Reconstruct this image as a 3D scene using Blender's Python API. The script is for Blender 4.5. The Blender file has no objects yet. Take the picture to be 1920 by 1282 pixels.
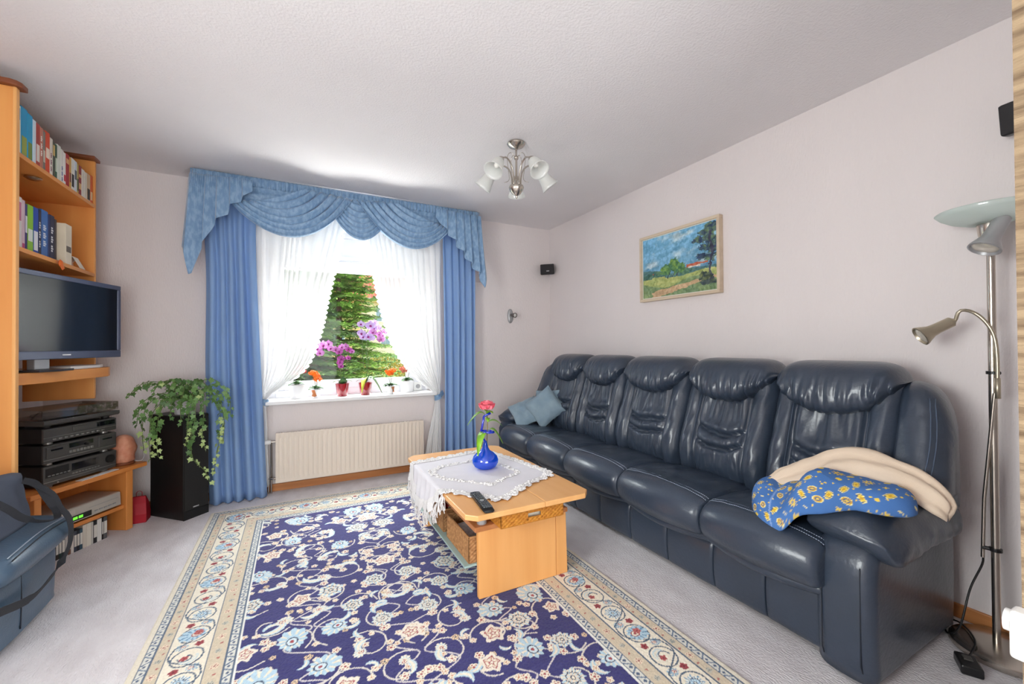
import bpy, math, random
import numpy as np
from mathutils import Vector, Matrix, noise

SC = bpy.context.scene
COL = SC.collection
PI = math.pi
random.seed(7)

# ------------------------------------------------------------------ camera
F_PX = 772.05
yaw, pitch, roll = math.radians(27.606), math.radians(0.4895), math.radians(-0.3625)
CAM_H = 1.22
fw = Vector((math.sin(yaw) * math.cos(pitch), math.cos(yaw) * math.cos(pitch), math.sin(pitch)))
rt = Vector((math.cos(yaw), -math.sin(yaw), 0))
up = rt.cross(fw)
r2 = rt * math.cos(roll) + up * math.sin(roll)
u2 = -rt * math.sin(roll) + up * math.cos(roll)
cam_d = bpy.data.cameras.new('camera')
cam_d.sensor_width = 36.0
cam_d.sensor_fit = 'HORIZONTAL'
cam_d.lens = 36.0 * F_PX / 1920.0
cam_d.clip_start = 0.02
cam = bpy.data.objects.new('camera', cam_d)
COL.objects.link(cam)
M = Matrix((r2, u2, -fw)).transposed().to_4x4()
M.translation = (0, 0, CAM_H)
cam.matrix_world = M
SC.camera = cam

# ------------------------------------------------------------------ light
SC.view_settings.view_transform = 'Standard'
SC.view_settings.look = 'None'
SC.view_settings.gamma = 1.0
SC.view_settings.use_curve_mapping = False
SC.view_settings.exposure = 0.05
SC.cycles.use_denoising = True
SC.cycles.max_bounces = 10
SC.cycles.diffuse_bounces = 6
SC.cycles.glossy_bounces = 4
SC.cycles.transmission_bounces = 8
SC.cycles.transparent_max_bounces = 24
SC.cycles.sample_clamp_indirect = 6.0
SC.cycles.caustics_reflective = False
SC.cycles.caustics_refractive = False

WORLD_STRENGTH = 2.5
world = bpy.data.worlds.new('overcast_sky')
SC.world = world
world.use_nodes = True
bg = world.node_tree.nodes['Background']
bg.inputs['Color'].default_value = (0.93, 0.97, 1.0, 1)
bg.inputs['Strength'].default_value = WORLD_STRENGTH


def area(name, loc, direction, sx, sy, power, color=(1, 1, 1), portal=False):
    d = bpy.data.lights.new(name, 'AREA')
    d.shape = 'RECTANGLE'
    d.size, d.size_y = sx, sy
    d.energy = power
    d.color = color
    o = bpy.data.objects.new(name, d)
    COL.objects.link(o)
    o.location = loc
    o.rotation_euler = Vector(direction).to_track_quat('-Z', 'Y').to_euler()
    if portal:
        d.cycles.is_portal = True
    return o


# sun standing beside the house, lighting the garden and the added pale slab
sun_d = bpy.data.lights.new('sun', 'SUN')
sun_d.energy = 5.0
sun_d.angle = math.radians(3)
sun_d.color = (1.0, 0.96, 0.9)
sun = bpy.data.objects.new('sun', sun_d)
COL.objects.link(sun)
sun.rotation_euler = Vector((-0.75, 0.12, -0.75)).to_track_quat('-Z', 'Y').to_euler()

# added fill lamps outside the assumed, unseen rear door and side window
area('rear_fill', (-0.1, -2.42, 1.05), (0, 1, -0.22), 2.1, 1.7, 78, (1.0, 1.0, 1.0))
area('side_fill', (-2.02, 0.55, 1.35), (1, 0.0, -0.35), 1.3, 1.1, 90, (1.0, 1.0, 1.0))
# added lamps boosting the flower window's daylight: high for sky, low for bounce
area('high_window_fill', (0.48, 5.5, 3.1), (0, -0.72, -0.62), 3.0, 1.4, 540, (0.95, 0.98, 1.0))
area('low_window_fill', (0.48, 5.3, -0.55), (0, -0.62, 0.78), 3.0, 1.2, 520, (1.0, 1.0, 0.98))
# sky portal at the flower window
area('window_portal', (0.48, 4.46, 1.5), (0, -1, 0), 1.5, 1.6, 1, portal=True)

# ------------------------------------------------------------------ helpers


def lin(c):
    return tuple(((x / 255.0) / 12.92 if x / 255.0 <= 0.04045 else ((x / 255.0 + 0.055) / 1.055) ** 2.4) for x in c)


class MB:
    """collects verts and faces, builds one mesh object"""

    def __init__(self):
        self.v = []
        self.f = []

    def add(self, v, f):
        o = len(self.v)
        self.v.extend([tuple(p) for p in v])
        self.f.extend([tuple(i + o for i in q) for q in f])
        return self

    def box(self, x0, x1, y0, y1, z0, z1):
        v = [(x, y, z) for z in (z0, z1) for y in (y0, y1) for x in (x0, x1)]
        return self.add(v, [(0, 2, 3, 1), (4, 5, 7, 6), (0, 1, 5, 4), (2, 6, 7, 3), (0, 4, 6, 2), (1, 3, 7, 5)])

    def cbox(self, c, s, M=None):
        v = [Vector((c[0] + i * s[0] / 2, c[1] + j * s[1] / 2, c[2] + k * s[2] / 2)) for k in (-1, 1) for j in (-1, 1) for i in (-1, 1)]
        if M is not None:
            v = [M @ p for p in v]
        return self.add(v, [(0, 2, 3, 1), (4, 5, 7, 6), (0, 1, 5, 4), (2, 6, 7, 3), (0, 4, 6, 2), (1, 3, 7, 5)])

    def loft(self, loops, cap=True, closed=True):
        n = len(loops[0])
        v = [p for l in loops for p in l]
        f = []
        for i in range(len(loops) - 1):
            for j in range(n if closed else n - 1):
                k = (j + 1) % n
                f.append((i * n + j, i * n + k, (i + 1) * n + k, (i + 1) * n + j))
        if cap and closed:
            f.append(tuple(reversed(range(n))))
            f.append(tuple(range((len(loops) - 1) * n, len(loops) * n)))
        return self.add(v, f)

    def prism(self, poly, axis, a, b):
        """poly in the two other axes (cyclic order), extruded from a to b along axis"""
        def pt(p, h):
            if axis == 2:
                return (p[0], p[1], h)
            if axis == 1:
                return (p[0], h, p[1])
            return (h, p[0], p[1])
        return self.loft([[pt(p, a) for p in poly], [pt(p, b) for p in poly]])

    def tube(self, pts, r, n=8, cap=True):
        pts = [Vector(p) for p in pts]
        loops = []
        prev = None
        for i, p in enumerate(pts):
            t = (pts[min(i + 1, len(pts) - 1)] - pts[max(i - 1, 0)])
            if t.length < 1e-9:
                t = Vector((0, 0, 1))
            t.normalize()
            if prev is None:
                a = Vector((0, 0, 1)) if abs(t.z) < 0.9 else Vector((1, 0, 0))
                nrm = t.cross(a).normalized()
            else:
                nrm = (prev - t * prev.dot(t))
                nrm = nrm.normalized() if nrm.length > 1e-6 else t.orthogonal().normalized()
            prev = nrm
            b = t.cross(nrm)
            rr = r[i] if isinstance(r, (list, tuple)) else r
            loops.append([p + (nrm * math.cos(2 * PI * k / n) + b * math.sin(2 * PI * k / n)) * rr for k in range(n)])
        return self.loft(loops, cap)

    def lathe(self, prof, n=24, M=None, cap=True):
        loops = [[Vector((r * math.cos(2 * PI * k / n), r * math.sin(2 * PI * k / n), z)) for k in range(n)] for r, z in prof]
        if M is not None:
            loops = [[M @ p for p in l] for l in loops]
        return self.loft(loops, cap)

    def grid(self, rows):
        return self.loft(rows, cap=False, closed=False)

    def ribbon(self, pts, wdir, w, th=0.003):
        pts = [Vector(p) for p in pts]
        loops = []
        for i, p in enumerate(pts):
            t = (pts[min(i + 1, len(pts) - 1)] - pts[max(i - 1, 0)]).normalized()
            d = Vector(wdir[i] if isinstance(wdir, list) else wdir)
            d = (d - t * d.dot(t)).normalized()
            nn = t.cross(d)
            ww = w[i] if isinstance(w, list) else w
            loops.append([p + d * ww / 2 + nn * th / 2, p - d * ww / 2 + nn * th / 2, p - d * ww / 2 - nn * th / 2, p + d * ww / 2 - nn * th / 2])
        return self.loft(loops)

    def obj(self, name, mat, parent=None, smooth=None, bevel=0, seg=2, sub=0, solid=0):
        me = bpy.data.meshes.new(name)
        off = base_of(parent)
        if off is not None:
            vv = [(p[0] - off[0], p[1] - off[1], p[2] - off[2]) for p in self.v]
        else:
            vv = self.v
        me.from_pydata([tuple(p) for p in vv], [], self.f)
        me.validate()
        me.update()
        return link(name, me, mat, parent, smooth, bevel, seg, sub, solid)


BASE = {}


def base_of(parent):
    p = parent
    while p is not None:
        if p.name in BASE:
            return BASE[p.name]
        p = p.parent
    return None


def link(name, me, mat, parent=None, smooth=None, bevel=0, seg=2, sub=0, solid=0):
    if mat is not None:
        me.materials.append(mat)
    if smooth is not None:
        me.shade_smooth()
        if smooth < 179:
            me.set_sharp_from_angle(angle=math.radians(smooth))
    o = bpy.data.objects.new(name, me)
    COL.objects.link(o)
    if parent is not None:
        o.parent = parent
    if bevel:
        m = o.modifiers.new('bevel', 'BEVEL')
        m.width = bevel
        m.segments = seg
        m.limit_method = 'ANGLE'
        m.angle_limit = math.radians(40)
    if sub:
        m = o.modifiers.new('sub', 'SUBSURF')
        m.levels = m.render_levels = sub
    if solid:
        m = o.modifiers.new('solid', 'SOLIDIFY')
        m.thickness = solid
        m.offset = 0
    return o


def T(name, label, cat, loc=(0, 0, 0), rz=0, group=None, world=True):
    """a thing: an Empty at its base; with world=True parts are given in room coordinates"""
    o = bpy.data.objects.new(name, None)
    COL.objects.link(o)
    o.empty_display_size = 0.05
    o.location = loc
    o.rotation_euler = (0, 0, rz)
    o['label'] = label
    o['category'] = cat
    if group:
        o['group'] = group
    BASE[o.name] = Vector(loc) if world else Vector((0, 0, 0))
    return o


def tag(o, label, cat, group=None, kind=None):
    o['label'] = label
    o['category'] = cat
    if group:
        o['group'] = group
    if kind:
        o['kind'] = kind
    return o


def struct(o, label=None):
    o['kind'] = 'structure'
    if label:
        o['label'] = label
    return o


def cat_rom(pts, m, closed=False):
    """resample a polyline through Catmull-Rom to m points"""
    P = [np.array(p, float) for p in pts]
    n = len(P)
    segs = n if closed else n - 1
    dense = []
    for i in range(segs):
        if closed:
            a, b, c, d = P[(i - 1) % n], P[i], P[(i + 1) % n], P[(i + 2) % n]
        else:
            a, b, c, d = P[max(i - 1, 0)], P[i], P[i + 1], P[min(i + 2, n - 1)]
        for k in range(12):
            t = k / 12
            dense.append(0.5 * ((2 * b) + (-a + c) * t + (2 * a - 5 * b + 4 * c - d) * t * t + (-a + 3 * b - 3 * c + d) * t ** 3))
    dense.append(P[0] if closed else P[-1])
    L = [0]
    for i in range(len(dense) - 1):
        L.append(L[-1] + float(np.linalg.norm(dense[i + 1] - dense[i])))
    out = []
    cnt = m if closed else m - 1
    j = 0
    for k in range(m):
        s = L[-1] * k / cnt
        while j < len(L) - 2 and L[j + 1] < s:
            j += 1
        t = (s - L[j]) / max(L[j + 1] - L[j], 1e-9)
        out.append(dense[j] * (1 - t) + dense[j + 1] * t)
    return out


def nz(x, y, z=0.0):
    return noise.noise(Vector((x, y, z)))


# ------------------------------------------------------------------ materials


def mat(name, rgb, rough=0.5, metal=0.0, var=0.0, vscale=8.0, bump=0.0, bscale=40.0, stretch=(1, 1, 1), spec=0.5, coat=0.0, rgb2=None,
        sheen=0.0, trans=0.0, ior=1.45, emit=None, estr=0.0, alpha=1.0, detail=4.0, contrast=None):
    m = bpy.data.materials.new(name)
    m.use_nodes = True
    nt = m.node_tree
    b = nt.nodes['Principled BSDF']
    c = lin(rgb)
    b.inputs['Base Color'].default_value = (*c, 1)
    b.inputs['Roughness'].default_value = rough
    b.inputs['Metallic'].default_value = metal
    b.inputs['Specular IOR Level'].default_value = spec
    b.inputs['Coat Weight'].default_value = coat
    b.inputs['Coat Roughness'].default_value = 0.15
    b.inputs['Sheen Weight'].default_value = sheen
    b.inputs['Transmission Weight'].default_value = trans
    b.inputs['IOR'].default_value = ior
    b.inputs['Alpha'].default_value = alpha
    if emit:
        b.inputs['Emission Color'].default_value = (*lin(emit), 1)
        b.inputs['Emission Strength'].default_value = estr
    if var or bump or rgb2:
        tc = nt.nodes.new('ShaderNodeTexCoord')
        mp = nt.nodes.new('ShaderNodeMapping')
        mp.inputs['Scale'].default_value = stretch
        nt.links.new(tc.outputs['Object'], mp.inputs['Vector'])
    if var or rgb2:
        n = nt.nodes.new('ShaderNodeTexNoise')
        n.inputs['Scale'].default_value = vscale
        n.inputs['Detail'].default_value = detail
        nt.links.new(mp.outputs['Vector'], n.inputs['Vector'])
        rp = nt.nodes.new('ShaderNodeValToRGB')
        lo, hi = contrast or (0.3, 0.7)
        rp.color_ramp.elements[0].position = lo
        rp.color_ramp.elements[1].position = hi
        c2 = lin(rgb2) if rgb2 else tuple(x * (1 + var) for x in c)
        c1 = c if rgb2 else tuple(x * (1 - var) for x in c)
        rp.color_ramp.elements[0].color = (*c1, 1)
        rp.color_ramp.elements[1].color = (*c2, 1)
        nt.links.new(n.outputs['Fac'], rp.inputs['Fac'])
        nt.links.new(rp.outputs['Color'], b.inputs['Base Color'])
    if bump:
        n2 = nt.nodes.new('ShaderNodeTexNoise')
        n2.inputs['Scale'].default_value = bscale
        n2.inputs['Detail'].default_value = 3
        nt.links.new(mp.outputs['Vector'], n2.inputs['Vector'])
        bp = nt.nodes.new('ShaderNodeBump')
        bp.inputs['Strength'].default_value = 1.0
        bp.inputs['Distance'].default_value = bump
        nt.links.new(n2.outputs['Fac'], bp.inputs['Height'])
        nt.links.new(bp.outputs['Normal'], b.inputs['Normal'])
    return m


def wood(name, rgb, rgb2, axis=2, rough=0.42, scale=9.0):
    """grain running along axis"""
    st = [1.0, 1.0, 1.0]
    for i in range(3):
        st[i] = 0.12 if i == axis else 1.6
    m = mat(name, rgb, rough, var=0.1, vscale=scale, stretch=st, rgb2=rgb2, detail=8, bump=0.0004, bscale=30)
    return m


def vcol_mat(name, rough=0.9, bump=0.0, bscale=300.0, sheen=0.0):
    m = mat(name, (255, 255, 255), rough, bump=bump, bscale=bscale, sheen=sheen)
    nt = m.node_tree
    a = nt.nodes.new('ShaderNodeAttribute')
    a.attribute_name = 'Col'
    nt.links.new(a.outputs['Color'], nt.nodes['Principled BSDF'].inputs['Base Color'])
    return m


def set_vcol(me, srgb):
    """srgb: N x 3 in 0..1"""
    a = np.asarray(srgb, float)
    l = np.where(a <= 0.04045, a / 12.92, ((a + 0.055) / 1.055) ** 2.4)
    out = np.ones((len(l), 4), np.float32)
    out[:, :3] = l
    at = me.color_attributes.new('Col', 'FLOAT_COLOR', 'POINT')
    at.data.foreach_set('color', out.ravel())


def mixed(name, parts):
    """mix of simple shaders: parts = [(kind, rgb, weight)...]"""
    m = bpy.data.materials.new(name)
    m.use_nodes = True
    nt = m.node_tree
    for n in list(nt.nodes):
        nt.nodes.remove(n)
    out = nt.nodes.new('ShaderNodeOutputMaterial')
    cur = None
    tot = 0
    for kind, rgb, w, *ro in parts:
        s = nt.nodes.new({'t': 'ShaderNodeBsdfTransparent', 'd': 'ShaderNodeBsdfDiffuse', 'l': 'ShaderNodeBsdfTranslucent', 'g': 'ShaderNodeBsdfGlossy'}[kind])
        s.inputs['Color'].default_value = (*lin(rgb), 1)
        if kind == 'g':
            s.inputs['Roughness'].default_value = ro[0] if ro else 0.02
        tot += w
        if cur is None:
            cur = s
        else:
            x = nt.nodes.new('ShaderNodeMixShader')
            x.inputs[0].default_value = w / tot
            nt.links.new(cur.outputs[0], x.inputs[1])
            nt.links.new(s.outputs[0], x.inputs[2])
            cur = x
    nt.links.new(cur.outputs[0], out.inputs['Surface'])
    return m


WHITE = mat('white_paint', (236, 236, 236), 0.35, var=0.02)
WHITE_PL = mat('white_plastic', (232, 232, 230), 0.3)
BLACK_PL = mat('black_plastic', (22, 22, 24), 0.35, bump=0.0003, bscale=300)
CHROME = mat('brushed_nickel', (196, 188, 178), 0.25, 1.0, bump=0.0002, bscale=200, stretch=(1, 1, 0.1))
SILVER = mat('silver_plastic', (168, 168, 170), 0.35, 0.4)
BEECH_Z = wood('beech_upright', (226, 150, 78), (236, 166, 92), 2)
BEECH_Y = wood('beech_board', (220, 142, 72), (232, 158, 86), 1)
LEAF = mat('leaf_green', (70, 110, 50), 0.45, rgb2=(104, 142, 70), vscale=30)
LEAF2 = mat('leaf_dark_green', (44, 84, 40), 0.4, rgb2=(76, 120, 60), vscale=30)
STEM = mat('plant_stem', (86, 104, 56), 0.6)
SOIL = mat('potting_soil', (60, 44, 34), 0.95, var=0.3, bump=0.003, bscale=120)
PANE = mixed('window_glass', [('t', (252, 254, 253), 0.993), ('g', (255, 255, 255), 0.007, 0.01)])
# ------------------------------------------------------------------ the room
XR, XL, YB, YF, ZC = 2.61, -1.56, 4.04, -2.3, 2.56
W1X0, W1X1, W1Z0, W1Z1 = -0.24, 1.21, 0.74, 2.42     # window opening in the back wall

WALL = mat('wallpaper', (224, 216, 215), 0.9, var=0.015, vscale=3, bump=0.0022, bscale=120, stretch=(1, 1, 0.28))
CEIL = mat('ceiling_plaster', (230, 226, 227), 0.95, var=0.01, vscale=4, bump=0.0024, bscale=95)
CARPET = mat('carpet', (206, 200, 203), 0.98, rgb2=(232, 229, 232), vscale=11, detail=14, bump=0.006, bscale=150, contrast=(0.2, 0.78), stretch=(1, 0.5, 1))
STONE = mat('stone_wallpaper', (104, 84, 64), 0.9, rgb2=(158, 136, 108), vscale=9, stretch=(1, 0.5, 6.0), bump=0.006, bscale=30, contrast=(0.32, 0.6))
SKIRT = wood('skirting_wood', (176, 112, 64), (200, 136, 82), 0, scale=14)
SKIRT_Y = wood('skirting_wood_side', (176, 112, 64), (200, 136, 82), 1, scale=14)

struct(MB().box(XL - 0.4, XR + 0.2, YF - 0.2, YB + 0.4, -0.12, 0).obj('floor', CARPET), 'pale grey beige mottled carpet')
struct(MB().box(XL - 0.4, XR + 0.2, YF - 0.2, YB + 0.4, ZC, ZC + 0.15).obj('ceiling', CEIL), 'white textured ceiling')
b = MB()
b.box(XL - 0.2, W1X0, YB, YB + 0.4, 0, ZC).box(W1X1, XR + 0.2, YB, YB + 0.4, 0, ZC)
b.box(W1X0, W1X1, YB, YB + 0.4, 0, W1Z0).box(W1X0, W1X1, YB, YB + 0.4, W1Z1, ZC)
struct(b.obj('wall_back', WALL), 'off-white textured window wall')
struct(MB().box(XR, XR + 0.2, -0.1, YB, 0, ZC).obj('wall_right', WALL), 'off-white textured wall behind the sofa')
b = MB()
b.box(XL - 0.2, XL, 1.25, YB, 0, ZC).box(XL - 0.2, XL, YF, -0.15, 0, ZC).box(XL - 0.2, XL, -0.15, 1.25, 0, 0.8).box(XL - 0.2, XL, -0.15, 1.25, 2.15, ZC)
struct(b.obj('wall_left', WALL), 'off-white textured wall behind the bookcase')
b = MB()
b.box(XL - 0.2, -1.15, YF - 0.1, YF, 0, ZC).box(0.95, 1.3, YF - 0.1, YF, 0, ZC).box(-1.15, 0.95, YF - 0.1, YF, 2.38, ZC).box(-1.15, 0.95, YF - 0.1, YF, 0, 0.1)  # gap left as an added opening for the rear fill lamp
struct(b.obj('wall_front', WALL), 'off-white end wall with added door opening')
struct(MB().box(1.115, XR + 0.2, -0.1, 0.22, 0, ZC).obj('wall_return', WALL), 'short off-white wall beside the floor lamp')
struct(MB().box(1.1, 1.115, YF, 0.225, 0, ZC).obj('wall_near', STONE), 'stone patterned wallpaper on the wall edge')
struct(MB().box(1.115, 1.3, YF, -0.1, 0, ZC).obj('wall_side', WALL), 'plain side wall')

# unseen door and window, added as openings for the fill lamps
d = MB().box(-1.15, -1.07, YF - 0.08, YF - 0.02, 0.1, 2.38).box(0.87, 0.95, YF - 0.08, YF - 0.02, 0.1, 2.38).box(-1.07, 0.87, YF - 0.08, YF - 0.02, 2.3, 2.38) \
    .box(-1.07, 0.87, YF - 0.08, YF - 0.02, 0.1, 0.2).box(-0.14, -0.06, YF - 0.08, YF - 0.02, 0.2, 2.3).obj('fill_door', WHITE, bevel=0.006)
struct(d, 'white door frame added unseen for fill light')
MB().box(-1.07, -0.14, YF - 0.055, YF - 0.045, 0.2, 2.3).obj('pane', PANE, d)
MB().box(-0.06, 0.87, YF - 0.055, YF - 0.045, 0.2, 2.3).obj('pane', PANE, d)
d = MB().box(XL - 0.1, XL - 0.03, -0.15, -0.07, 0.8, 2.15).box(XL - 0.1, XL - 0.03, 1.17, 1.25, 0.8, 2.15).box(XL - 0.1, XL - 0.03, -0.07, 1.17, 0.8, 0.88) \
    .box(XL - 0.1, XL - 0.03, -0.07, 1.17, 2.07, 2.15).obj('fill_window', WHITE, bevel=0.006)
struct(d, 'white window frame added unseen for fill light')
MB().box(XL - 0.07, XL - 0.06, -0.07, 1.17, 0.88, 2.07).obj('pane', PANE, d)

struct(MB().box(XL, XR, YB - 0.014, YB, 0, 0.062).obj('baseboard_back', SKIRT, bevel=0.004), 'brown wooden skirting under the window')
struct(MB().box(XR - 0.014, XR, 0.22, YB - 0.014, 0, 0.062).obj('baseboard_right', SKIRT_Y, bevel=0.004), 'brown wooden skirting behind the sofa')
struct(MB().box(W1X0 + 0.01, W1X1 - 0.01, 4.40, 4.46, 0.5, 0.74).obj('trim_1', WHITE), 'white outer window ledge')

# window
PVC = mat('window_frame_white', (226, 228, 234), 0.3)
w = MB()
fy0, fy1 = 4.24, 4.31
w.box(W1X0, W1X0 + 0.07, fy0, fy1, W1Z0, W1Z1).box(W1X1 - 0.07, W1X1, fy0, fy1, W1Z0, W1Z1).box(W1X0 + 0.07, W1X1 - 0.07, fy0, fy1, W1Z0, 0.83)
w.box(W1X0 + 0.07, W1X1 - 0.07, fy0, fy1, 2.03, W1Z1)
win = w.obj('window_1', PVC, bevel=0.006)
struct(win, 'white framed flower window')
w = MB()
w.box(-0.17, -0.1, 4.225, 4.30, 0.83, 2.03).box(1.0, 1.14, 4.225, 4.30, 0.83, 2.03).box(-0.1, 1.0, 4.225, 4.30, 0.83, 0.905).box(-0.1, 1.0, 4.225, 4.30, 1.93, 2.03)
w.obj('sash', PVC, win, bevel=0.008)
MB().box(W1X0 + 0.02, W1X1 - 0.02, 4.19, 4.25, 2.045, 2.075).obj('rail', PVC, win, bevel=0.006)
MB().box(W1X0 + 0.02, W1X1 - 0.02, 4.17, 4.24, 2.25, W1Z1 - 0.005).obj('shutter_box', PVC, win, bevel=0.008)
MB().box(-0.1, 1.0, 4.268, 4.274, 0.905, 1.93).obj('pane', PANE, win)
hb = MB().box(1.04, 1.07, 4.21, 4.225, 1.36, 1.44)
hd = hb.obj('handle', WHITE_PL, win, bevel=0.003)
MB().tube([(1.055, 4.215, 1.42), (1.055, 4.185, 1.42), (1.055, 4.18, 1.40), (1.055, 4.18, 1.30)], 0.009, 8).obj('lever', WHITE_PL, hd, smooth=40)
struct(MB().box(W1X0 - 0.03, W1X1 + 0.02, 3.955, 4.04, 0.735, 0.765).box(W1X0, W1X1, 4.04, 4.24, 0.735, 0.765).obj('windowsill', WHITE, bevel=0.006), 'white windowsill holding the flower pots')
# wall socket in the reveal corner of the sill
t = T('wall_socket', 'white wall socket standing at the end of the windowsill', 'socket', (1.10, 4.2, 0.766))
MB().box(1.06, 1.14, 4.19, 4.223, 0.768, 0.85).obj('plate', WHITE_PL, t, bevel=0.004)
MB().lathe([(0.0, 0), (0.022, 0), (0.022, 0.01), (0.0, 0.01)], 16, Matrix.Translation((1.1, 4.19, 0.81)) @ Matrix.Rotation(PI / 2, 4, 'X')).obj('insert', SILVER, t, smooth=40)

# ------------------------------------------------------------------ radiator
RADM = mat('radiator_enamel', (226, 214, 200), 0.35)
t = T('radiator', 'cream ribbed panel radiator hanging under the windowsill', 'radiator', (0.46, 3.96, 0.0))
rx0, rx1, rz0, rz1 = -0.155, 1.085, 0.095, 0.50
rows = []
nr = 33
prof = []
for i in range(nr):
    a = rx0 + 0.012 + (rx1 - rx0 - 0.024) * i / nr
    wd = (rx1 - rx0 - 0.024) / nr
    prof += [(a, 0.0), (a + wd * 0.3, 0.0), (a + wd * 0.42, 1.0), (a + wd * 0.78, 1.0), (a + wd * 0.9, 0.0)]
zs = [rz0 + 0.004, rz0 + 0.02, rz0 + 0.035, rz0 + 0.05, rz1 - 0.05, rz1 - 0.035, rz1 - 0.006]
am = [0, 0, 0.5, 1, 1, 0.4, 0]
rows = [[(x, 3.932 + d * 0.007 * k, z) for x, d in prof] for z, k in zip(zs, am)]
MB().grid(rows).obj('front_panel', RADM, t, smooth=60)
MB().box(rx0, rx1, 3.936, 3.944, rz0, rz1).box(rx0, rx1, 3.992, 4.0, rz0 + 0.01, rz1 - 0.01).box(rx0 - 0.002, rx0 + 0.012, 3.93, 4.0, rz0, rz1).box(rx1 - 0.012, rx1 + 0.002, 3.93, 4.0, rz0, rz1) \
    .box(rx0, rx1, 3.929, 3.937, rz1 - 0.006, rz1 + 0.004).box(rx0, rx1, 3.929, 3.937, rz0 - 0.002, rz0 + 0.006).obj('casing', RADM, t, bevel=0.002)
g = MB()
for i in range(60):
    x = rx0 + 0.02 + (rx1 - rx0 - 0.04) * i / 59
    g.box(x - 0.006, x + 0.006, 3.945, 3.99, rz1 - 0.004, rz1 - 0.001)
g.obj('top_grille', RADM, t)
for xb in (0.1, 0.8):
    MB().box(xb, xb + 0.03, 3.99, 4.038, 0.15, 0.45).obj('wall_bracket', RADM, t)
v = MB().lathe([(0.0, 0), (0.018, 0), (0.02, 0.02), (0.017, 0.05), (0.012, 0.055), (0.0, 0.055)], 14, Matrix.Translation((-0.245, 3.965, 0.43)) @ Matrix.Rotation(PI / 2, 4, 'Y')).obj('valve', WHITE_PL, t, smooth=40)
MB().tube([(-0.19, 3.965, 0.43), (-0.15, 3.965, 0.43)], 0.008, 8).tube([(-0.19, 3.965, 0.43), (-0.19, 3.99, 0.40), (-0.19, 3.99, 0.0)], 0.008, 8).obj('pipe', CHROME, v, smooth=60)
MB().tube([(-0.15, 3.965, 0.125), (-0.19, 3.965, 0.125), (-0.21, 3.99, 0.125), (-0.21, 3.99, 0.0)], 0.008, 8).obj('return_pipe', CHROME, t, smooth=60)
# ------------------------------------------------------------------ curtains
DRAPE = mixed('blue_drape_cloth', [('d', (158, 190, 230), 0.68), ('l', (156, 194, 240), 0.32)])
VAL = mat('blue_damask', (112, 146, 182), 0.45, rgb2=(138, 168, 198), vscale=46, stretch=(1, 1, 0.45), sheen=0.4, detail=3, contrast=(0.42, 0.62))
SHEER = mixed('white_voile', [('l', (255, 255, 255), 0.022), ('d', (255, 255, 255), 0.54), ('t', (255, 255, 255), 0.438)])
LACE = mixed('white_lace_edge', [('l', (255, 255, 255), 0.4), ('d', (255, 255, 255), 0.45), ('t', (255, 255, 255), 0.15)])


def lerp(a, b, t):
    return a + (b - a) * t


def interp(tab, z):
    """tab: [(z, x)...] descending z"""
    for (z0, x0), (z1, x1) in zip(tab, tab[1:]):
        if z0 >= z >= z1:
            t = (z0 - z) / (z0 - z1)
            t = t
            return lerp(x0, x1, t)
    return tab[0][1] if z > tab[0][0] else tab[-1][1]


def smooth_tab(tab):
    pts = cat_rom(tab, 40)
    return [(float(p[0]), float(p[1])) for p in pts]


def drape(name, label, left, right, y, ztop, zbot, folds, amp, seed, matl, cat='curtain', nv=36, irregular=0.35):
    lt, rtb = smooth_tab(left), smooth_tab(right)
    rows = []
    n = folds * 10
    for j in range(nv + 1):
        z = lerp(ztop, zbot, j / nv)
        xa, xb = interp(lt, z), interp(rtb, z)
        row = []
        for i in range(n + 1):
            u = i / n
            ph = 2 * PI * folds * (u + irregular * 0.12 * nz(u * 4 + seed, z * 0.35, seed)) + seed
            wloc = abs(xb - xa)
            a = amp * min(1.0, 0.35 + 1.0 * (j / nv)) * (0.75 + 0.5 * nz(u * 3, z * 0.6, seed + 4))
            a *= min(1.0, wloc / 0.25 + 0.25)
            yy = y + a * math.sin(ph) + 0.25 * a * math.sin(2 * ph + 1.0)
            xx = lerp(xa, xb, u) + 0.25 * a * math.cos(ph)
            row.append((xx, yy, z))
        rows.append(row)
    o = MB().grid(rows).obj(name, matl, smooth=180)
    tag(o, label, cat)
    return o


dl = drape('drape', 'long blue drape hanging behind the ivy plant and black loudspeaker', [(2.52, -0.66), (1.84, -0.622), (1.0, -0.625), (0.01, -0.60)],
           [(2.52, -0.28), (2.1, -0.295), (1.44, -0.276), (0.83, -0.25), (0.01, -0.215)], 3.90, 2.5, 0.008, 5, 0.042, 1.3, DRAPE)
dr = drape('drape', 'long blue drape hanging beside the sofa end and wall spotlight', [(2.52, 1.27), (1.7, 1.28), (0.75, 1.285), (0.01, 1.275)],
           [(2.52, 1.62), (1.7, 1.615), (0.6, 1.605), (0.01, 1.625)], 3.90, 2.5, 0.008, 5, 0.040, 4.1, DRAPE)
for o in (dl, dr):
    o.modifiers.new('solid', 'SOLIDIFY').thickness = 0.002

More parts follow.
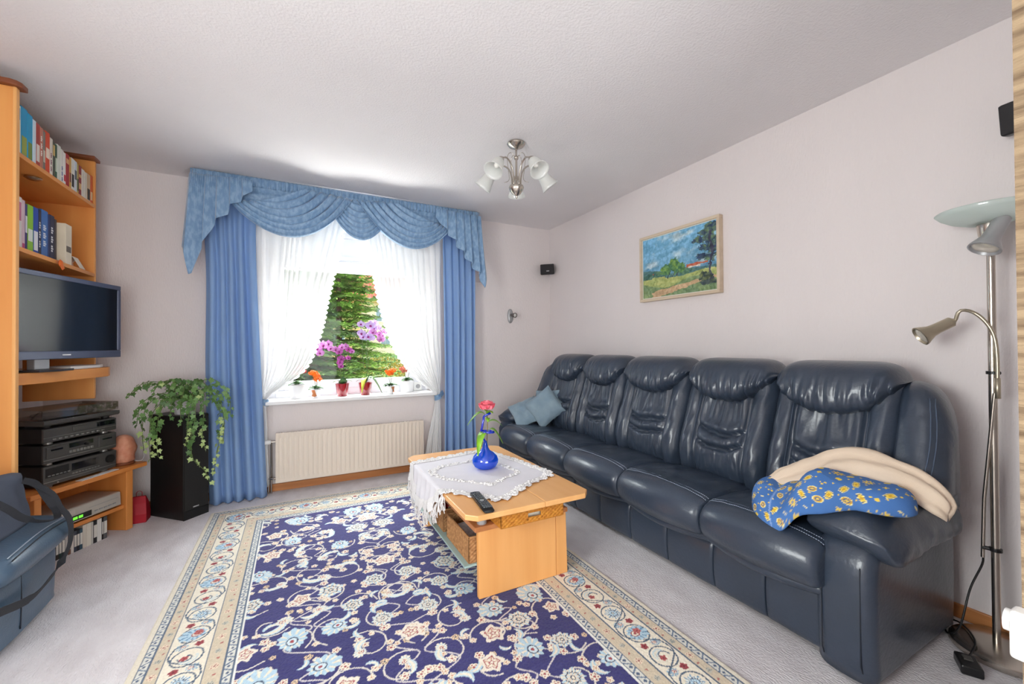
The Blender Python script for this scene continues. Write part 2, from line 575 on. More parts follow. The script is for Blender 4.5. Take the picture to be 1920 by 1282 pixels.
shL = drape('sheer_curtain', 'white sheer curtain tied back beside the ivy plant', [(2.5, -0.345), (2.18, -0.335), (1.0, -0.275), (0.80, -0.262), (0.69, -0.262), (0.4, -0.262), (0.06, -0.262)],
            [(2.5, 0.42), (2.18, 0.355), (1.93, 0.30), (1.64, 0.235), (1.36, 0.18), (1.08, 0.085), (0.927, -0.05), (0.80, -0.222), (0.69, -0.222), (0.4, -0.215), (0.06, -0.205)],
            3.995, 2.49, 0.06, 12, 0.03, 2.2, SHEER, nv=44, irregular=0.9)
shR = drape('sheer_curtain', 'white sheer curtain tied back on the side near the sofa', [(2.5, 0.53), (2.2, 0.588), (1.96, 0.633), (1.66, 0.69), (1.42, 0.752), (1.16, 0.85), (0.956, 1.0), (0.774, 1.19), (0.71, 1.225), (0.5, 1.19), (0.22, 1.13), (0.06, 1.11)],
            [(2.5, 1.30), (2.2, 1.29), (0.8, 1.272), (0.71, 1.268), (0.5, 1.275), (0.06, 1.28)], 3.995, 2.49, 0.06, 12, 0.03, 5.7, SHEER, nv=44, irregular=0.9)


def lace(parent, tab, y, ztop, zbot, sgn):
    """scalloped edging along the inner edge"""
    tb = smooth_tab(tab)
    n = 150
    rows = [[], [], []]
    for j in range(n + 1):
        z = lerp(ztop, zbot, j / n)
        x = interp(tb, z)
        s = abs(math.sin(j * PI / 4.0))
        w = 0.012 + 0.02 * s
        yy = y + 0.006 * math.sin(j * 0.9)
        rows[0].append((x - sgn * 0.004, yy, z))
        rows[1].append((x + sgn * w * 0.5, yy - 0.006, z))
        rows[2].append((x + sgn * w, yy + 0.004 * math.sin(j * 1.7), z))
    MB().grid(rows).obj('lace_edge', LACE, parent, smooth=180)


lace(shL, [(2.5, 0.42), (2.18, 0.355), (1.93, 0.30), (1.64, 0.235), (1.36, 0.18), (1.08, 0.085), (0.927, -0.05), (0.80, -0.222)], 3.985, 2.45, 0.83, 1)
lace(shR, [(2.5, 0.53), (2.2, 0.588), (1.96, 0.633), (1.66, 0.69), (1.42, 0.752), (1.16, 0.85), (0.956, 1.0), (0.774, 1.19)], 3.985, 2.45, 0.80, -1)


def tieback(parent, cx, z, x_hook):
    pts = []
    for k in range(17):
        a = 2 * PI * k / 16
        pts.append((cx + 0.034 * math.cos(a), 3.985 + 0.03 * math.sin(a), z + 0.012 * math.cos(a) * (1 if x_hook > cx else -1)))
    m = MB().ribbon(pts, (0, 0, 1), 0.05, 0.004)
    m.ribbon([(cx + (0.03 if x_hook > cx else -0.03), 3.985, z + 0.01), (lerp(cx, x_hook, 0.6), 3.97, z + 0.025), (x_hook, 3.985, z + 0.045)], (0, 0, 1), 0.045, 0.004)
    m.obj('tieback', VAL, parent, smooth=60)['label'] = 'blue grey fabric tieback'


tieback(shL, -0.242, 0.765, -0.29)
tieback(shR, 1.246, 0.715, 1.30)
for o in (shL, shR):
    o.modifiers.new('solid', 'SOLIDIFY').thickness = 0.0008

# valance: gathered heading, three swags and two cascading tails
val = T('valance', 'blue damask swag valance with cascading tails along the ceiling', 'valance', (0.46, 3.85, 1.74))
YV = 3.79
zt = 2.552


def yv(x):
    """front line of the rail with rounded returns to the wall"""
    d = min(x + 0.72, 1.65 - x)
    return YV + (0.16 * (1 - min(max(d, 0) / 0.05, 1)) ** 2 if d < 0.05 else 0)


rows = []
nb = 420
for j in range(7):
    v = j / 6
    row = []
    for i in range(nb + 1):
        x = lerp(-0.715, 1.645, i / nb)
        fr = 0.006 * math.sin(i * 1.15 + nz(i * 0.05, 3) * 3) * (0.5 + v)
        row.append((x, yv(x) - 0.004 - fr - 0.006 * math.sin(PI * v), zt - 0.075 * v))
    rows.append(row)
MB().grid(rows).obj('heading_band', VAL, val, smooth=180, solid=0.002)
rows = []
for j in range(9):
    v = j / 8
    rows.append([(x, YV + 0.002 - 0.012 * math.sin(2 * PI * 2.5 * v + 0.6) * math.sin(PI * v) - 0.003 * math.sin(x * 90) * (1 - v), zt - 0.06 - 0.16 * v) for x in np.linspace(-0.42, 1.36, 200)])
MB().grid(rows).obj('top_drape', VAL, val, smooth=180, solid=0.002)
MB().box(-0.70, 1.63, YV + 0.02, YV + 0.05, 2.52, 2.558).obj('rail', VAL, val)
MB().box(-0.70, -0.69, YV + 0.05, YB - 0.002, 2.47, 2.556).obj('return_end', VAL, val)
MB().box(1.62, 1.63, YV + 0.05, YB - 0.002, 2.47, 2.556).obj('return_end', VAL, val)


def swag(xa, xb, drop, ga, gb, folds, y, seed, za=None, zb=None, skew=0.0, thru=1.0):
    rows = []
    nu, nv = 44, 60
    za = zt - 0.045 if za is None else za
    zb = zt - 0.045 if zb is None else zb
    for j in range(nv + 1):
        v = j / nv
        ax, bx = xa + ga * (1 - v), xb - gb * (1 - v)
        az, bz = za - 0.03 * v, zb - 0.03 * v
        d = 0.02 + (drop - 0.02) * (v ** 0.92)
        ph = 2 * PI * folds * (v + 0.035 * math.sin(6 * v + seed))
        row = []
        for i in range(nu + 1):
            u = i / nu
            sh = (1 - (2 * u - 1 - skew * (1 - (2 * u - 1) ** 2)) ** 2)
            sh = max(sh, 0) ** 0.95
            am = 0.034 * (0.25 + 0.75 * math.sin(PI * min(max(u, 0.001), 0.999)) ** 0.5)
            fold = am * (math.sin(ph) + 0.35 * math.sin(2 * ph + 0.7))
            row.append((lerp(ax, bx, u), y - 0.018 - fold - 0.045 * sh * v, lerp(az, bz, u) - d * sh + 0.5 * am * math.cos(ph)))
        rows.append(row)
    return MB().grid(rows)


swag(0.20, 0.78, 0.35, 0.16, 0.16, 7, YV + 0.005, 2.0).obj('swag', VAL, val, smooth=180, solid=0.002)
swag(-0.46, 0.43, 0.315, 0.22, 0.36, 6, YV - 0.022, 0.6, za=zt - 0.19, skew=0.05).obj('swag', VAL, val, smooth=180, solid=0.002)
swag(0.455, 1.32, 0.32, 0.34, 0.22, 6, YV - 0.022, 1.1, zb=zt - 0.17, skew=0.0).obj('swag', VAL, val, smooth=180, solid=0.002)


def tail(xs, zs, edges, outer_left):
    """cascading tail of overlapping pleats: bottom edge follows xs, zs; a step at every pleat edge"""
    nu, nv = 260, 34
    rows = []
    for j in range(nv + 1):
        v = j / nv
        row = []
        for i in range(nu + 1):
            x = lerp(xs[0], xs[-1], i / nu)
            zb = float(np.interp(x, xs, zs))
            z = lerp(zt - 0.05, zb, v)
            hgt = min(1.2, (zt - z) / 0.6)
            k = max(0, min(len(edges) - 2, int(np.searchsorted(edges, x, side='right')) - 1))
            fr = (x - edges[k]) / (edges[k + 1] - edges[k])
            if not outer_left:
                fr = 1 - fr
            lay = k if outer_left else len(edges) - 2 - k
            q_ = fr / 0.14 if fr < 0.14 else 1 - 0.9 * (fr - 0.14) / 0.86
            y = YV - 0.034 - 0.008 * lay - (0.012 + 0.050 * min(1, hgt)) * q_
            y -= 0.004 * math.sin(i * 0.9) * max(0, 1 - v * 3)
            d = (x - xs[0]) if outer_left else (xs[-1] - x)
            if d < 0.03:
                y += (0.03 - d) / 0.03 * 0.10 * (1 - 0.4 * hgt)
            spread = (-1 if outer_left else 1) * 0.035 * hgt * (1 - min(1, d / 0.3))
            row.append((x + spread, y, z))
        rows.append(row)
    return MB().grid(rows)


tail([-0.715, -0.69, -0.66, -0.645, -0.59, -0.535, -0.525, -0.455, -0.445, -0.375, -0.365, -0.30], [1.98, 1.93, 1.75, 1.76, 1.99, 2.12, 2.17, 2.22, 2.29, 2.325, 2.36, 2.42], [-0.715, -0.60, -0.53, -0.45, -0.37, -0.30], True).obj('tail', VAL, val, smooth=35, solid=0.002)
tail([1.15, 1.20, 1.262, 1.272, 1.345, 1.355, 1.425, 1.435, 1.495, 1.505, 1.565, 1.575, 1.61, 1.645], [2.42, 2.35, 2.31, 2.26, 2.22, 2.16, 2.12, 2.06, 2.02, 1.97, 1.93, 1.86, 1.79, 1.92], [1.15, 1.267, 1.35, 1.43, 1.50, 1.57, 1.645], False).obj('tail', VAL, val, smooth=35, solid=0.002)
# ------------------------------------------------------------------ outside the window
LAWN = mat('lawn', (92, 128, 60), 0.95, rgb2=(128, 150, 82), vscale=2, bump=0.02, bscale=20)
struct(MB().box(-40, 60, 4.8, 70, -1.1, -0.85).obj('ground', LAWN), 'green garden lawn outside the window')
struct(MB().box(-7, 9, 4.46, 13.5, -0.86, -0.84).obj('bounce_slab', mat('pale_slab', (222, 218, 210), 0.9, var=0.05, vscale=1.5)), 'unseen pale slab added under the window to bounce light')  # unseen reflector, added to throw light up onto the ceiling
NEED = mat('spruce_needles', (76, 120, 54), 0.6, rgb2=(176, 208, 112), vscale=5, detail=4, contrast=(0.36, 0.62))
NEED2 = mat('dark_conifer_needles', (44, 76, 40), 0.7, rgb2=(116, 152, 78), vscale=5, contrast=(0.36, 0.64))
BARK = mat('bark', (110, 88, 72), 0.9, var=0.25, bump=0.01, bscale=25)
SHRUBY = mat('yellow_shrub_leaves', (184, 150, 60), 0.6, rgb2=(136, 140, 56), vscale=3)
HEDGE = mat('hedge_leaves', (96, 138, 84), 0.6, rgb2=(140, 176, 120), vscale=3)


def needles(mb, p, d, ln, w, rnd, n):
    """a flat spray of short needles along a twig"""
    d = d.normalized()
    side = d.cross(Vector((0, 0, 1)))
    side = side.normalized() if side.length > 0.01 else Vector((1, 0, 0))
    upv = side.cross(d)
    for k in range(n):
        t = (k + rnd.random() * 0.6) / n
        q = p + d * ln * t
        for s in (-1, 1):
            dirn = (d * 0.85 + side * s * (0.6 + rnd.random() * 0.4) + upv * (rnd.random() - 0.45) * 0.8).normalized()
            L = w * (0.8 + 0.6 * rnd.random()) * (1 - 0.3 * t)
            wv = dirn.cross(upv).normalized() * L * 0.17
            mb.add([q, q + dirn * L * 0.45 + wv, q + dirn * L, q + dirn * L * 0.45 - wv], [(0, 1, 2, 3)])


def spruce(name, label, base, h, rad, whorls, seed, needle, twig=0.09, z_from=0.15, group=None):
    rnd = random.Random(seed)
    t = T(name, label, 'tree', base, group=group, world=False)
    MB().tube([(0, 0, 0), (0.02, 0, h * 0.5), (0, 0.02, h)], [0.11, 0.07, 0.015], 8).obj('trunk', BARK, t, smooth=60)
    br, fo = MB(), MB()
    for k in range(whorls):
        f = k / (whorls - 1)
        z = h * lerp(z_from, 0.98, f)
        R = rad * (1 - f) ** 0.85 + 0.12
        nb = 8 if f < 0.8 else 5
        a0 = rnd.random() * 6
        for b in range(nb):
            a = a0 + 2 * PI * b / nb + (rnd.random() - 0.5) * 0.5
            L = R * (0.75 + 0.4 * rnd.random())
            pts = []
            for s in range(6):
                u = s / 5
                pts.append(Vector((math.cos(a) * L * u, math.sin(a) * L * u, z + L * (0.12 * u - 0.42 * u * u + 0.22 * u ** 4))))
            br.tube(pts, [0.02 * (1 - s / 6) + 0.003 for s in range(6)], 5)
            for s in range(1, 13):
                u = s / 12
                i = min(int(u * 5), 4)
                q = pts[i].lerp(pts[i + 1], u * 5 - i)
                dd = (pts[i + 1] - pts[i]).normalized()
                sd = dd.cross(Vector((0, 0, 1))).normalized()
                for sg in (-1, 1):
                    tl = L * 0.36 * (1.05 - u) * (0.7 + 0.6 * rnd.random()) + 0.07
                    td = (dd * 0.7 + sd * sg * 0.8 + Vector((0, 0, -0.25 + 0.3 * rnd.random()))).normalized()
                    needles(fo, q, td, tl, twig, rnd, max(3, int(tl / 0.04)))
            needles(fo, pts[4], (pts[5] - pts[4]), L * 0.3, twig, rnd, 8)
    br.obj('branches', BARK, t)['kind'] = 'stuff'
    fo.obj('needles', needle, t)['kind'] = 'stuff'
    return t


spruce('spruce_tree', 'light green spruce tree with drooping branches outside the window', (0.94, 11.4, -0.86), 5.6, 1.9, 21, 3, NEED, 0.15)
spruce('conifer', 'dense dark conifer behind the orchids and the sheer curtain', (0.24, 7.7, -0.86), 3.2, 1.2, 20, 5, NEED2, 0.12, 0.05)


def bush(name, label, c, r, n, leaf, ms, seed, cat='shrub'):
    rnd = random.Random(seed)
    t = T(name, label, cat, (c[0], c[1], -0.86), world=False)
    st = MB()
    for k in range(7):
        a = rnd.random() * 6.28
        st.tube([(0, 0, 0), (0.4 * r[0] * math.cos(a), 0.4 * r[1] * math.sin(a), r[2] * 0.6), (0.7 * r[0] * math.cos(a), 0.7 * r[1] * math.sin(a), r[2] * 1.1)], [0.02, 0.014, 0.006], 5)
    st.obj('stems', BARK, t)
    f = MB()
    for k in range(n):
        v = Vector((rnd.gauss(0, 1), rnd.gauss(0, 1), rnd.gauss(0, 1))).normalized() * (0.72 + 0.36 * rnd.random())
        p = Vector((v.x * r[0], v.y * r[1], r[2] * 0.95 + v.z * r[2] * 0.85))
        d = (v + Vector((rnd.random() - .5, rnd.random() - .5, rnd.random() - .2))).normalized() * leaf
        s = d.orthogonal().normalized() * leaf * 0.4
        s.rotate(Matrix.Rotation(rnd.random() * 6.28, 3, d))
        f.add([p, p + d * 0.5 + s, p + d, p + d * 0.5 - s], [(0, 1, 2, 3)])
    f.obj('foliage', ms, t)['kind'] = 'stuff'
    return t


bush('shrub', 'yellow leaved round shrub beyond the sill behind the orange flowers', (2.55, 14.3), (0.95, 0.6, 0.95), 2600, 0.06, SHRUBY, 1)
bush('shrub', 'fresh green leafy bush low beside the dark conifer', (-1.6, 6.2), (0.5, 0.4, 0.6), 2600, 0.06, NEED, 2)
bush('hedge', 'pale green clipped hedge before the cream house', (4.9, 22), (3.4, 0.8, 0.85), 5200, 0.12, HEDGE, 3, 'hedge')
bush('shrub', 'tall green bush seen through the sheer curtain near the ivy', (-2.8, 11.0), (1.3, 0.9, 1.5), 3200, 0.1, HEDGE, 4)

bush('broadleaf_tree', 'large pale green tree far behind the sheer curtain near the ivy', (-3.0, 21), (4.2, 2.0, 3.8), 9000, 0.34, HEDGE, 7, 'tree')

# house across the garden
HW = mat('cream_render', (238, 226, 206), 0.9, var=0.03, vscale=0.6)
HY = mat('yellow_eaves', (214, 186, 132), 0.8)
TILE = mat('roof_tile_red', (158, 84, 70), 0.8, rgb2=(190, 112, 92), vscale=1.2)
TILE_O = mat('roof_tile_orange', (206, 128, 88), 0.8, rgb2=(222, 150, 106), vscale=1.2)
GLZ = mat('house_window_glass', (120, 146, 170), 0.1, spec=0.8)
hs = T('house', 'cream rendered house with red tiled roof across the garden', 'building', (8, 41, -0.86))
MB().box(4.2, 15, 40, 50, -0.86, 5.3).obj('wall', HW, hs)
MB().box(3.6, 15.4, 39.3, 40.2, 5.28, 5.62).obj('eaves', HY, hs)
rs = 45 * PI / 180
MB().add([(3.6, 39.2, 5.5), (15.4, 39.2, 5.5), (15.4, 45.0, 11.3), (3.6, 45.0, 11.3), (3.6, 50.8, 5.5), (15.4, 50.8, 5.5)], [(0, 1, 2, 3), (3, 2, 5, 4), (0, 3, 4), (1, 5, 2)]).obj('roof', mat('roof_underlay', (120, 70, 60), 0.9), hs)
MB().tube([(3.6, 39.15, 5.55), (15.4, 39.15, 5.55)], 0.09, 8).obj('gutter', mat('zinc_gutter', (150, 152, 156), 0.4, 0.6), hs, smooth=60)
roof_tile = None
for r in range(11):
    for c in range(11):
        x = 3.62 + c * 0.36
        s = 0.36 * r
        if roof_tile is None:
            tb = MB()
            prof = [(0, 0.0), (0.06, 0.035), (0.16, 0.05), (0.26, 0.035), (0.34, 0.0)]
            la = [[(a, 0, h + 0.05) for a, h in prof] + [(a, 0, h) for a, h in reversed(prof)], [(a, 0.42 * math.cos(rs), h + 0.42 * math.sin(rs) + 0.02) for a, h in prof] + [(a, 0.42 * math.cos(rs), h + 0.42 * math.sin(rs)) for a, h in reversed(prof)]]
            tb.loft(la)
            roof_tile = tb.obj('tile', TILE, hs, smooth=60)
            o = roof_tile
            me0 = o.data
            me0.transform(Matrix.Translation(BASE[hs.name]))
        else:
            o = roof_tile.copy()
            COL.objects.link(o)
        o.location = Vector((x, 39.2 + s * math.cos(rs), 5.5 + s * math.sin(rs))) - BASE[hs.name]
for (x, z, w_, h_) in [(7.05, 1.25, 0.75, 1.0), (5.2, 1.25, 0.75, 1.0), (9.4, 1.25, 1.1, 1.2), (6.6, 3.6, 1.0, 1.3), (9.4, 3.6, 1.0, 1.3)]:
    f = MB().box(x - 0.1, x + w_ + 0.1, 39.93, 40.02, z - 0.1, z + h_ + 0.1).obj('window', WHITE, hs)
    MB().box(x, x + w_ / 2 - 0.02, 39.9, 39.94, z, z + h_).obj('window_pane', GLZ, f)
    MB().box(x + w_ / 2 + 0.02, x + w_, 39.9, 39.94, z, z + h_).obj('window_pane', GLZ, f)
hs = T('garden_house', 'small yellow house with orange gabled roof behind the spruce', 'building', (3.2, 36, -0.86))
MB().box(1.2, 4.6, 35, 38, -0.86, 4.3).obj('wall', HY, hs)
MB().add([(0.9, 34.6, 4.2), (4.9, 34.6, 4.2), (2.9, 34.6, 6.3), (0.9, 38.2, 4.2), (4.9, 38.2, 4.2), (2.9, 38.2, 6.3)], [(0, 1, 2), (3, 5, 4), (0, 2, 5, 3), (1, 4, 5, 2), (0, 3, 4, 1)]).obj('roof', TILE_O, hs)
f = MB().box(2.4, 3.4, 34.93, 35.02, 1.2, 2.6).obj('window', WHITE, hs)
MB().box(2.5, 3.3, 34.9, 34.94, 1.3, 2.5).obj('window_pane', GLZ, f)

# ------------------------------------------------------------------ plants on the windowsill
SZ = 0.7655
POT_W = mat('white_ceramic', (236, 236, 238), 0.2)
POT_R = mat('ruby_red_glass', (150, 8, 30), 0.06, spec=0.9, coat=1.0)
COPPER = mat('copper_ribbon', (206, 132, 86), 0.35, 0.5)


def leaf_shape(mb, base, d, ln, w, bend=0.3, upv=Vector((0, 0, 1)), fold=0.15, n=7):
    d = d.normalized()
    s = d.cross(upv)
    s = s.normalized() if s.length > 0.01 else Vector((1, 0, 0))
    nrm = s.cross(d).normalized()
    rows = [[], [], []]
    for i in range(n):
        t = i / (n - 1)
        wd = w * max(math.sin(PI * min(t * 0.94 + 0.04, 1)) ** 0.75, 0.05) * 0.5
        p = base + d * ln * t + nrm * ln * (bend * t * (1 - t) * 2) - Vector((0, 0, 1)) * ln * bend * t * t
        rows[0].append(p - s * wd + nrm * wd * fold)
        rows[1].append(p)
        rows[2].append(p + s * wd + nrm * wd * fold)
    mb.grid(rows)


def pot(t, c, r0, r1, h, ms, z=SZ, rim=0.006):
    M_ = Matrix.Translation((c[0], c[1], z))
    MB().lathe([(0, 0), (r0, 0), (r0 * 1.02, 0.004), (lerp(r0, r1, 0.85), h * 0.85), (r1, h), (r1 - rim, h), (r1 - rim - 0.003, h - 0.018), (0, h - 0.02)], 28, M_).obj('pot', ms, t, smooth=40)
    MB().lathe([(0, h - 0.02), (r1 - rim - 0.002, h - 0.02), (r1 * 0.5, h - 0.012), (0, h - 0.01)], 20, M_).obj('soil', SOIL, t, smooth=60)


def orchid_flower(parent, c, nrm, R, m_pet, m_lip, rnd):
    nrm = nrm.normalized()
    a = nrm.cross(Vector((0, 0, 1)))
    a = a.normalized() if a.length > 0.05 else Vector((1, 0, 0))
    b_ = a.cross(nrm)
    if b_.z < 0:
        b_ = -b_
    mb = MB()
    for ang, ln, wd in ((0, 1.0, 1.25), (PI, 1.0, 1.25), (PI / 2, 0.95, 0.75), (-PI / 2 + 0.65, 0.9, 0.7), (-PI / 2 - 0.65, 0.9, 0.7)):
        d = a * math.cos(ang) + b_ * math.sin(ang)
        s = nrm.cross(d)
        rows = [[], [], []]
        for i in range(5):
            t = i / 4
            ww = wd * R * 0.5 * (math.sin(PI * min(0.12 + t * 0.82, 1)) ** 0.6)
            p = c + d * R * ln * t + nrm * R * 0.18 * math.sin(t * 2.2)
            rows[0].append(p - s * ww - nrm * 0.1 * R * t)
            rows[1].append(p)
            rows[2].append(p + s * ww - nrm * 0.1 * R * t)
        mb.grid(rows)
    o = mb.obj('flower', m_pet, parent, smooth=180)
    MB().lathe([(0, -0.1 * R), (0.22 * R, 0), (0.26 * R, 0.16 * R), (0.1 * R, 0.3 * R), (0, 0.3 * R)], 8, Matrix.Translation(c + nrm * 0.1 * R - b_ * 0.15 * R) @ nrm.to_track_quat('Z', 'Y').to_matrix().to_4x4()).obj('lip', m_lip, o, smooth=60)


PET1 = mat('magenta_petals', (222, 170, 220), 0.6, rgb2=(172, 76, 164), vscale=45)
PET2 = mat('lilac_petals', (224, 206, 240), 0.6, rgb2=(184, 146, 220), vscale=40)
PET3 = mat('deep_purple_petals', (142, 26, 118), 0.6, rgb2=(196, 110, 190), vscale=70)
LIP = mat('purple_lip', (136, 22, 110), 0.5)


def orchid(label, c, spikes, flowers, m_pet, R, seed, leaves, extra=None):
    rnd = random.Random(seed)
    t = T('orchid', label, 'plant', (c[0], c[1], SZ))
    pot(t, c, 0.043, 0.062, 0.115, POT_R)
    for (dx, dy, ln, w, bend, m_) in leaves:
        mb = MB()
        leaf_shape(mb, Vector((c[0], c[1], SZ + 0.11)), Vector((dx, dy, 0.55 if bend < 0.7 else 0.3)), ln, w, bend)
        mb.obj('leaf', m_, t, smooth=180, solid=0.0015)
    for sp in spikes:
        pts = cat_rom([(c[0], c[1], SZ + 0.10)] + sp, 24)
        MB().tube(pts, 0.0028, 6).obj('stem', STEM, t, smooth=180)
    MB().tube([(c[0] + 0.01, c[1] + 0.01, SZ + 0.1), (c[0] + 0.012, c[1] + 0.012, SZ + 0.42)], 0.0025, 6).obj('support_stick', LEAF2, t)
    for (x, z, yo, m_, k) in flowers:
        p = Vector((x, c[1] + yo, z))
        n_ = Vector((-0.35 + (rnd.random() - 0.5) * 0.7, -1, (rnd.random() - 0.6) * 0.5))
        orchid_flower(t, p, n_, R * k * (0.9 + 0.2 * rnd.random()), m_, LIP, rnd)
    return t


oy = 4.10
orchid('magenta orchid with arching flower spikes in a ruby red pot on the sill', (0.372, oy),
       [[(0.33, oy, 1.10), (0.315, oy, 1.20), (0.27, oy - 0.01, 1.25), (0.19, oy - 0.02, 1.20)], [(0.41, oy, 1.05), (0.42, oy, 1.16), (0.40, oy - 0.01, 1.21), (0.33, oy - 0.02, 1.2)],
        [(0.36, oy, 1.0), (0.355, oy - 0.01, 1.12)]],
       [(0.165, 1.205, -.02, PET1, 1.2), (0.185, 1.165, -.03, PET1, 1.0), (0.215, 1.235, -.01, PET1, 1.2), (0.255, 1.245, -.02, PET1, 1.2), (0.275, 1.205, -.01, PET1, 1.0), (0.315, 1.195, -.02, PET1, 1.1), (0.345, 1.175, -.03, PET3, 1.0),
        (0.37, 1.215, -.02, PET1, 1.1), (0.40, 1.225, -.02, PET1, 1.0), (0.425, 1.195, -.02, PET3, 0.9), (0.455, 1.175, -.01, PET1, 0.8), (0.36, 1.11, -.03, PET3, 1.0), (0.352, 1.075, -.03, PET3, 0.9), (0.358, 1.04, -.03, PET3, 0.8), (0.425, 1.115, -.01, PET3, 0.8)],
       PET1, 0.034, 5, [(-0.9, -0.3, 0.10, 0.05, 0.3, LEAF2), (0.9, -0.2, 0.10, 0.05, 0.3, LEAF2), (0.05, -1, 0.09, 0.075, -0.25, LEAF2), (0.2, 1, 0.1, 0.05, 0.3, LEAF2)])
orchid('tall lilac orchid in a ruby red pot with a drooping yellow leaf', (0.575, oy),
       [[(0.555, oy, 1.1), (0.55, oy, 1.28), (0.545, oy, 1.36), (0.53, oy - 0.01, 1.42)], [(0.60, oy, 1.05), (0.59, oy, 1.25), (0.60, oy, 1.38), (0.66, oy - 0.01, 1.42), (0.74, oy - 0.02, 1.34)]],
       [(0.535, 1.43, -.02, PET2, 1.0), (0.54, 1.345, -.03, PET2, 1.15), (0.555, 1.31, -.02, PET2, 1.0), (0.62, 1.42, -.03, PET2, 1.25), (0.65, 1.395, -.02, PET2, 1.1), (0.64, 1.355, -.03, PET1, 1.0), (0.60, 1.315, -.03, PET2, 1.15), (0.63, 1.30, -.02, PET2, 1.0), (0.69, 1.40, -.01, PET2, 1.0), (0.70, 1.335, -.02, PET1, 0.95), (0.715, 1.29, -.03, PET1, 1.0), (0.745, 1.36, -.01, PET1, 0.9), (0.735, 1.325, -.02, PET2, 0.8), (0.66, 1.445, -.01, PET2, 0.9)],
       PET2, 0.036, 6, [(1, -0.1, 0.20, 0.045, 0.15, LEAF), (1, -0.6, 0.17, 0.045, 0.85, LEAF), (-0.4, -1, 0.13, 0.045, 0.9, mat('yellow_leaf', (204, 206, 70), 0.5)), (0.7, 0.6, 0.16, 0.05, 0.4, LEAF2), (-0.8, 0.3, 0.1, 0.05, 0.4, LEAF2)])

PETO = mat('orange_petals', (246, 138, 16), 0.6, rgb2=(232, 96, 14), vscale=60)
PETR = mat('red_petals', (206, 62, 44), 0.6, rgb2=(170, 50, 48), vscale=60)
PETD = mat('dusky_red_petals', (176, 92, 76), 0.6, rgb2=(206, 120, 96), vscale=60)


def kalanchoe(label, c, r0, r1, h, ms, m_pet, clusters, seed, wrap=None, leafr=0.06):
    rnd = random.Random(seed)
    t = T('kalanchoe', label, 'plant', (c[0], c[1], SZ))
    pot(t, c, r0, r1, h, ms)
    if wrap:
        M_ = Matrix.Translation((c[0], c[1], SZ))
        pts = []
        for k in range(9):
            a = wrap + (k - 4) * 0.13
            rr = lerp(r0, r1, 0.6) + 0.002
            pts.append((c[0] + rr * math.cos(a), c[1] + rr * math.sin(a), SZ + h * 0.55 + 0.004 * math.sin(k)))
        MB().ribbon(pts, (0, 0, 1), h * 0.75, 0.002).obj('ribbon', COPPER, t, smooth=60)
    for k in range(13):
        mb = MB()
        a = 2.4 * k
        leaf_shape(mb, Vector((c[0] + 0.01 * math.cos(a), c[1] + 0.01 * math.sin(a), SZ + h + 0.004 * (k % 4))), Vector((math.cos(a), math.sin(a), 0.25 + 0.1 * (k % 4))), leafr * (0.8 + 0.4 * rnd.random()), leafr * 0.7, 0.25, n=5)
        mb.obj('leaf', LEAF2, t, smooth=180, solid=0.001)
    for (x, z, R) in clusters:
        MB().tube([(c[0], c[1], SZ + h), (x, c[1], z - R * 0.5)], 0.002, 5).obj('stem', STEM, t)
        mb = MB()
        for k in range(60):
            v = Vector((rnd.gauss(0, 1), rnd.gauss(0, 1), rnd.gauss(0, 0.8))).normalized()
            if v.z < -0.5:
                continue
            p = Vector((x, c[1], z)) + Vector((v.x * R, v.y * R, v.z * R * 0.7)) * (0.6 + 0.4 * rnd.random())
            a = v.orthogonal().normalized()
            b_ = v.cross(a)
            s = 0.0105
            for q in range(4):
                ang = q * PI / 2 + rnd.random()
                d = a * math.cos(ang) + b_ * math.sin(ang)
                e = v.cross(d)
                mb.add([p, p + d * s * 0.7 + e * s * 0.35, p + d * s * 1.15 + v * s * 0.2, p + d * s * 0.7 - e * s * 0.35], [(0, 1, 2, 3)])
        mb.obj('flower_cluster', m_pet, t)
    return t


kalanchoe('small orange flowering kalanchoe in a white pot beside the magenta orchid', (0.155, 4.08), 0.027, 0.035, 0.075, POT_W, PETO, [(0.13, 0.985, 0.040), (0.165, 0.925, 0.040), (0.155, 0.96, 0.034)], 1, wrap=-2.3)
kalanchoe('small orange flowering kalanchoe in a white pot beside the lilac orchid', (0.80, 4.06), 0.026, 0.034, 0.072, POT_W, PETO, [(0.78, 0.975, 0.040), (0.82, 0.985, 0.040), (0.80, 0.955, 0.036)], 2, wrap=-0.6)
kalanchoe('red flowering kalanchoe in a large white pot behind the tied sheer', (0.0, 4.11), 0.05, 0.065, 0.12, POT_W, PETR, [(0.02, 1.03, 0.032), (0.05, 1.0, 0.028), (-0.02, 0.985, 0.03)], 3, leafr=0.06)
kalanchoe('dusky red kalanchoe in a large white pot by the wall socket', (0.975, 4.13), 0.058, 0.07, 0.11, POT_W, PETD, [(0.93, 0.995, 0.034), (0.965, 1.02, 0.034), (1.0, 0.985, 0.03), (0.95, 0.97, 0.03)], 4, leafr=0.06)
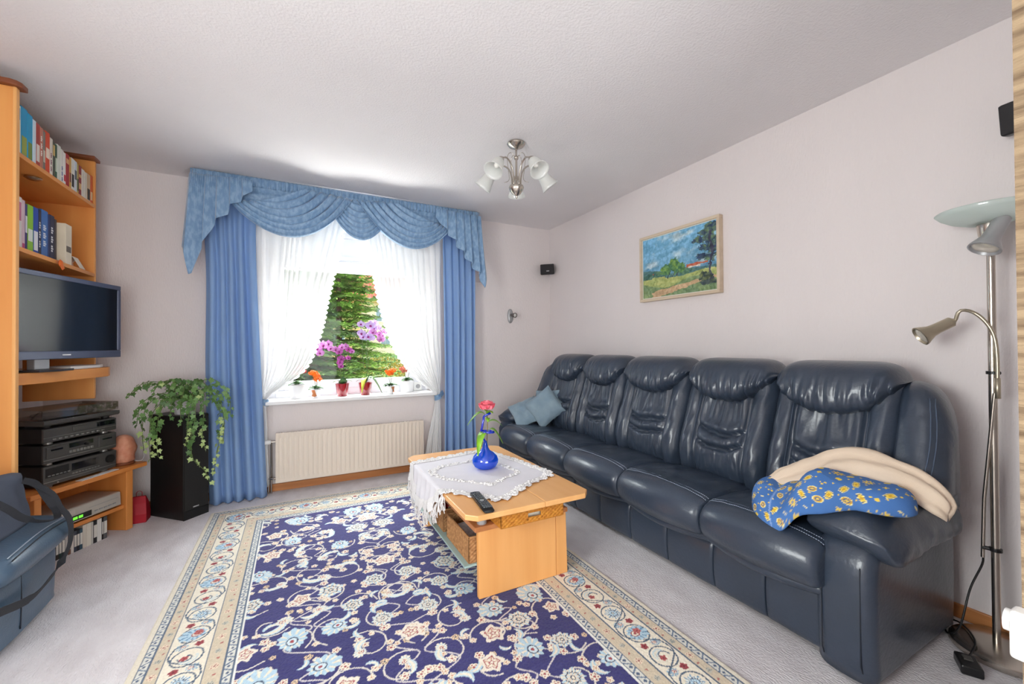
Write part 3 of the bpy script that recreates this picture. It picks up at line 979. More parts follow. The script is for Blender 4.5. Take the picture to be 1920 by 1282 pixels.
# ------------------------------------------------------------------ bookcase with books
BX0, BX1 = -1.53, -1.195      # back and front of the bookcase
BYN, BYF = 2.85, 3.735
DCAP = wood('dark_cap_wood', (120, 66, 40), (140, 80, 50), 1)
bc = T('bookcase', 'tall beech bookcase with open shelves around the television', 'bookcase', (-1.36, 3.3, 0))
MB().box(BX0, BX1, BYN - 0.022, BYN, 0.0, 2.47).obj('side_panel', BEECH_Z, bc, bevel=0.003)
MB().box(BX0, BX1, BYF - 0.012, BYF + 0.012, 0.885, 2.47).obj('side_panel', BEECH_Z, bc, bevel=0.003)
MB().box(BX1 - 0.002, BX1 + 0.012, BYN - 0.026, BYN + 0.004, 0.0, 2.47).obj('edge_strip', mat('beech_edge', (240, 178, 108), 0.4), bc, bevel=0.004)
MB().prism([(BX0, BYN - 0.05), (BX1 + 0.0, BYN - 0.05), (BX1 + 0.02, BYN - 0.04), (BX1 + 0.03, BYN - 0.02), (BX1 + 0.03, BYN + 0.03), (BX0, BYN + 0.03)], 2, 2.47, 2.495).obj('cap', DCAP, bc, bevel=0.004)
MB().box(BX0, BX1 + 0.015, BYF - 0.06, BYF + 0.03, 2.47, 2.49).obj('cap', DCAP, bc, bevel=0.004)
sh1 = MB().box(BX0 + 0.01, BX1, BYN, BYF - 0.012, 2.155, 2.178).obj('shelf', BEECH_Y, bc, bevel=0.002)
MB().box(BX0 + 0.01, BX1, BYN, BYF - 0.012, 1.695, 1.718).obj('shelf', BEECH_Y, bc, bevel=0.002)
MB().box(BX0, BX0 + 0.01, BYN, BYF - 0.012, 1.695, 2.47).obj('back_panel', BEECH_Z, bc)
MB().lathe([(0, 0), (0.034, 0), (0.036, -0.006), (0.024, -0.014), (0, -0.015)], 20, Matrix.Translation((-1.272, 3.19, 2.154))).obj('downlight', CHROME, sh1, smooth=50)
# television board with bowed front, below the set
pl = [(-1.53, 2.86), (-1.27, 2.86), (-1.235, 2.95), (-1.19, 3.1), (-1.15, 3.3), (-1.115, 3.5), (-1.095, 3.62), (-1.11, 3.70), (-1.18, 3.722), (-1.53, 3.722)]
MB().prism(pl, 2, 1.035, 1.095).obj('television_board', BEECH_Y, bc, bevel=0.004)

PAGES = mat('book_pages', (232, 224, 206), 0.9, var=0.05, vscale=200, stretch=(0.1, 1, 0.1))
BOOKM = {}


def book(y, z, th, h, dp, rgb, label, group, band=None, x_front=BX1 - 0.02, cat='book', lean=0.0, cap=None):
    if rgb not in BOOKM:
        BOOKM[rgb] = mat('book_cover_%d_%d_%d' % rgb, rgb, 0.5, var=0.06, vscale=12)
    t = T('book', label, cat, (x_front - dp / 2, y + th / 2, z), group=group)
    c = 0.0025
    x1, x0 = x_front, x_front - dp
    m = MB().box(x0, x1, y, y + c, z, z + h).box(x0, x1, y + th - c, y + th, z, z + h).box(x1 - c, x1, y + c, y + th - c, z, z + h)
    m.obj('cover', BOOKM[rgb], t, bevel=0.001, seg=1)
    MB().box(x0 + 0.004, x1 - c, y + c, y + th - c, z + 0.003, z + h - 0.003).obj('pages', PAGES, t)
    if band:
        if band[0] not in BOOKM:
            BOOKM[band[0]] = mat('book_print_%d_%d_%d' % band[0], band[0], 0.5)
        for (a, b_) in band[1]:
            mb_ = MB()
            if b_ - a > 0.42:
                n_ = 11
                for i_ in range(n_):
                    za_, zb_ = lerp(a, b_, i_ / n_), lerp(a, b_, (i_ + 0.72) / n_)
                    if i_ not in (3, 7):
                        mb_.box(x1, x1 + 0.0006, y + th * 0.28, y + th * (0.72 if i_ % 2 else 0.62), z + h * za_, z + h * zb_)
            else:
                mb_.box(x1, x1 + 0.0006, y + th * 0.12, y + th * 0.88, z + h * a, z + h * b_)
            mb_.obj('title_print', BOOKM[band[0]], t)
    if lean:
        t.rotation_euler.x = lean
    return t


GT = 'books on the upper shelf'
top_books = [
    (34, 250, (226, 222, 205), 'pale jacketed', ((110, 170, 210), [(0.7, .95)])), (40, 258, (40, 152, 198), 'wide turquoise', ((150, 160, 70), [(0.02, .4)])), (32, 250, (44, 156, 200), 'turquoise and green', ((120, 140, 60), [(0.02, .38)])),
    (22, 240, (208, 224, 232), 'pale blue', None), (26, 238, (170, 64, 54), 'brick red', ((225, 215, 205), [(.1, .5)])), (20, 232, (190, 120, 100), 'dusty pink', ((240, 235, 225), [(.3, .8)])),
    (18, 226, (128, 120, 110), 'grey brown', ((200, 190, 170), [(.2, .5)])), (30, 236, (214, 78, 44), 'bright orange red', ((240, 220, 200), [(.35, .6)])), (22, 220, (222, 214, 200), 'ivory', ((130, 70, 90), [(.1, .6)])),
    (18, 212, (84, 86, 72), 'dark olive', ((210, 180, 110), [(.6, .9)])), (16, 206, (60, 96, 70), 'forest green', ((200, 210, 190), [(.2, .6)])), (28, 216, (214, 218, 204), 'wide pale grey', None),
    (22, 206, (226, 222, 214), 'white', ((70, 86, 150), [(.05, .5)])), (18, 200, (234, 230, 222), 'slim white', ((200, 60, 70), [(.1, .3)])), (30, 206, (168, 40, 44), 'deep crimson', ((220, 170, 120), [(.7, .85)])),
    (18, 200, (206, 160, 76), 'mustard', ((120, 60, 40), [(.2, .5)])), (26, 206, (226, 224, 214), 'cream with black print', ((34, 34, 34), [(.1, .5)])), (24, 204, (210, 216, 222), 'silvery', ((90, 100, 110), [(.4, .7)])),
    (16, 198, (186, 164, 84), 'ochre yellow', ((60, 90, 50), [(.1, .5)])), (26, 198, (148, 40, 44), 'wine red', ((220, 180, 120), [(.2, .4), (.6, .7)])), (30, 190, (228, 222, 208), 'plain cream', None),
    (24, 186, (222, 214, 196), 'sand coloured', None), (34, 190, (214, 180, 140), 'tan and black', ((40, 34, 30), [(.05, .45)])), (24, 196, (226, 100, 40), 'vivid orange', ((240, 210, 160), [(.1, .4)])),
]
tot = sum(b_[0] for b_ in top_books) / 1000
y = BYN + 0.006
k = (BYF - 0.014 - y - 0.012) / tot
for (w_, h_, rgb, nm, band) in top_books:
    th = w_ / 1000 * k
    book(y, 2.1785, th - 0.0012, h_ / 1000 * 0.93, 0.16, rgb, nm + ' book in the row on the upper shelf', GT, band, x_front=BX1 - 0.006)
    y += th
GB = 'books on the shelf above the television'
low_books = [
    (24, 260, (206, 60, 96), 'pink edged', ((240, 230, 230), [(.1, .9)])), (46, 270, (234, 226, 222), 'white with pink flowers', ((206, 120, 150), [(.55, .9)])), (26, 262, (216, 190, 200), 'pale rose', ((180, 60, 110), [(.0, .15)])),
    (20, 250, (58, 52, 112), 'dark violet', ((230, 230, 235), [(.4, .75)])), (50, 255, (140, 196, 52), 'wide lime green', ((232, 236, 228), [(.25, .5)])), (46, 258, (30, 74, 170), 'cobalt blue', ((232, 232, 236), [(.1, .5)])), (28, 258, (44, 44, 66), 'black blue', ((225, 225, 225), [(.2, .75)])),
    (62, 268, (62, 112, 178), 'thick sky blue', ((225, 232, 240), [(.25, .7)])), (20, 258, (36, 52, 104), 'slim navy', None), (46, 262, (42, 44, 72), 'dark navy travel', ((232, 232, 234), [(.2, .75)])), (24, 250, (70, 62, 66), 'dark brown', None),
]
y = BYN + 0.075
for i, (w_, h_, rgb, nm, band) in enumerate(low_books):
    th = w_ / 1000 * 1.06
    book(y, 1.7185, th - 0.0012, h_ / 1000 * 0.99, 0.17, rgb, nm + ' book above the television', GB, band, x_front=BX1 - 0.04)
    y += th
y += 0.006
book(y, 1.7185, 0.075, 0.235, 0.2, (226, 214, 190), 'thick cream coloured volume above the television', GB, ((110, 100, 90), [(.3, .45)]), x_front=BX1 - 0.005)
PC = mat('postcard_print', (70, 86, 100), 0.4, rgb2=(226, 160, 110), vscale=14)
cp = T('postcard', 'small sunset picture card leaning beside the cream volume', 'card', (-1.23, y + 0.12, 1.7185))
MB().cbox((0, 0, 0.07), (0.004, 0.07, 0.14), Matrix.Translation((-1.235, y + 0.125, 1.7245)) @ Matrix.Rotation(-0.18, 4, 'Y') @ Matrix.Rotation(-0.4, 4, 'Z')).obj('card', PC, cp)
MB().cbox((-0.02, 0, 0.05), (0.003, 0.06, 0.10), Matrix.Translation((-1.245, y + 0.125, 1.7195)) @ Matrix.Rotation(0.15, 4, 'Y')).obj('easel_back', PAGES, cp)
cp = T('greeting_card', 'folded cream greeting card at the shelf end', 'card', (-1.23, y + 0.2, 1.7185))
Mx = Matrix.Translation((-1.225, y + 0.20, 1.7195))
MB().add([Mx @ Vector(p) for p in [(0.03, -0.035, 0), (0.03, 0.04, 0), (-0.005, 0.04, 0.07), (-0.005, -0.035, 0.07), (-0.06, -0.035, 0), (-0.06, 0.04, 0)]], [(0, 1, 2, 3), (3, 2, 5, 4)]).obj('card', PAGES, cp, solid=0.0012)
rb = MB().ribbon([(BX1 + 0.006, 3.25, 1.722), (BX1 + 0.012, 3.255, 1.712), (BX1 + 0.01, 3.262, 1.69), (BX1 + 0.014, 3.27, 1.672)], (0, 1, 0), [0.02, 0.026, 0.034, 0.04], 0.002).ribbon(
    [(BX1 + 0.008, 3.25, 1.716), (BX1 + 0.014, 3.235, 1.706), (BX1 + 0.012, 3.225, 1.688)], (0, 1, 0.5), [0.014, 0.02, 0.022], 0.002).obj('ribbon_bow', mat('orange_ribbon', (238, 112, 30), 0.5), smooth=60)
tag(rb, 'orange ribbon bow hanging on the shelf edge above the television', 'ribbon')

# ------------------------------------------------------------------ television
q = math.radians(16.6)
TVM = mat('tv_bezel', (92, 98, 118), 0.25, 0.3)
SCR = mat('tv_screen', (20, 24, 28), 0.12, spec=0.6)
tv = T('television', 'flat screen television with grey bezel on the beech board', 'television', (-1.166, 3.281, 1.0955), rz=-q, world=False)
# local: x = out of the screen, y = along the width (far end +)
hw = 0.385
z0, z1 = 0.065, 0.535
bz = MB().box(-0.02, 0.018, -hw, hw, z0, z0 + 0.045).box(-0.02, 0.018, -hw, hw, z1 - 0.028, z1).box(-0.02, 0.018, -hw, -hw + 0.026, z0 + 0.045, z1 - 0.028).box(-0.02, 0.018, hw - 0.026, hw, z0 + 0.045, z1 - 0.028)
bz = bz.obj('bezel', TVM, tv, bevel=0.004)
MB().box(0.0185, 0.0192, -0.06, -0.005, z0 + 0.02, z0 + 0.026).obj('badge', WHITE_PL, bz)
MB().box(0.006, 0.011, -hw + 0.026, hw - 0.026, z0 + 0.045, z1 - 0.028).obj('screen', SCR, tv)
MB().prism([(-0.02, -hw + 0.01), (-0.02, hw - 0.01), (-0.06, hw - 0.12), (-0.06, -hw + 0.12)], 2, z0 + 0.02, z1 - 0.02).obj('back_housing', BLACK_PL, tv, bevel=0.006)
MB().box(-0.045, -0.01, -0.19, -0.10, 0.012, z0 + 0.04).obj('neck', SILVER, tv, bevel=0.003)
MB().prism([(-0.10, -0.27), (0.06, -0.25), (0.085, -0.16), (0.06, -0.04), (-0.10, -0.02)], 2, 0.0, 0.012).obj('foot_plate', mat('dark_glass', (60, 58, 62), 0.1), tv, bevel=0.002)
pl = [(-1.30, 3.36), (-1.16, 3.30), (-1.115, 3.56), (-1.13, 3.65), (-1.27, 3.66)]
o = MB().prism(pl, 2, 1.0955, 1.115).obj('flat_receiver', WHITE_PL, bevel=0.004)
tag(o, 'flat white receiver box lying on the board under the television', 'receiver')
MB().box(-1.2, -1.19, 3.42, 3.45, 1.1151, 1.1156).obj('power_lamp', SILVER, o)
for dy, nm in ((-0.04, 'black cable hanging down the wall behind the television board'), (0.05, 'second black cable hanging beside it behind the hi-fi stack')):
    c = MB().tube(cat_rom([(-1.55, 3.12 + dy, 1.3), (-1.552, 3.10 + dy, 1.03), (-1.545, 3.13 + dy, 0.9), (-1.54, 3.20 + 2 * dy, 0.75), (-1.545, 3.22 + dy, 0.45)], 20), 0.004, 6).obj('cable', BLACK_PL, smooth=180)
    tag(c, nm, 'cable')

# ------------------------------------------------------------------ bench at 30 degrees with the hi-fi stack
BW = wood('bench_beech', (206, 124, 58), (222, 144, 76), 1)
BWZ = wood('bench_beech_upright', (214, 134, 66), (228, 152, 82), 2)
BZ = 0.42
ang = math.radians(30)
bn = T('tv_bench', 'low beech bench with shelf carrying the hi-fi stack', 'bench', (-0.985, 3.685, 0), rz=-ang, world=False)
# local: +y along the bench towards the window wall, -x to the back
MB().prism([(-0.29, -0.58), (0.0, -0.58), (0.0, 0.10), (-0.02, 0.11), (-0.12, 0.11), (-0.29, 0.10)], 2, BZ - 0.028, BZ).obj('top', BW, bn, bevel=0.004)
MB().box(-0.28, -0.004, -0.045, 0.0, 0, BZ - 0.028).obj('side_panel', BWZ, bn, bevel=0.003)
MB().box(-0.28, -0.004, -0.56, -0.525, 0, BZ - 0.028).obj('side_panel', BWZ, bn, bevel=0.003)
MB().box(-0.274, -0.02, -0.525, -0.045, 0.148, 0.172).obj('shelf', BW, bn, bevel=0.003)
MB().box(-0.28, -0.275, -0.525, -0.045, 0.172, BZ - 0.028).obj('back_panel', BWZ, bn)


def L2W(x, y, z):
    """bench-local to room"""
    return Matrix.Translation((-0.985, 3.685, 0)) @ Matrix.Rotation(-ang, 4, 'Z') @ Vector((x, y, z))


HIFI = mat('hifi_black', (26, 24, 24), 0.4, bump=0.0002, bscale=400)
HIFI_F = mat('hifi_anthracite_front', (86, 84, 82), 0.3, 0.4)
DISP = mat('hifi_display', (12, 14, 20), 0.08, spec=0.8)
KNOB = mat('hifi_trim', (150, 148, 144), 0.3, 0.7)


def hifi(name, label, z, h, fn, x_front=-0.045, y0=-0.485, y1=-0.075, depth=0.30, cat='hi-fi'):
    p = L2W(x_front, (y0 + y1) / 2, z)
    t = T(name, label, cat, p, rz=-ang, group='hi-fi stack', world=False)
    W = (y1 - y0) / 2
    hf = 0.012
    for sy in (-1, 1):
        MB().lathe([(0, 0), (0.02, 0), (0.02, hf), (0, hf)], 14, Matrix.Translation((-0.035, sy * (W - 0.05), 0))).obj('foot', KNOB, t, smooth=40)
        MB().lathe([(0, 0), (0.02, 0), (0.02, hf), (0, hf)], 14, Matrix.Translation((-depth + 0.05, sy * (W - 0.05), 0))).obj('foot', KNOB, t, smooth=40)
    MB().box(-depth, -0.012, -W, W, hf, h).obj('case', HIFI, t, bevel=0.002)
    f = MB().prism([(-0.012, hf), (0.0, hf + 0.004), (0.0, h - 0.004), (-0.012, h)], 1, -W, W).obj('front_panel', HIFI_F, t, bevel=0.002)
    fn(f, W, hf, h)
    return t


def fbox(f, name, y0, y1, z0, z1, m, d=0.002):
    MB().box(-0.001, d, y0, y1, z0, z1).obj(name, m, f, bevel=0.0008, seg=1)


def fr_receiver(f, W, a, h):
    fbox(f, 'display', -0.06, 0.09, a + 0.055, h - 0.018, DISP)
    fbox(f, 'button_panel', -W + 0.01, -0.075, a + 0.05, h - 0.014, HIFI, 0.001)
    for i in range(6):
        fbox(f, 'button', -W + 0.02 + i * 0.02, -W + 0.034 + i * 0.02, a + 0.056, a + 0.062, KNOB, 0.004)
    for i in range(9):
        fbox(f, 'button', -0.06 + i * 0.018, -0.047 + i * 0.018, a + 0.036, a + 0.042, KNOB, 0.004)
    MB().lathe([(0, 0), (0.026, 0), (0.024, 0.014), (0, 0.014)], 20, Matrix.Translation((0, W - 0.045, h * 0.62)) @ Matrix.Rotation(PI / 2, 4, 'Y')).obj('volume_knob', HIFI, f, smooth=40)
    fbox(f, 'trim_strip', -W, W, a + 0.022, a + 0.026, KNOB)
    MB().lathe([(0, 0), (0.006, 0), (0.005, 0.004), (0, 0.004)], 10, Matrix.Translation((0, -W + 0.07, a + 0.012)) @ Matrix.Rotation(PI / 2, 4, 'Y')).obj('socket', KNOB, f)


def fr_tape(f, W, a, h):
    for y0 in (-W + 0.012, W - 0.115):
        fbox(f, 'cassette_door', y0, y0 + 0.1, a + 0.03, h - 0.012, HIFI_F, 0.006)
        fbox(f, 'cassette_window', y0 + 0.02, y0 + 0.08, a + 0.07, h - 0.026, DISP, 0.008)
    fbox(f, 'display', -0.075, 0.06, h - 0.04, h - 0.014, DISP)
    for i in range(7):
        fbox(f, 'button', -0.075 + i * 0.02, -0.061 + i * 0.02, a + 0.036, a + 0.05, KNOB, 0.005)
    MB().lathe([(0, 0), (0.008, 0), (0.007, 0.01), (0, 0.01)], 12, Matrix.Translation((0, 0.02, a + 0.068)) @ Matrix.Rotation(PI / 2, 4, 'Y')).obj('level_knob', HIFI, f, smooth=40)
    fbox(f, 'trim_strip', -W, W, a + 0.02, a + 0.024, KNOB)


def fr_cd(f, W, a, h):
    fbox(f, 'disc_tray', -0.055, 0.075, h - 0.04, h - 0.012, HIFI_F, 0.005)
    fbox(f, 'display', 0.08, W - 0.01, h - 0.04, h - 0.012, DISP)
    fbox(f, 'trim_strip', -W, W, a + 0.028, a + 0.031, KNOB)
    for i in range(10):
        fbox(f, 'button', -0.16 + i * 0.03, -0.145 + i * 0.03, a + 0.012, a + 0.02, KNOB, 0.005)


hifi('stereo_receiver', 'black stereo receiver lowest of the hi-fi stack on the bench', BZ + 0.0005, 0.128, fr_receiver, depth=0.24)
hifi('cassette_deck', 'black double cassette deck in the middle of the hi-fi stack', BZ + 0.1295, 0.118, fr_tape, depth=0.24)
hifi('cd_player', 'black compact disc player under the turntable in the stack', BZ + 0.2485, 0.094, fr_cd, depth=0.235)
p = L2W(-0.03, -0.28, BZ + 0.3435)
tt = T('turntable', 'black record turntable with clear dust cover topping the hi-fi stack', 'turntable', p, rz=-ang, group='hi-fi stack', world=False)
W = 0.215
for sx in (-0.05, -0.21):
    for sy in (-1, 1):
        MB().lathe([(0, 0), (0.02, 0), (0.022, 0.016), (0, 0.016)], 14, Matrix.Translation((sx, sy * (W - 0.05), 0))).obj('foot', HIFI, tt, smooth=40)
MB().prism([(-0.26, 0.016), (-0.01, 0.016), (0.0, 0.024), (0.0, 0.045), (-0.26, 0.052)], 1, -W, W).obj('plinth', HIFI_F, tt, bevel=0.003)
MB().lathe([(0, 0), (0.113, 0), (0.116, 0.006), (0.113, 0.012), (0, 0.013)], 40, Matrix.Translation((-0.135, -0.03, 0.052))).obj('platter', mat('slate_mat', (70, 78, 92), 0.5), tt, smooth=40)
arm = MB().tube([(-0.22, 0.17, 0.09), (-0.15, 0.175, 0.088), (-0.08, 0.16, 0.082), (-0.05, 0.13, 0.078)], 0.005, 8).obj('tonearm', KNOB, tt, smooth=60)
MB().lathe([(0, 0), (0.025, 0), (0.022, 0.03), (0.012, 0.045), (0, 0.046)], 16, Matrix.Translation((-0.21, 0.17, 0.05))).obj('pivot', KNOB, arm, smooth=40)
CLEAR = mixed('clear_acrylic', [('t', (214, 208, 200), 0.82), ('g', (255, 255, 255), 0.10, 0.05), ('d', (150, 145, 140), 0.08)])
lid = MB().box(-0.26, -0.012, -W, W, 0.102, 0.105).box(-0.26, -0.012, -W, -W + 0.003, 0.053, 0.102).box(-0.26, -0.012, W - 0.003, W, 0.053, 0.102).box(-0.015, -0.012, -W, W, 0.053, 0.102)
lid.obj('dust_cover', CLEAR, tt)

PAPER = mat('paper_white', (232, 230, 226), 0.8)
Mp = Matrix.Translation(L2W(-0.022, -0.21, BZ + 0.0005)) @ Matrix.Rotation(-ang + 0.06, 4, 'Z')
o = MB().cbox((0, 0, 0.002), (0.038, 0.24, 0.003), Mp).obj('envelope', PAPER)
tag(o, 'white envelope lying in front of the hi-fi receiver', 'envelope')
o2 = MB().add([Mp @ Vector(v_) for v_ in [(-0.012, -0.1, 0.0037), (0.019, -0.12, 0.0037), (0.019, 0.12, 0.0037)]], [(0, 1, 2)]).obj('flap', WHITE, o)

# salt lamp
sl = T('salt_lamp', 'pink salt crystal lamp on dark wooden base at the bench end', 'lamp', L2W(-0.10, 0.025, BZ + 0.0005))
c = L2W(-0.10, 0.025, 0)
prof = [(0, .018), (.05, .018), (.062, .05), (.066, .1), (.06, .15), (.045, .185), (.02, .2), (0, .202)]
mb = MB()
loops = []
for r_, z_ in cat_rom(prof, 22):
    loops.append([Vector((c.x + (r_ + 0.008 * nz(math.cos(a) * 2, math.sin(a) * 2, z_ * 22) * min(1, r_ * 30)) * math.cos(a), c.y + (r_ + 0.008 * nz(math.cos(a) * 2, math.sin(a) * 2, z_ * 22) * min(1, r_ * 30)) * math.sin(a), BZ + z_)) for a in [2 * PI * k / 26 for k in range(26)]])
SALT = mat('salt_crystal', (198, 122, 92), 0.5, rgb2=(222, 160, 130), vscale=26, bump=0.004, bscale=40)
mb.loft(loops).obj('crystal', SALT, sl, smooth=50)
MB().lathe([(0, 0.0005), (.058, 0.0005), (.062, .009), (.056, .019), (0, .019)], 26, Matrix.Translation((c.x, c.y, BZ))).obj('base', DCAP, sl, smooth=40)
MB().tube(cat_rom([(c.x + 0.05, c.y + 0.03, BZ + 0.012), (c.x + 0.09, c.y + 0.05, BZ + 0.008), (c.x + 0.1, c.y + 0.07, BZ + 0.1), (c.x + 0.11, c.y + 0.1, BZ + 0.13), (c.x + 0.13, c.y + 0.14, BZ + 0.02), (c.x + 0.13, c.y + 0.16, BZ - 0.2)], 26), 0.004, 6).obj('cable', mat('pale_cable', (180, 176, 178), 0.4), sl, smooth=180)

# video recorder on the bench shelf
vr = T('video_recorder', 'silver video recorder with green clock on the bench shelf', 'recorder', L2W(-0.02, -0.285, 0.1725), rz=-ang, world=False)
W = 0.215
MB().box(-0.24, -0.01, -W, W, 0.008, 0.098).obj('case', mat('recorder_case', (172, 164, 154), 0.4, 0.3), vr, bevel=0.003)
f = MB().prism([(-0.01, 0.008), (0.004, 0.012), (-0.002, 0.094), (-0.01, 0.098)], 1, -W, W).obj('front_panel', mat('recorder_front', (196, 190, 180), 0.35, 0.3), vr, bevel=0.002)
MB().box(0.002, 0.006, -0.10, 0.03, 0.018, 0.05).obj('display', DISP, f, bevel=0.001)
MB().box(0.0062, 0.0066, -0.075, -0.05, 0.026, 0.042).box(0.0062, 0.0066, -0.044, -0.02, 0.026, 0.042).obj('clock_digits', mat('green_digits', (80, 200, 60), 0.5, emit=(120, 220, 60), estr=1.0), f)
MB().box(0.0, 0.003, -0.19, -0.06, 0.06, 0.086).obj('tape_flap', mat('recorder_flap', (206, 200, 192), 0.3, 0.3), f, bevel=0.001)
for i in range(5):
    MB().box(0.0, 0.005, 0.05 + i * 0.028, 0.07 + i * 0.028, 0.03, 0.038).obj('button', SILVER, f)
MB().box(0.0, 0.002, 0.02, 0.2, 0.064, 0.066).obj('trim_strip', SILVER, f)
for sx in (-0.2, -0.04):
    for sy in (-0.18, 0.18):
        MB().lathe([(0, 0), (.012, 0), (.012, .008), (0, .008)], 10, Matrix.Translation((sx, sy, 0))).obj('foot', BLACK_PL, vr)

# discs standing on the floor under the bench shelf
cds = [(120, 72, 58, 'brown'), (96, 60, 52, 'dark brown'), (150, 100, 84, 'rust'), (226, 222, 214, 'white'), (70, 62, 58, 'umber'), (46, 64, 62, 'dark teal'), (50, 54, 60, 'charcoal'), (196, 190, 186, 'light grey'), (120, 80, 66, 'copper brown'), (222, 216, 210, 'ivory'),
       (60, 66, 80, 'slate blue'), (30, 34, 46, 'midnight'), (58, 86, 104, 'petrol blue'), (216, 208, 196, 'cream'), (226, 220, 208, 'pale cream'), (200, 196, 190, 'silver grey'), (36, 36, 40, 'black'), (228, 226, 222, 'bright white'), (24, 24, 28, 'glossy black'), (90, 92, 96, 'mid grey')]
yy = -0.50
for i, (r_, g_, b_, nm) in enumerate(cds):
    th = [0.012, 0.022, 0.028][i % 3] if i > 12 else 0.016
    hh = 0.125 if i < 13 else 0.14
    p = L2W(-0.03, yy + th / 2, 0)
    t = T('disc_case', nm + ' spined disc case standing on the carpet under the bench', 'disc case', p, rz=-ang, group='disc cases under the bench', world=False)
    if (r_, g_, b_) not in BOOKM:
        BOOKM[(r_, g_, b_)] = mat('disc_spine_%d_%d_%d' % (r_, g_, b_), (r_, g_, b_), 0.3)
    MB().box(-0.14, 0, -th / 2 + 0.0006, th / 2 - 0.0006, 0.0, hh).obj('case', BOOKM[(r_, g_, b_)], t, bevel=0.001, seg=1)
    MB().box(0, 0.0006, -th / 2 + 0.002, th / 2 - 0.002, hh * 0.25, hh * 0.8).obj('title_print', BOOKM[(226, 222, 214)] if r_ < 130 and (226, 222, 214) in BOOKM else BOOKM[(r_, g_, b_)], t)
    yy += th
    if yy > -0.07:
        break

# red pouch behind the bench foot
rp = T('red_gift_bag', 'small red paper bag on the floor behind the bench end', 'bag', (-0.985, 3.80, 0))
loops = []
for z_, a_, b_ in ((0, .05, .05), (.06, .052, .05), (.13, .045, .03), (.175, .036, .008)):
    loops.append([(-0.985 + a_ * sx, 3.80 + b_ * sy, z_) for sx, sy in ((-1, -1), (1, -1), (1, 1), (-1, 1))])
MB().loft(loops).obj('bag', mat('red_paper', (168, 22, 40), 0.5, var=0.1), rp, bevel=0.004)
MB().tube(cat_rom([(-1.0, 3.80, 0.174), (-1.0, 3.80, 0.20), (-0.985, 3.80, 0.212), (-0.97, 3.80, 0.20), (-0.97, 3.80, 0.174)], 12), 0.002, 5).obj('handle', mat('red_cord', (150, 20, 36), 0.6), rp)
# ------------------------------------------------------------------ floor loudspeaker and ivy
sa = math.radians(45)
lx, ly = -0.702, 3.64
lsp = T('floor_loudspeaker', 'black floor standing loudspeaker carrying the ivy pot', 'loudspeaker', (lx, ly, 0), rz=sa, world=False)
# local x along the front face, y backwards
SPK = mat('black_ash_veneer', (20, 20, 21), 0.45, var=0.2, vscale=30, stretch=(1, 1, 0.1), bump=0.0004, bscale=90)
MB().box(0, 0.175, 0.012, 0.345, 0.0, 0.735).obj('cabinet', SPK, lsp, bevel=0.003)
f = MB().box(0.003, 0.172, 0.0, 0.012, 0.06, 0.73).obj('grille', mat('speaker_grille', (30, 29, 28), 0.9, bump=0.001, bscale=500), lsp, bevel=0.003)
MB().box(0.06, 0.10, -0.002, 0.0, 0.075, 0.083).obj('badge', SILVER, f)
MB().box(0.0, 0.175, 0.004, 0.012, 0.0, 0.058).obj('plinth_panel', SPK, lsp)

pc = lsp.matrix_basis @ Vector((0.088, 0.135, 0.7355))
iv = T('ivy_plant', 'trailing ivy in a pale pot on top of the black loudspeaker', 'plant', pc)
MB().lathe([(0, 0), (.052, 0), (.07, .1), (.074, .1), (.074, .115), (.066, .115), (.064, .1), (0, .095)], 26, Matrix.Translation(pc)).obj('pot', mat('pale_grey_pot', (212, 208, 212), 0.35), iv, smooth=40)
MB().lathe([(0, .095), (.064, .098), (.03, .108), (0, .11)], 16, Matrix.Translation(pc)).obj('soil', SOIL, iv, smooth=60)
IVL = [mat('ivy_leaf_green', (84, 122, 62), 0.45, rgb2=(112, 148, 84), vscale=40), mat('ivy_leaf_dark', (62, 96, 50), 0.45, rgb2=(88, 124, 68), vscale=40), mat('ivy_leaf_young', (150, 176, 104), 0.5, rgb2=(182, 200, 136), vscale=40)]
ivm = []
for m_ in IVL:
    mb = MB()
    out = [(0, -0.12), (0.22, -0.3), (0.42, -0.12), (0.36, 0.1), (0.62, 0.2), (0.36, 0.42), (0.2, 0.46), (0.0, 1.0), (-0.2, 0.46), (-0.36, 0.42), (-0.62, 0.2), (-0.36, 0.1), (-0.42, -0.12), (-0.22, -0.3)]
    vs = [(0, 0.25, 0.0)] + [(x, yv_, 0.10 * abs(x) - 0.12 * yv_ * yv_) for x, yv_ in out]
    mb.add(vs, [(0, i, i + 1) for i in range(1, 14)] + [(0, 14, 1)])
    me = bpy.data.meshes.new('ivy_leaf')
    me.from_pydata(mb.v, [], mb.f)
    me.materials.append(m_)
    me.shade_smooth()
    ivm.append(me)
rnd = random.Random(11)
strands = []
top = pc + Vector((0, 0, 0.12))


def ivx(px_x, z, yy_):
    return Vector((px_x, yy_, z))


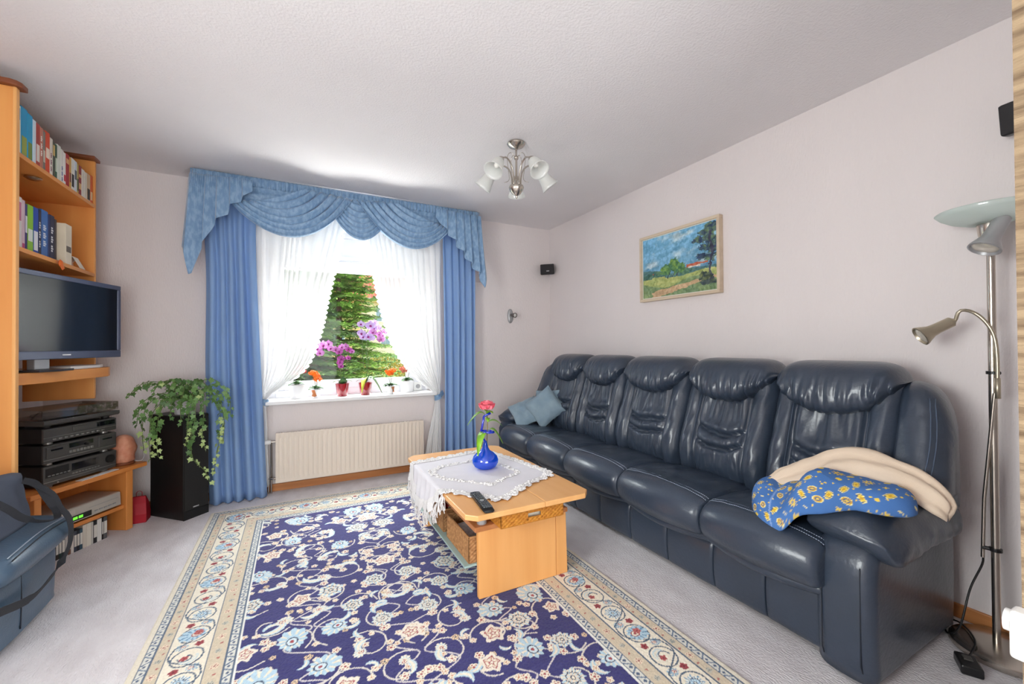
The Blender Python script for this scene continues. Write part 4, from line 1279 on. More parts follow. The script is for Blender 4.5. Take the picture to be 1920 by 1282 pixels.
hang = [  # end points: (list of points after the pot)
    [(-0.80, 3.66, 0.86), (-0.87, 3.64, 0.78), (-0.89, 3.63, 0.62), (-0.88, 3.62, 0.46)], [(-0.82, 3.70, 0.88), (-0.91, 3.66, 0.82), (-0.93, 3.65, 0.66), (-0.92, 3.64, 0.52)],
    [(-0.78, 3.62, 0.86), (-0.83, 3.60, 0.76), (-0.84, 3.59, 0.60), (-0.83, 3.58, 0.48)], [(-0.84, 3.68, 0.90), (-0.93, 3.64, 0.84), (-0.955, 3.63, 0.70)],
    [(-0.64, 3.58, 0.86), (-0.62, 3.53, 0.74), (-0.64, 3.52, 0.60), (-0.63, 3.515, 0.46), (-0.57, 3.55, 0.36), (-0.545, 3.57, 0.27)], [(-0.66, 3.58, 0.84), (-0.66, 3.53, 0.70), (-0.67, 3.52, 0.56)],
    [(-0.60, 3.60, 0.88), (-0.58, 3.57, 0.78), (-0.585, 3.56, 0.62), (-0.57, 3.56, 0.5)], [(-0.56, 3.64, 0.92), (-0.50, 3.63, 0.86), (-0.47, 3.63, 0.70), (-0.475, 3.63, 0.54)],
    [(-0.58, 3.66, 0.92), (-0.51, 3.68, 0.80), (-0.50, 3.68, 0.60), (-0.52, 3.66, 0.42), (-0.53, 3.65, 0.32)], [(-0.55, 3.66, 0.95), (-0.48, 3.66, 0.93), (-0.44, 3.66, 0.85), (-0.435, 3.66, 0.72)],
    [(-0.80, 3.72, 0.95), (-0.90, 3.70, 0.985), (-0.97, 3.69, 0.95), (-1.01, 3.68, 0.89)], [(-0.84, 3.70, 0.96), (-0.92, 3.67, 0.96), (-0.99, 3.66, 0.91)],
    [(-0.74, 3.66, 0.95), (-0.75, 3.60, 0.90), (-0.76, 3.57, 0.82), (-0.765, 3.56, 0.74)], [(-0.70, 3.64, 0.95), (-0.70, 3.58, 0.88), (-0.705, 3.55, 0.80), (-0.70, 3.545, 0.70)],
    [(-0.73, 3.72, 0.98), (-0.80, 3.70, 0.99), (-0.86, 3.68, 0.96), (-0.88, 3.66, 0.88)], [(-0.66, 3.70, 0.98), (-0.60, 3.66, 0.97), (-0.56, 3.63, 0.92), (-0.55, 3.62, 0.84)],
    [(-0.72, 3.70, 0.96), (-0.74, 3.66, 0.985), (-0.77, 3.62, 0.96), (-0.78, 3.60, 0.90)], [(-0.68, 3.70, 0.97), (-0.66, 3.64, 0.975), (-0.65, 3.60, 0.93), (-0.64, 3.57, 0.86)],
    [(-0.62, 3.72, 0.97), (-0.55, 3.70, 0.985), (-0.50, 3.68, 0.96)], [(-0.76, 3.78, 0.97), (-0.84, 3.80, 0.97), (-0.90, 3.78, 0.93)],
]
nleaf = 0
for si, sp in enumerate(hang):
    pts = [Vector(p) for p in cat_rom([tuple(pc + Vector((rnd.uniform(-.03, .03), rnd.uniform(-.03, .03), 0.10)))] + sp, 26)]
    MB().tube(pts, 0.0022, 5).obj('vine', STEM, iv, smooth=180)
    L = sum((pts[i + 1] - pts[i]).length for i in range(25))
    cnt = int(L / 0.024)
    for k in range(cnt):
        t = (k + 1.0) / cnt * 25
        i = min(int(t), 24)
        p = pts[i].lerp(pts[i + 1], t - i) if i < 25 else pts[25]
        tang = (pts[i + 1] - pts[i]).normalized()
        a = rnd.random() * 2 * PI
        outv = Vector((p.x - pc.x, p.y - pc.y - 0.15, 0.05))
        outv.normalize()
        # leaves face outwards towards the light and hang tip down
        tip = (tang * 0.5 + Vector((0, 0, -0.6)) + Vector((math.cos(a), math.sin(a), 0.3 * math.sin(a * 3))) * 0.7).normalized()
        nn = (outv * 0.6 + Vector((rnd.uniform(-.5, .5), rnd.uniform(-.8, .2), rnd.uniform(.2, 1.0)))).normalized()
        xa = tip.cross(nn).normalized()
        nn = xa.cross(tip)
        s = rnd.uniform(0.026, 0.042) * (0.75 if k > cnt * 0.8 else 1)
        young = (k > cnt * 0.72 and sp[-1][2] < 0.6) or rnd.random() < 0.07
        me = ivm[2] if young else ivm[rnd.choice([0, 0, 1])]
        o = bpy.data.objects.new('leaf', me)
        COL.objects.link(o)
        o.parent = iv
        M_ = Matrix((xa * s, tip * s, nn * s)).transposed().to_4x4()
        M_.translation = p + Vector((math.cos(a), math.sin(a), 0)) * 0.012 - BASE[iv.name]
        o.matrix_basis = M_
        nleaf += 1

# ------------------------------------------------------------------ leather
LEA = mat('blue_black_leather', (50, 60, 75), 0.33, var=0.12, vscale=5, bump=0.0012, bscale=70, spec=0.6, coat=0.22)
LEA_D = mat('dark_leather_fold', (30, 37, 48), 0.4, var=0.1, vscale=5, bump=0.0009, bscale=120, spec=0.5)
STITCH = mat('pale_stitching', (156, 168, 186), 0.6)
SEAMC = mat('seam_thread', (78, 92, 112), 0.5)


def offset_loop(P, e):
    """move closed 2d loop inwards by e (loop given counter-clockwise or clockwise, sign by area)"""
    n = len(P)
    A = sum(P[i][0] * P[(i + 1) % n][1] - P[(i + 1) % n][0] * P[i][1] for i in range(n))
    s = 1 if A > 0 else -1
    out = []
    for i in range(n):
        a, b_ = P[i - 1], P[(i + 1) % n]
        tx, tz = b_[0] - a[0], b_[1] - a[1]
        l = math.hypot(tx, tz) or 1
        out.append((P[i][0] - s * tz / l * e, P[i][1] + s * tx / l * e))
    return out


def cushion(prof, y0, y1, r, n=26, m=56, disp=None, shape=None):
    """prof: closed list of (x, z); swept along y with rounded ends; disp(x,y,z,nx,nz_,v)->outward offset"""
    P = [tuple(p) for p in cat_rom(prof, m, True)]
    loops = []
    N = offset_loop(P, 1.0)
    vs = [0.5 - 0.5 * math.cos(PI * k / n) for k in range(n + 1)]
    for v in vs:
        y = lerp(y0, y1, v)
        d = min(y - y0, y1 - y)
        e = r * (1 - math.sqrt(max(0, 1 - (1 - min(d / r, 1)) ** 2)))
        Q = P
        if shape:
            Q = shape(P, (v - 0.5) * 2)
        Q = offset_loop(Q, e * 0.8) if e > 0 else Q
        if disp:
            Q2 = []
            for i, (x, z) in enumerate(Q):
                nx, nz_ = P[i][0] - N[i][0], P[i][1] - N[i][1]
                w = disp(x, y, z, nx, nz_, (v - 0.5) * 2)
                Q2.append((x + nx * w, z + nz_ * w))
            Q = Q2
        loops.append([(x, y, z) for x, z in Q])
    return MB().loft(loops)


SX = 1.68           # front of the seats
bnd = [0.83, 1.335, 1.90, 2.455, 2.985, 3.48]
sofa = T('leather_sofa', 'long dark blue leather five seat sofa along the wall', 'sofa', (2.15, 2.15, 0))
# base carcass and panels
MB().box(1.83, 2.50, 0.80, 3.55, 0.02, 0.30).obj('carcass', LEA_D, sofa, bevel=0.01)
half = []
for a, b_ in zip(bnd, bnd[1:]):
    half += [(a, (a + b_) / 2), ((a + b_) / 2, b_)]
for i, (a, b_) in enumerate(half):
    rows = []
    dn = -1 if i % 2 == 0 else 1
    prof = [(1.815, 0.03), (1.80, 0.05), (1.79, 0.12), (1.79, 0.2), (1.80, 0.245), (1.83, 0.26), (1.86, 0.2), (1.86, 0.06)]
    cushion(prof, a + 0.001, b_ - 0.001, 0.012, n=12, m=30, disp=lambda x, y, z, nx, nzz, v: 0.002 * nz(y * 9, z * 9, 1)).obj('base_panel', LEA, sofa, smooth=70)
# rolled welt under every seat, scalloped
for i, (a, b_) in enumerate(zip(bnd, bnd[1:])):
    pts = []
    for k in range(25):
        u = k / 24
        s_ = math.sin(PI * u)
        pts.append((1.778 - 0.034 * s_, lerp(a + 0.004, b_ - 0.004, u), 0.286 - 0.016 * s_))
    MB().tube(pts, 0.024, 10).obj('welt', LEA, sofa, smooth=70)

seat_prof = [(2.30, 0.40), (2.15, 0.455), (1.95, 0.478), (1.80, 0.475), (1.725, 0.455), (1.69, 0.415), (1.686, 0.37), (1.70, 0.325), (1.735, 0.302), (1.85, 0.295), (2.05, 0.29), (2.28, 0.29)]


def seat_disp(seed):
    def f(x, y, z, nx, nzz, v):
        w = 0.0
        front = max(0, min(1, (1.86 - x) / 0.16))
        w += 0.018 * (1 - v * v) * (1 if nzz > -0.3 else 0)
        w += 0.022 * (1 - abs(v) ** 2.5) * front * (1 if z > 0.30 else 0.4)
        # wrinkles running towards the back centre
        if nzz > 0.2:
            q_ = (x - 1.7) * 1.2
            w += 0.007 * nz(v * 6 + q_ * 5 * (1 if v > 0 else -1), x * 4.5, seed) * min(1, (x - 1.68) * 4)
            w += 0.0035 * nz(v * 16, x * 7, seed + 3) * min(1, max(0, (x - 1.72) * 4))
        w += 0.003 * nz(y * 7, z * 6, seed + 9)
        return w
    return f


for i, (a, b_) in enumerate(zip(bnd, bnd[1:])):
    s = cushion(seat_prof, a + 0.001, b_ - 0.001, 0.03, n=34, m=74, disp=seat_disp(i * 3.3)).obj('seat_cushion', LEA, sofa, smooth=180)
    for off in (0.0, 0.022):
        pts = []
        fdisp = seat_disp(i * 3.3)
        for k in range(31):
            v = -0.97 + 1.94 * k / 30
            d = (1 - abs(v)) * (b_ - a) / 2
            e = 0.03 * (1 - math.sqrt(max(0, 1 - (1 - min(d / 0.03, 1)) ** 2)))
            x, z = (1.757 + off * 0.95, 0.4665 + off * 0.18)
            w = fdisp(x, lerp(a, b_, (v + 1) / 2), z, -0.35, 0.93, v) - e * 0.8 + 0.0014
            pts.append((x - 0.35 * w, lerp(a, b_, (v + 1) / 2), z + 0.93 * w))
        dash = MB()
        P_ = [Vector(p) for p in cat_rom(pts, 121)]
        for k in range(0, 120, 2):
            dash.tube([P_[k], P_[k + 1].lerp(P_[k + 2] if k < 119 else P_[k + 1], 0.35)], 0.0016, 4)
        dash.obj('stitching', STITCH, s)['kind'] = 'stuff'
        MB().tube([p + Vector((-0.006, 0, -0.003)) for p in P_[::4]], 0.002, 5).obj('seam', LEA_D, s, smooth=180)

back_prof = [(2.20, 0.42), (2.135, 0.46), (2.105, 0.54), (2.115, 0.64), (2.15, 0.74), (2.185, 0.84), (2.215, 0.93), (2.25, 1.01), (2.31, 1.055), (2.40, 1.06), (2.47, 1.02), (2.52, 0.85), (2.54, 0.6), (2.53, 0.3), (2.40, 0.25), (2.26, 0.32)]


def back_disp(seed):
    def f(x, y, z, nx, nzz, v):
        if nx > 0.1 or x > 2.36:
            return 0.0
        w = 0.012 * (1 - v * v)
        # vertical seams with side bolsters
        for c_ in (-0.56, 0.56):
            w -= 0.02 * math.exp(-((v - c_) / 0.045) ** 2)
        if abs(v) > 0.56:
            w += 0.022 * math.sin(PI * (abs(v) - 0.56) / 0.44)
            w += 0.007 * nz(v * 6, z * 14 + v * 5, seed + 1)
        else:
            q_ = v / 0.56
            edge = (1 - q_ * q_)
            for zc, dp in ((0.705, 0.042), (0.63, 0.040)):
                c_ = zc + 0.035 * (1 - edge) + 0.012 * nz(v * 3, zc * 9, seed)
                w -= dp * math.exp(-((z - c_) / 0.009) ** 2) * min(1, edge * 3)
                w += 0.014 * math.exp(-((z - c_ - 0.034) / 0.022) ** 2) * edge
            # drapery folds below the headrest, puckers in the folds
            if z > 0.70:
                w += 0.020 * nz(v * 4.5 + (z - 0.7) * 3 * (1 if v > 0 else -1), (z - 0.7) * 4.0, seed + 5) * min(1, (z - 0.7) * 12)
                w += 0.006 * nz(v * 13, (z - 0.7) * 5, seed + 7)
            else:
                w += 0.009 * nz(v * 18 + q_, z * 14, seed + 2)
        return w
    return f


def back_shape(P, v):
    return P


bkb = [0.765, 1.275, 1.81, 2.385, 2.875, 3.37]
for i, (a, b_) in enumerate(zip(bkb, bkb[1:])):
    o = cushion(back_prof, a + 0.002, b_ - 0.002, 0.05, n=104, m=180, disp=back_disp(i * 2.7 + 0.4)).obj('backrest', LEA, sofa, smooth=180)
    # headrest pillow: full width on top, bowed lower edge
    yc, wd = (a + b_) / 2, (b_ - a) / 2 - 0.002
    loops = []
    ny, nr_ = 110, 48
    for j in range(ny + 1):
        v = -math.cos(PI * j / ny)
        y = yc + wd * v
        av = min(abs(v), 0.9995)
        zt_ = 1.128 - 0.075 * av ** 7
        zb_ = 0.882 + 0.15 * av ** 2.6
        en = max(1 - av ** 5, 0) ** 0.5
        hh = max((zt_ - zb_) / 2 * max(1 - av ** 14, 0) ** 0.5, 0.003)
        zc_ = (zt_ + zb_) / 2 + 0.01
        dp = 0.15 * (0.06 + 0.94 * en) * (1 - 0.1 * v * v)
        xc = 2.275 + 0.02 * abs(v)
        loop = []
        for k in range(nr_):
            th = 2 * PI * k / nr_
            cx_ = -abs(math.cos(th)) ** 0.75 * (1 if math.cos(th) > 0 else -1)
            cz_ = abs(math.sin(th)) ** 0.75 * (1 if math.sin(th) > 0 else -1)
            wr = 0
            if cx_ < 0:
                low = max(0, min(1, 0.65 - cz_ * 0.9))
                wr = 0.020 * low * nz(v * 12 + 0.5 * cz_, cz_ * 1.2, i * 5.0) + 0.011 * low * nz(v * 25 + cz_, cz_ * 1.5, i * 5.0 + 2)
            d_ = dp + wr
            loop.append((xc + cx_ * d_ * (1.0 if cx_ < 0 else 0.9) + cz_ * 0.035, y, zc_ + cz_ * (hh + wr * 0.5)))
        loops.append(loop)
    MB().loft(loops).obj('headrest', LEA, sofa, smooth=180)
    for sv in (-0.56, 0.56):
        pts = []
        fd = back_disp(i * 2.7 + 0.4)
        for k in range(24):
            z = lerp(0.47, 0.93, k / 23)
            # front line of the profile at that height
            xs = np.interp(z, [0.46, 0.54, 0.64, 0.74, 0.84, 0.93, 1.01], [2.135, 2.105, 2.115, 2.15, 2.185, 2.215, 2.25])
            w = fd(xs, lerp(a, b_, (sv * 1.08 + 1) / 2), z, -0.95, 0.2, sv * 1.08)
            pts.append((xs - w - 0.0015, lerp(a, b_, (sv * 1.08 + 1) / 2), z))
        MB().tube(pts, 0.0018, 5).obj('seam', SEAMC, o, smooth=180)


def wing(y_in, y_out, sgn):
    """rounded end of the back sloping down to the arm, closed with a domed end"""
    loops = []
    P = cat_rom(back_prof, 96, True)
    n = 26

    def ring(u):
        sdome = math.sqrt(max(0.0, 1 - u ** 2.6))
        top = 0.82 + 0.235 * sdome
        shr = 0.10 + 0.90 * sdome ** 0.7
        zb_ = 0.25 + 0.32 * u
        yo = lerp(y_in, y_out, u)
        loop = []
        for (x, z) in P:
            f = (z - 0.25) / (1.06 - 0.25)
            z2 = zb_ + f * (top - zb_)
            x2 = x - ((0.006 * nz(u * 3, z * 20, 3) + 0.015 * math.sin(PI * min(u * 1.1, 1))) if x < 2.34 else 0)
            xc_ = 2.30
            x2 = xc_ + (x2 - xc_) * shr
            loop.append((x2, yo + sgn * 0.20 * (2.40 - x2) * u * (1 if sgn < 0 else 0.3), z2))
        return loop
    for k in range(n + 1):
        loops.append(ring(math.sin(k / n * PI / 2)))
    o = MB().loft(loops).obj('back_wing', LEA, sofa, smooth=180)
    for off in (0, 0.012):
        pts = []
        for k in range(20):
            z = lerp(0.55, 1.0, k / 19)
            u = 0.42 + 0.2 * math.sin(k / 19 * PI * 0.8) + off / abs(y_out - y_in)
            lp = ring(min(u, 0.93))
            q_ = min((p for p in lp if p[0] < 2.34), key=lambda p: abs(p[2] - z))
            pts.append((q_[0] - 0.001, q_[1], q_[2]))
        MB().tube(cat_rom(pts, 30), 0.002, 5).obj('seam', SEAMC, o, smooth=180)
    return o


wing(0.775, 0.645, -1)
wing(3.366, 3.64, 1)


def sofa_arm(yi, yo, sgn):
    """upright body plus overstuffed pad; yi inner side, yo outer side"""
    prof = [(1.80, 0.02), (1.765, 0.05), (1.752, 0.2), (1.752, 0.40), (1.775, 0.47), (1.83, 0.50), (2.10, 0.50), (2.42, 0.52), (2.48, 0.40), (2.47, 0.05), (2.40, 0.02), (2.1, 0.02)]
    o = cushion(prof, min(yi, yo), max(yi, yo), 0.045, n=20, m=64, disp=lambda x, y, z, nx, nzz, v: 0.008 * (1 - v * v) + 0.002 * nz(x * 8, z * 8, y * 6)).obj('arm_body', LEA, sofa, smooth=180)
    for yy_ in (lerp(yi, yo, 0.16), lerp(yi, yo, 0.8)):
        pts = [(1.752 - 0.006 + (0.012 if z < 0.07 else 0), yy_, z) for z in np.linspace(0.06, 0.43, 14)]
        MB().tube(pts, 0.0022, 5).obj('seam', LEA_D, o, smooth=180)
    # pad
    loops = []
    n = 40
    for k in range(n + 1):
        u = k / n
        x = lerp(1.765, 2.40, u)
        e = math.sqrt(max(0.02, 1 - (1 - min(u / 0.16, 1)) ** 2)) * math.sqrt(max(0.03, 1 - (1 - min((1 - u) / 0.1, 1)) ** 2))
        zc_ = 0.535 + 0.02 * math.sin(PI * u) + 0.012 * u
        hh = 0.078 * e
        yc = lerp(yi, yo, 0.52)
        hw_ = 0.145 * (0.8 + 0.2 * e)
        loop = []
        for q_ in range(36):
            th = 2 * PI * q_ / 36
            c_, s_ = math.cos(th), math.sin(th)
            oy_ = abs(c_) ** 0.8 * (1 if c_ > 0 else -1)
            oz = abs(s_) ** 0.8 * (1 if s_ > 0 else -1)
            w = 1 + 0.06 * nz(x * 7, th * 1.2, yi) + (0.05 * nz(x * 20, th * 2, 3) if s_ < 0.2 else 0)
            droop = -0.07 * max(0, oy_ * sgn) ** 1.5 * e
            loop.append((x, yc + oy_ * hw_ * w, zc_ + oz * hh * w + droop))
        loops.append(loop)
    MB().loft(loops).obj('arm_pad', LEA, sofa, smooth=180)


sofa_arm(0.872, 0.685, -1)
sofa_arm(3.44, 3.66, 1)
for (x, y) in ((1.84, 0.78), (2.40, 0.78), (1.84, 3.5), (2.40, 3.5)):
    MB().lathe([(0, 0), (.025, 0), (.028, .025), (0, .025)], 12, Matrix.Translation((x, y, 0))).obj('foot', BLACK_PL, sofa)

# ------------------------------------------------------------------ cushions and laundry on the sofa
CUSH = mat('slate_blue_velour', (116, 138, 154), 0.9, rgb2=(136, 156, 168), vscale=9, bump=0.001, bscale=160, sheen=0.3)
CUSH2 = mat('pale_blue_velour', (116, 140, 158), 0.9, var=0.1, sheen=0.3)


def pillow(label, M_, w, h, t, m_, seed, group=None):
    n = 22
    th = T('throw_pillow', label, 'pillow', M_.translation, group=group)
    mb = MB()
    top, bot = [], []
    for j in range(n + 1):
        v = -1 + 2 * j / n
        rt_, rb_ = [], []
        for i in range(n + 1):
            u = -1 + 2 * i / n
            k = (max(1 - u ** 4, 0) * max(1 - v ** 4, 0)) ** 0.5
            pin = 1 - 0.06 * (1 - abs(u * v)) * max(abs(u), abs(v)) ** 4
            x, y = u * w / 2 * pin, v * h / 2 * pin
            z = t / 2 * k + 0.012 * nz(u * 2.5, v * 2.5, seed) * k + 0.004 * nz(u * 7, v * 7, seed)
            rt_.append(M_ @ Vector((x, y, z + 0.003)))
            rb_.append(M_ @ Vector((x, y, -t / 2 * k - 0.003)))
        top.append(rt_)
        bot.append(rb_)
    mb.grid(top).grid([list(reversed(r_)) for r_ in bot])
    mb.obj('cover', m_, th, smooth=180)
    mb2 = MB()
    e = [M_ @ Vector((w / 2 * a, h / 2 * b_, 0)) for a, b_ in ((-1, -1), (1, -1), (1, 1), (-1, 1), (-1, -1))]
    pts = []
    for a, b_ in zip(e, e[1:]):
        mid = (a + b_) / 2 + (M_.translation - (a + b_) / 2) * 0.10
        pts += [a, a.lerp(mid, 0.6), mid, b_.lerp(mid, 0.6)]
    mb2.tube(pts + [e[0]], 0.004, 6)
    mb2.obj('piping', m_, th, smooth=180)
    return th


def lean(x, y, z, tilt, spin, face=0.0):
    """pillow standing on the seat, facing -x, tilted back, spun in its plane"""
    return Matrix.Translation((x, y, z)) @ Matrix.Rotation(face, 4, 'Z') @ Matrix.Rotation(-PI / 2 + tilt, 4, 'Y') @ Matrix.Rotation(spin, 4, 'Z')


pillow('slate blue throw pillow standing on its corner against the sofa back', lean(2.01, 3.20, 0.655, 0.30, 0.72, 0.72), 0.285, 0.285, 0.08, CUSH, 1)
pillow('slate blue throw pillow slumped on the sofa beside the far arm', lean(1.905, 3.36, 0.595, 0.75, 0.52, 0.85), 0.275, 0.275, 0.07, CUSH, 2)
pillow('slate blue throw pillow tucked behind the two front pillows', lean(2.09, 3.24, 0.665, 0.28, 0.1, 0.62), 0.28, 0.28, 0.05, CUSH, 3)
pillow('pale blue pillow peeping out above the cream cloth', lean(2.115, 0.93, 0.612, 0.25, 0.72, 0.15), 0.25, 0.25, 0.05, CUSH2, 4)

# printed blue bed linen bundle: mound over seat and arm
def print_pattern(U, V):
    """blue cloth with scattered yellow signs; U, V in metres"""
    img = np.zeros(U.shape + (3,))
    n1 = np.sin(U * 31 + 3 * np.sin(V * 17)) * 0.5 + np.sin(V * 23) * 0.5
    img[:] = np.array([72, 118, 182]) / 255
    img += (n1 * 0.018)[..., None]
    yel = np.array([238, 206, 78]) / 255
    gold = np.array([206, 160, 52]) / 255
    pale = np.array([240, 228, 160]) / 255
    rr = random.Random(4)
    cell = 0.07
    for a in range(-1, 16):
        for b_ in range(-1, 12):
            cx, cy = (a + 0.5 * (b_ % 2)) * cell + rr.uniform(-.012, .012), b_ * cell * 0.8 + rr.uniform(-.01, .01)
            kind = rr.choice(['sun', 'oval', 'box', 'dot', 'plus', 'dash', 'heart', 'zig', 'box', 'oval', 'sun'])
            th = rr.uniform(-0.9, 0.9)
            dx, dy = U - cx, V - cy
            x = dx * math.cos(th) + dy * math.sin(th)
            y = -dx * math.sin(th) + dy * math.cos(th)
            r = np.hypot(x, y)
            an = np.arctan2(y, x)
            if kind == 'sun':
                mk = (np.abs(r - 0.0095) < 0.0035) | ((r > 0.011) & (r < 0.023) & (np.cos(an * 9) > 0.45))
                img[mk] = yel
            elif kind == 'oval':
                q_ = np.hypot(x / 1.3, y)
                img[(q_ < 0.017)] = pale
                img[(q_ < 0.014)] = gold
                img[(q_ < 0.009)] = np.array([70, 100, 150]) / 255
                img[(q_ < 0.005)] = yel
            elif kind == 'box':
                q_ = np.maximum(np.abs(x) / (0.72 + 0.15 * np.cos(y * 120)), np.abs(y) * 0.75)
                img[q_ < 0.017] = pale
                img[q_ < 0.014] = np.array([84, 88, 110]) / 255
                img[q_ < 0.0115] = yel
                img[(q_ < 0.006)] = gold
            elif kind == 'dot':
                img[np.maximum(np.abs(x), np.abs(y)) < 0.008] = yel
            elif kind == 'plus':
                img[((np.abs(x) < 0.003) & (np.abs(y) < 0.011)) | ((np.abs(y) < 0.003) & (np.abs(x) < 0.011))] = yel
            elif kind == 'dash':
                img[(np.abs(x) < 0.011) & (np.abs(y) < 0.0035)] = pale
            elif kind == 'heart':
                img[(np.hypot(np.abs(x) - 0.005, y) < 0.009)] = yel
            elif kind == 'zig':
                img[(np.abs(y - 0.006 * np.sign(np.sin(x * 260))) < 0.0045) & (np.abs(x) < 0.014)] = yel
            # small companions
            ox, oy_ = cx + cell * 0.45, cy + cell * 0.3
            img[np.hypot(U - ox, V - oy_) < 0.0045] = yel
    seam = np.abs(U - 0.33 - 0.35 * (V - 0.1) ** 2 + 0.25 * V) < 0.004
    img[seam] = np.array([130, 160, 210]) / 255
    return np.clip(img, 0, 1)


def mound(name, label, outline, hfun, base, m_, cat, colour=None, n=320, mth=120, sag=None):
    """heap with a closed outline (list of (x,y)); hfun(x,y,s) top height, s 0 centre..1 edge; base(x,y) support height"""
    O = [tuple(p) for p in cat_rom(outline, n, True)]
    cx, cy = sum(p[0] for p in O) / n, sum(p[1] for p in O) / n
    loops = []
    for j in range(mth + 1):
        s = j / mth
        rad = math.sin(s * PI / 2) ** 0.85 if s > 0 else 0.0
        loop = []
        for (x, y) in O:
            px_, py_ = lerp(cx, x, max(rad, 0.001)), lerp(cy, y, max(rad, 0.001))
            loop.append((px_, py_, hfun(px_, py_, s)))
        loops.append(loop)
    # underside
    for s in (0.97, 0.6, 0.02):
        loops.append([(lerp(cx, x, s), lerp(cy, y, s), base(lerp(cx, x, s), lerp(cy, y, s))) for (x, y) in O])
    mb = MB().loft(loops)
    o = mb.obj(name, m_, None, smooth=180)
    if colour is not None:
        V = np.array(mb.v)
        set_vcol(o.data, colour(V))
    tag(o, label, cat)
    return o


def sup(x, y):
    """seat or arm surface height"""
    a = 1 / (1 + math.exp((y - 0.93) / 0.018))
    front = max(0, (1.80 - x)) * 0.45
    return 0.505 * (1 - a) + 0.615 * a - front


def h_blue(x, y, s):
    b_ = sup(x, y)
    edge = math.sqrt(max(0, 1 - s ** 2.6))
    h = (0.125 if y > 0.93 else lerp(0.125, 0.085, min(1, (0.93 - y) / 0.1))) * edge * (1 + 0.18 * nz(x * 4, y * 4, 2)) + 0.012 * nz(x * 11, y * 11, 5) * edge
    h += 0.010 * nz(x * 4 + y * 16, y * 5, 8) * edge
    ridge = 0.02 * math.exp(-((y - 1.02 - (x - 1.8) * 0.5) / 0.03) ** 2) * edge
    return b_ + max(0.004, h - ridge)


def col_blue(V):
    U = (1.22 - V[:, 1]) * 1.4
    W_ = (V[:, 2] - 0.42) * 1.2 + (V[:, 0] - 1.7) * 0.9
    return print_pattern(U, W_)


LINEN = vcol_mat('printed_blue_linen', 0.85, 0.0012, 500)
mound('bed_linen', 'blue bed linen bundle printed with yellow signs on the sofa arm', [(1.70, 0.93), (1.715, 1.05), (1.80, 1.14), (1.93, 1.17), (2.03, 1.10), (2.08, 0.95), (2.06, 0.80), (1.99, 0.66), (1.90, 0.625), (1.83, 0.67), (1.79, 0.76), (1.725, 0.84)],
      h_blue, lambda x, y: sup(x, y) - 0.002, LINEN, 'bed linen', col_blue)
CREAM = mat('cream_jersey', (226, 206, 184), 0.9, var=0.03, vscale=6, bump=0.0008, bscale=400)


def cream_cloth():
    """a long folded cream garment draped across the bundle, sleeve hanging over the arm"""
    spine = cat_rom([(1.87, 1.12, 0.585), (1.93, 1.06, 0.645), (1.99, 0.98, 0.70), (2.03, 0.90, 0.745), (2.045, 0.82, 0.75), (2.05, 0.74, 0.735), (2.055, 0.68, 0.715), (2.055, 0.63, 0.685), (2.05, 0.60, 0.65), (2.045, 0.585, 0.615)], 44)
    hwid = np.interp(np.linspace(0, 1, 44), [0, .12, .35, .5, .65, .8, .92, 1], [.04, .07, .09, .095, .085, .07, .055, .028])
    loops = []
    for k, p in enumerate(spine):
        p = Vector(p)
        t_ = (Vector(spine[min(k + 1, 43)]) - Vector(spine[max(k - 1, 0)])).normalized()
        side = Vector((-1, 0.1, -0.55))
        side = (side - t_ * side.dot(t_)).normalized()
        nn = t_.cross(side)
        if nn.z < 0:
            nn = -nn
        loop = []
        m2 = 40
        for q_ in range(m2):
            th = 2 * PI * q_ / m2
            c_, s_ = math.cos(th), math.sin(th)
            oc = abs(c_) ** 0.9 * (1 if c_ > 0 else -1)
            bul = 0.018 * (abs(s_) ** 0.7) * (1 if s_ > 0 else -1)
            fold = 0.010 * math.sin(oc * 7 + k * 0.16 + 1.5 * nz(k * 0.1, oc * 2, 4)) * (1 if s_ > 0 else 0.2) * abs(s_)
            fold += 0.006 * nz(k * 0.25, oc * 5, 9) * abs(s_)
            tip_ = 0.15 if k in (0, 43) else (0.7 if k in (1, 42) else 1.0)
            bul, fold = bul * tip_, fold * tip_
            w = hwid[k] * tip_ * (1 + 0.12 * nz(k * 0.22, 1.0 if c_ > 0 else -1.0, 2))
            loop.append(p + side * w * oc + nn * (bul + fold) - Vector((0, 0, 1)) * 0.03 * oc * oc)
        loops.append(loop)
    return MB().loft(loops)


o = cream_cloth().obj('cream_garment', CREAM, None, smooth=180)
tag(o, 'folded cream jersey garment draped over the blue bed linen', 'garment')
# ------------------------------------------------------------------ footstool with bag
LEA2 = mat('steel_blue_leather', (74, 96, 118), 0.34, var=0.12, vscale=4, bump=0.0008, bscale=120, coat=0.15)
fs = T('footstool', 'steel blue leather footstool under the dark fabric bag', 'footstool', (-1.27, 2.56, 0))
x0, x1, y0, y1 = -1.52, -1.03, 2.30, 2.80
prof = [(x0 + 0.03, 0.03), (x0 + 0.01, 0.06), (x0, 0.15), (x0, 0.25), (x0 + 0.01, 0.29), (x0 + 0.1, 0.30), (x1 - 0.1, 0.30), (x1 - 0.01, 0.29), (x1, 0.25), (x1, 0.15), (x1 - 0.004, 0.06), (x1 - 0.02, 0.03), (x1 - 0.2, 0.025), (x0 + 0.2, 0.025)]
b_ = cushion(prof, y0 + 0.005, y1 - 0.005, 0.02, n=20, m=64, disp=lambda x, y, z, nx, nzz, v: 0.006 * (1 - v * v) + 0.002 * nz(x * 8, y * 8, z * 8)).obj('body', LEA2, fs, smooth=70)
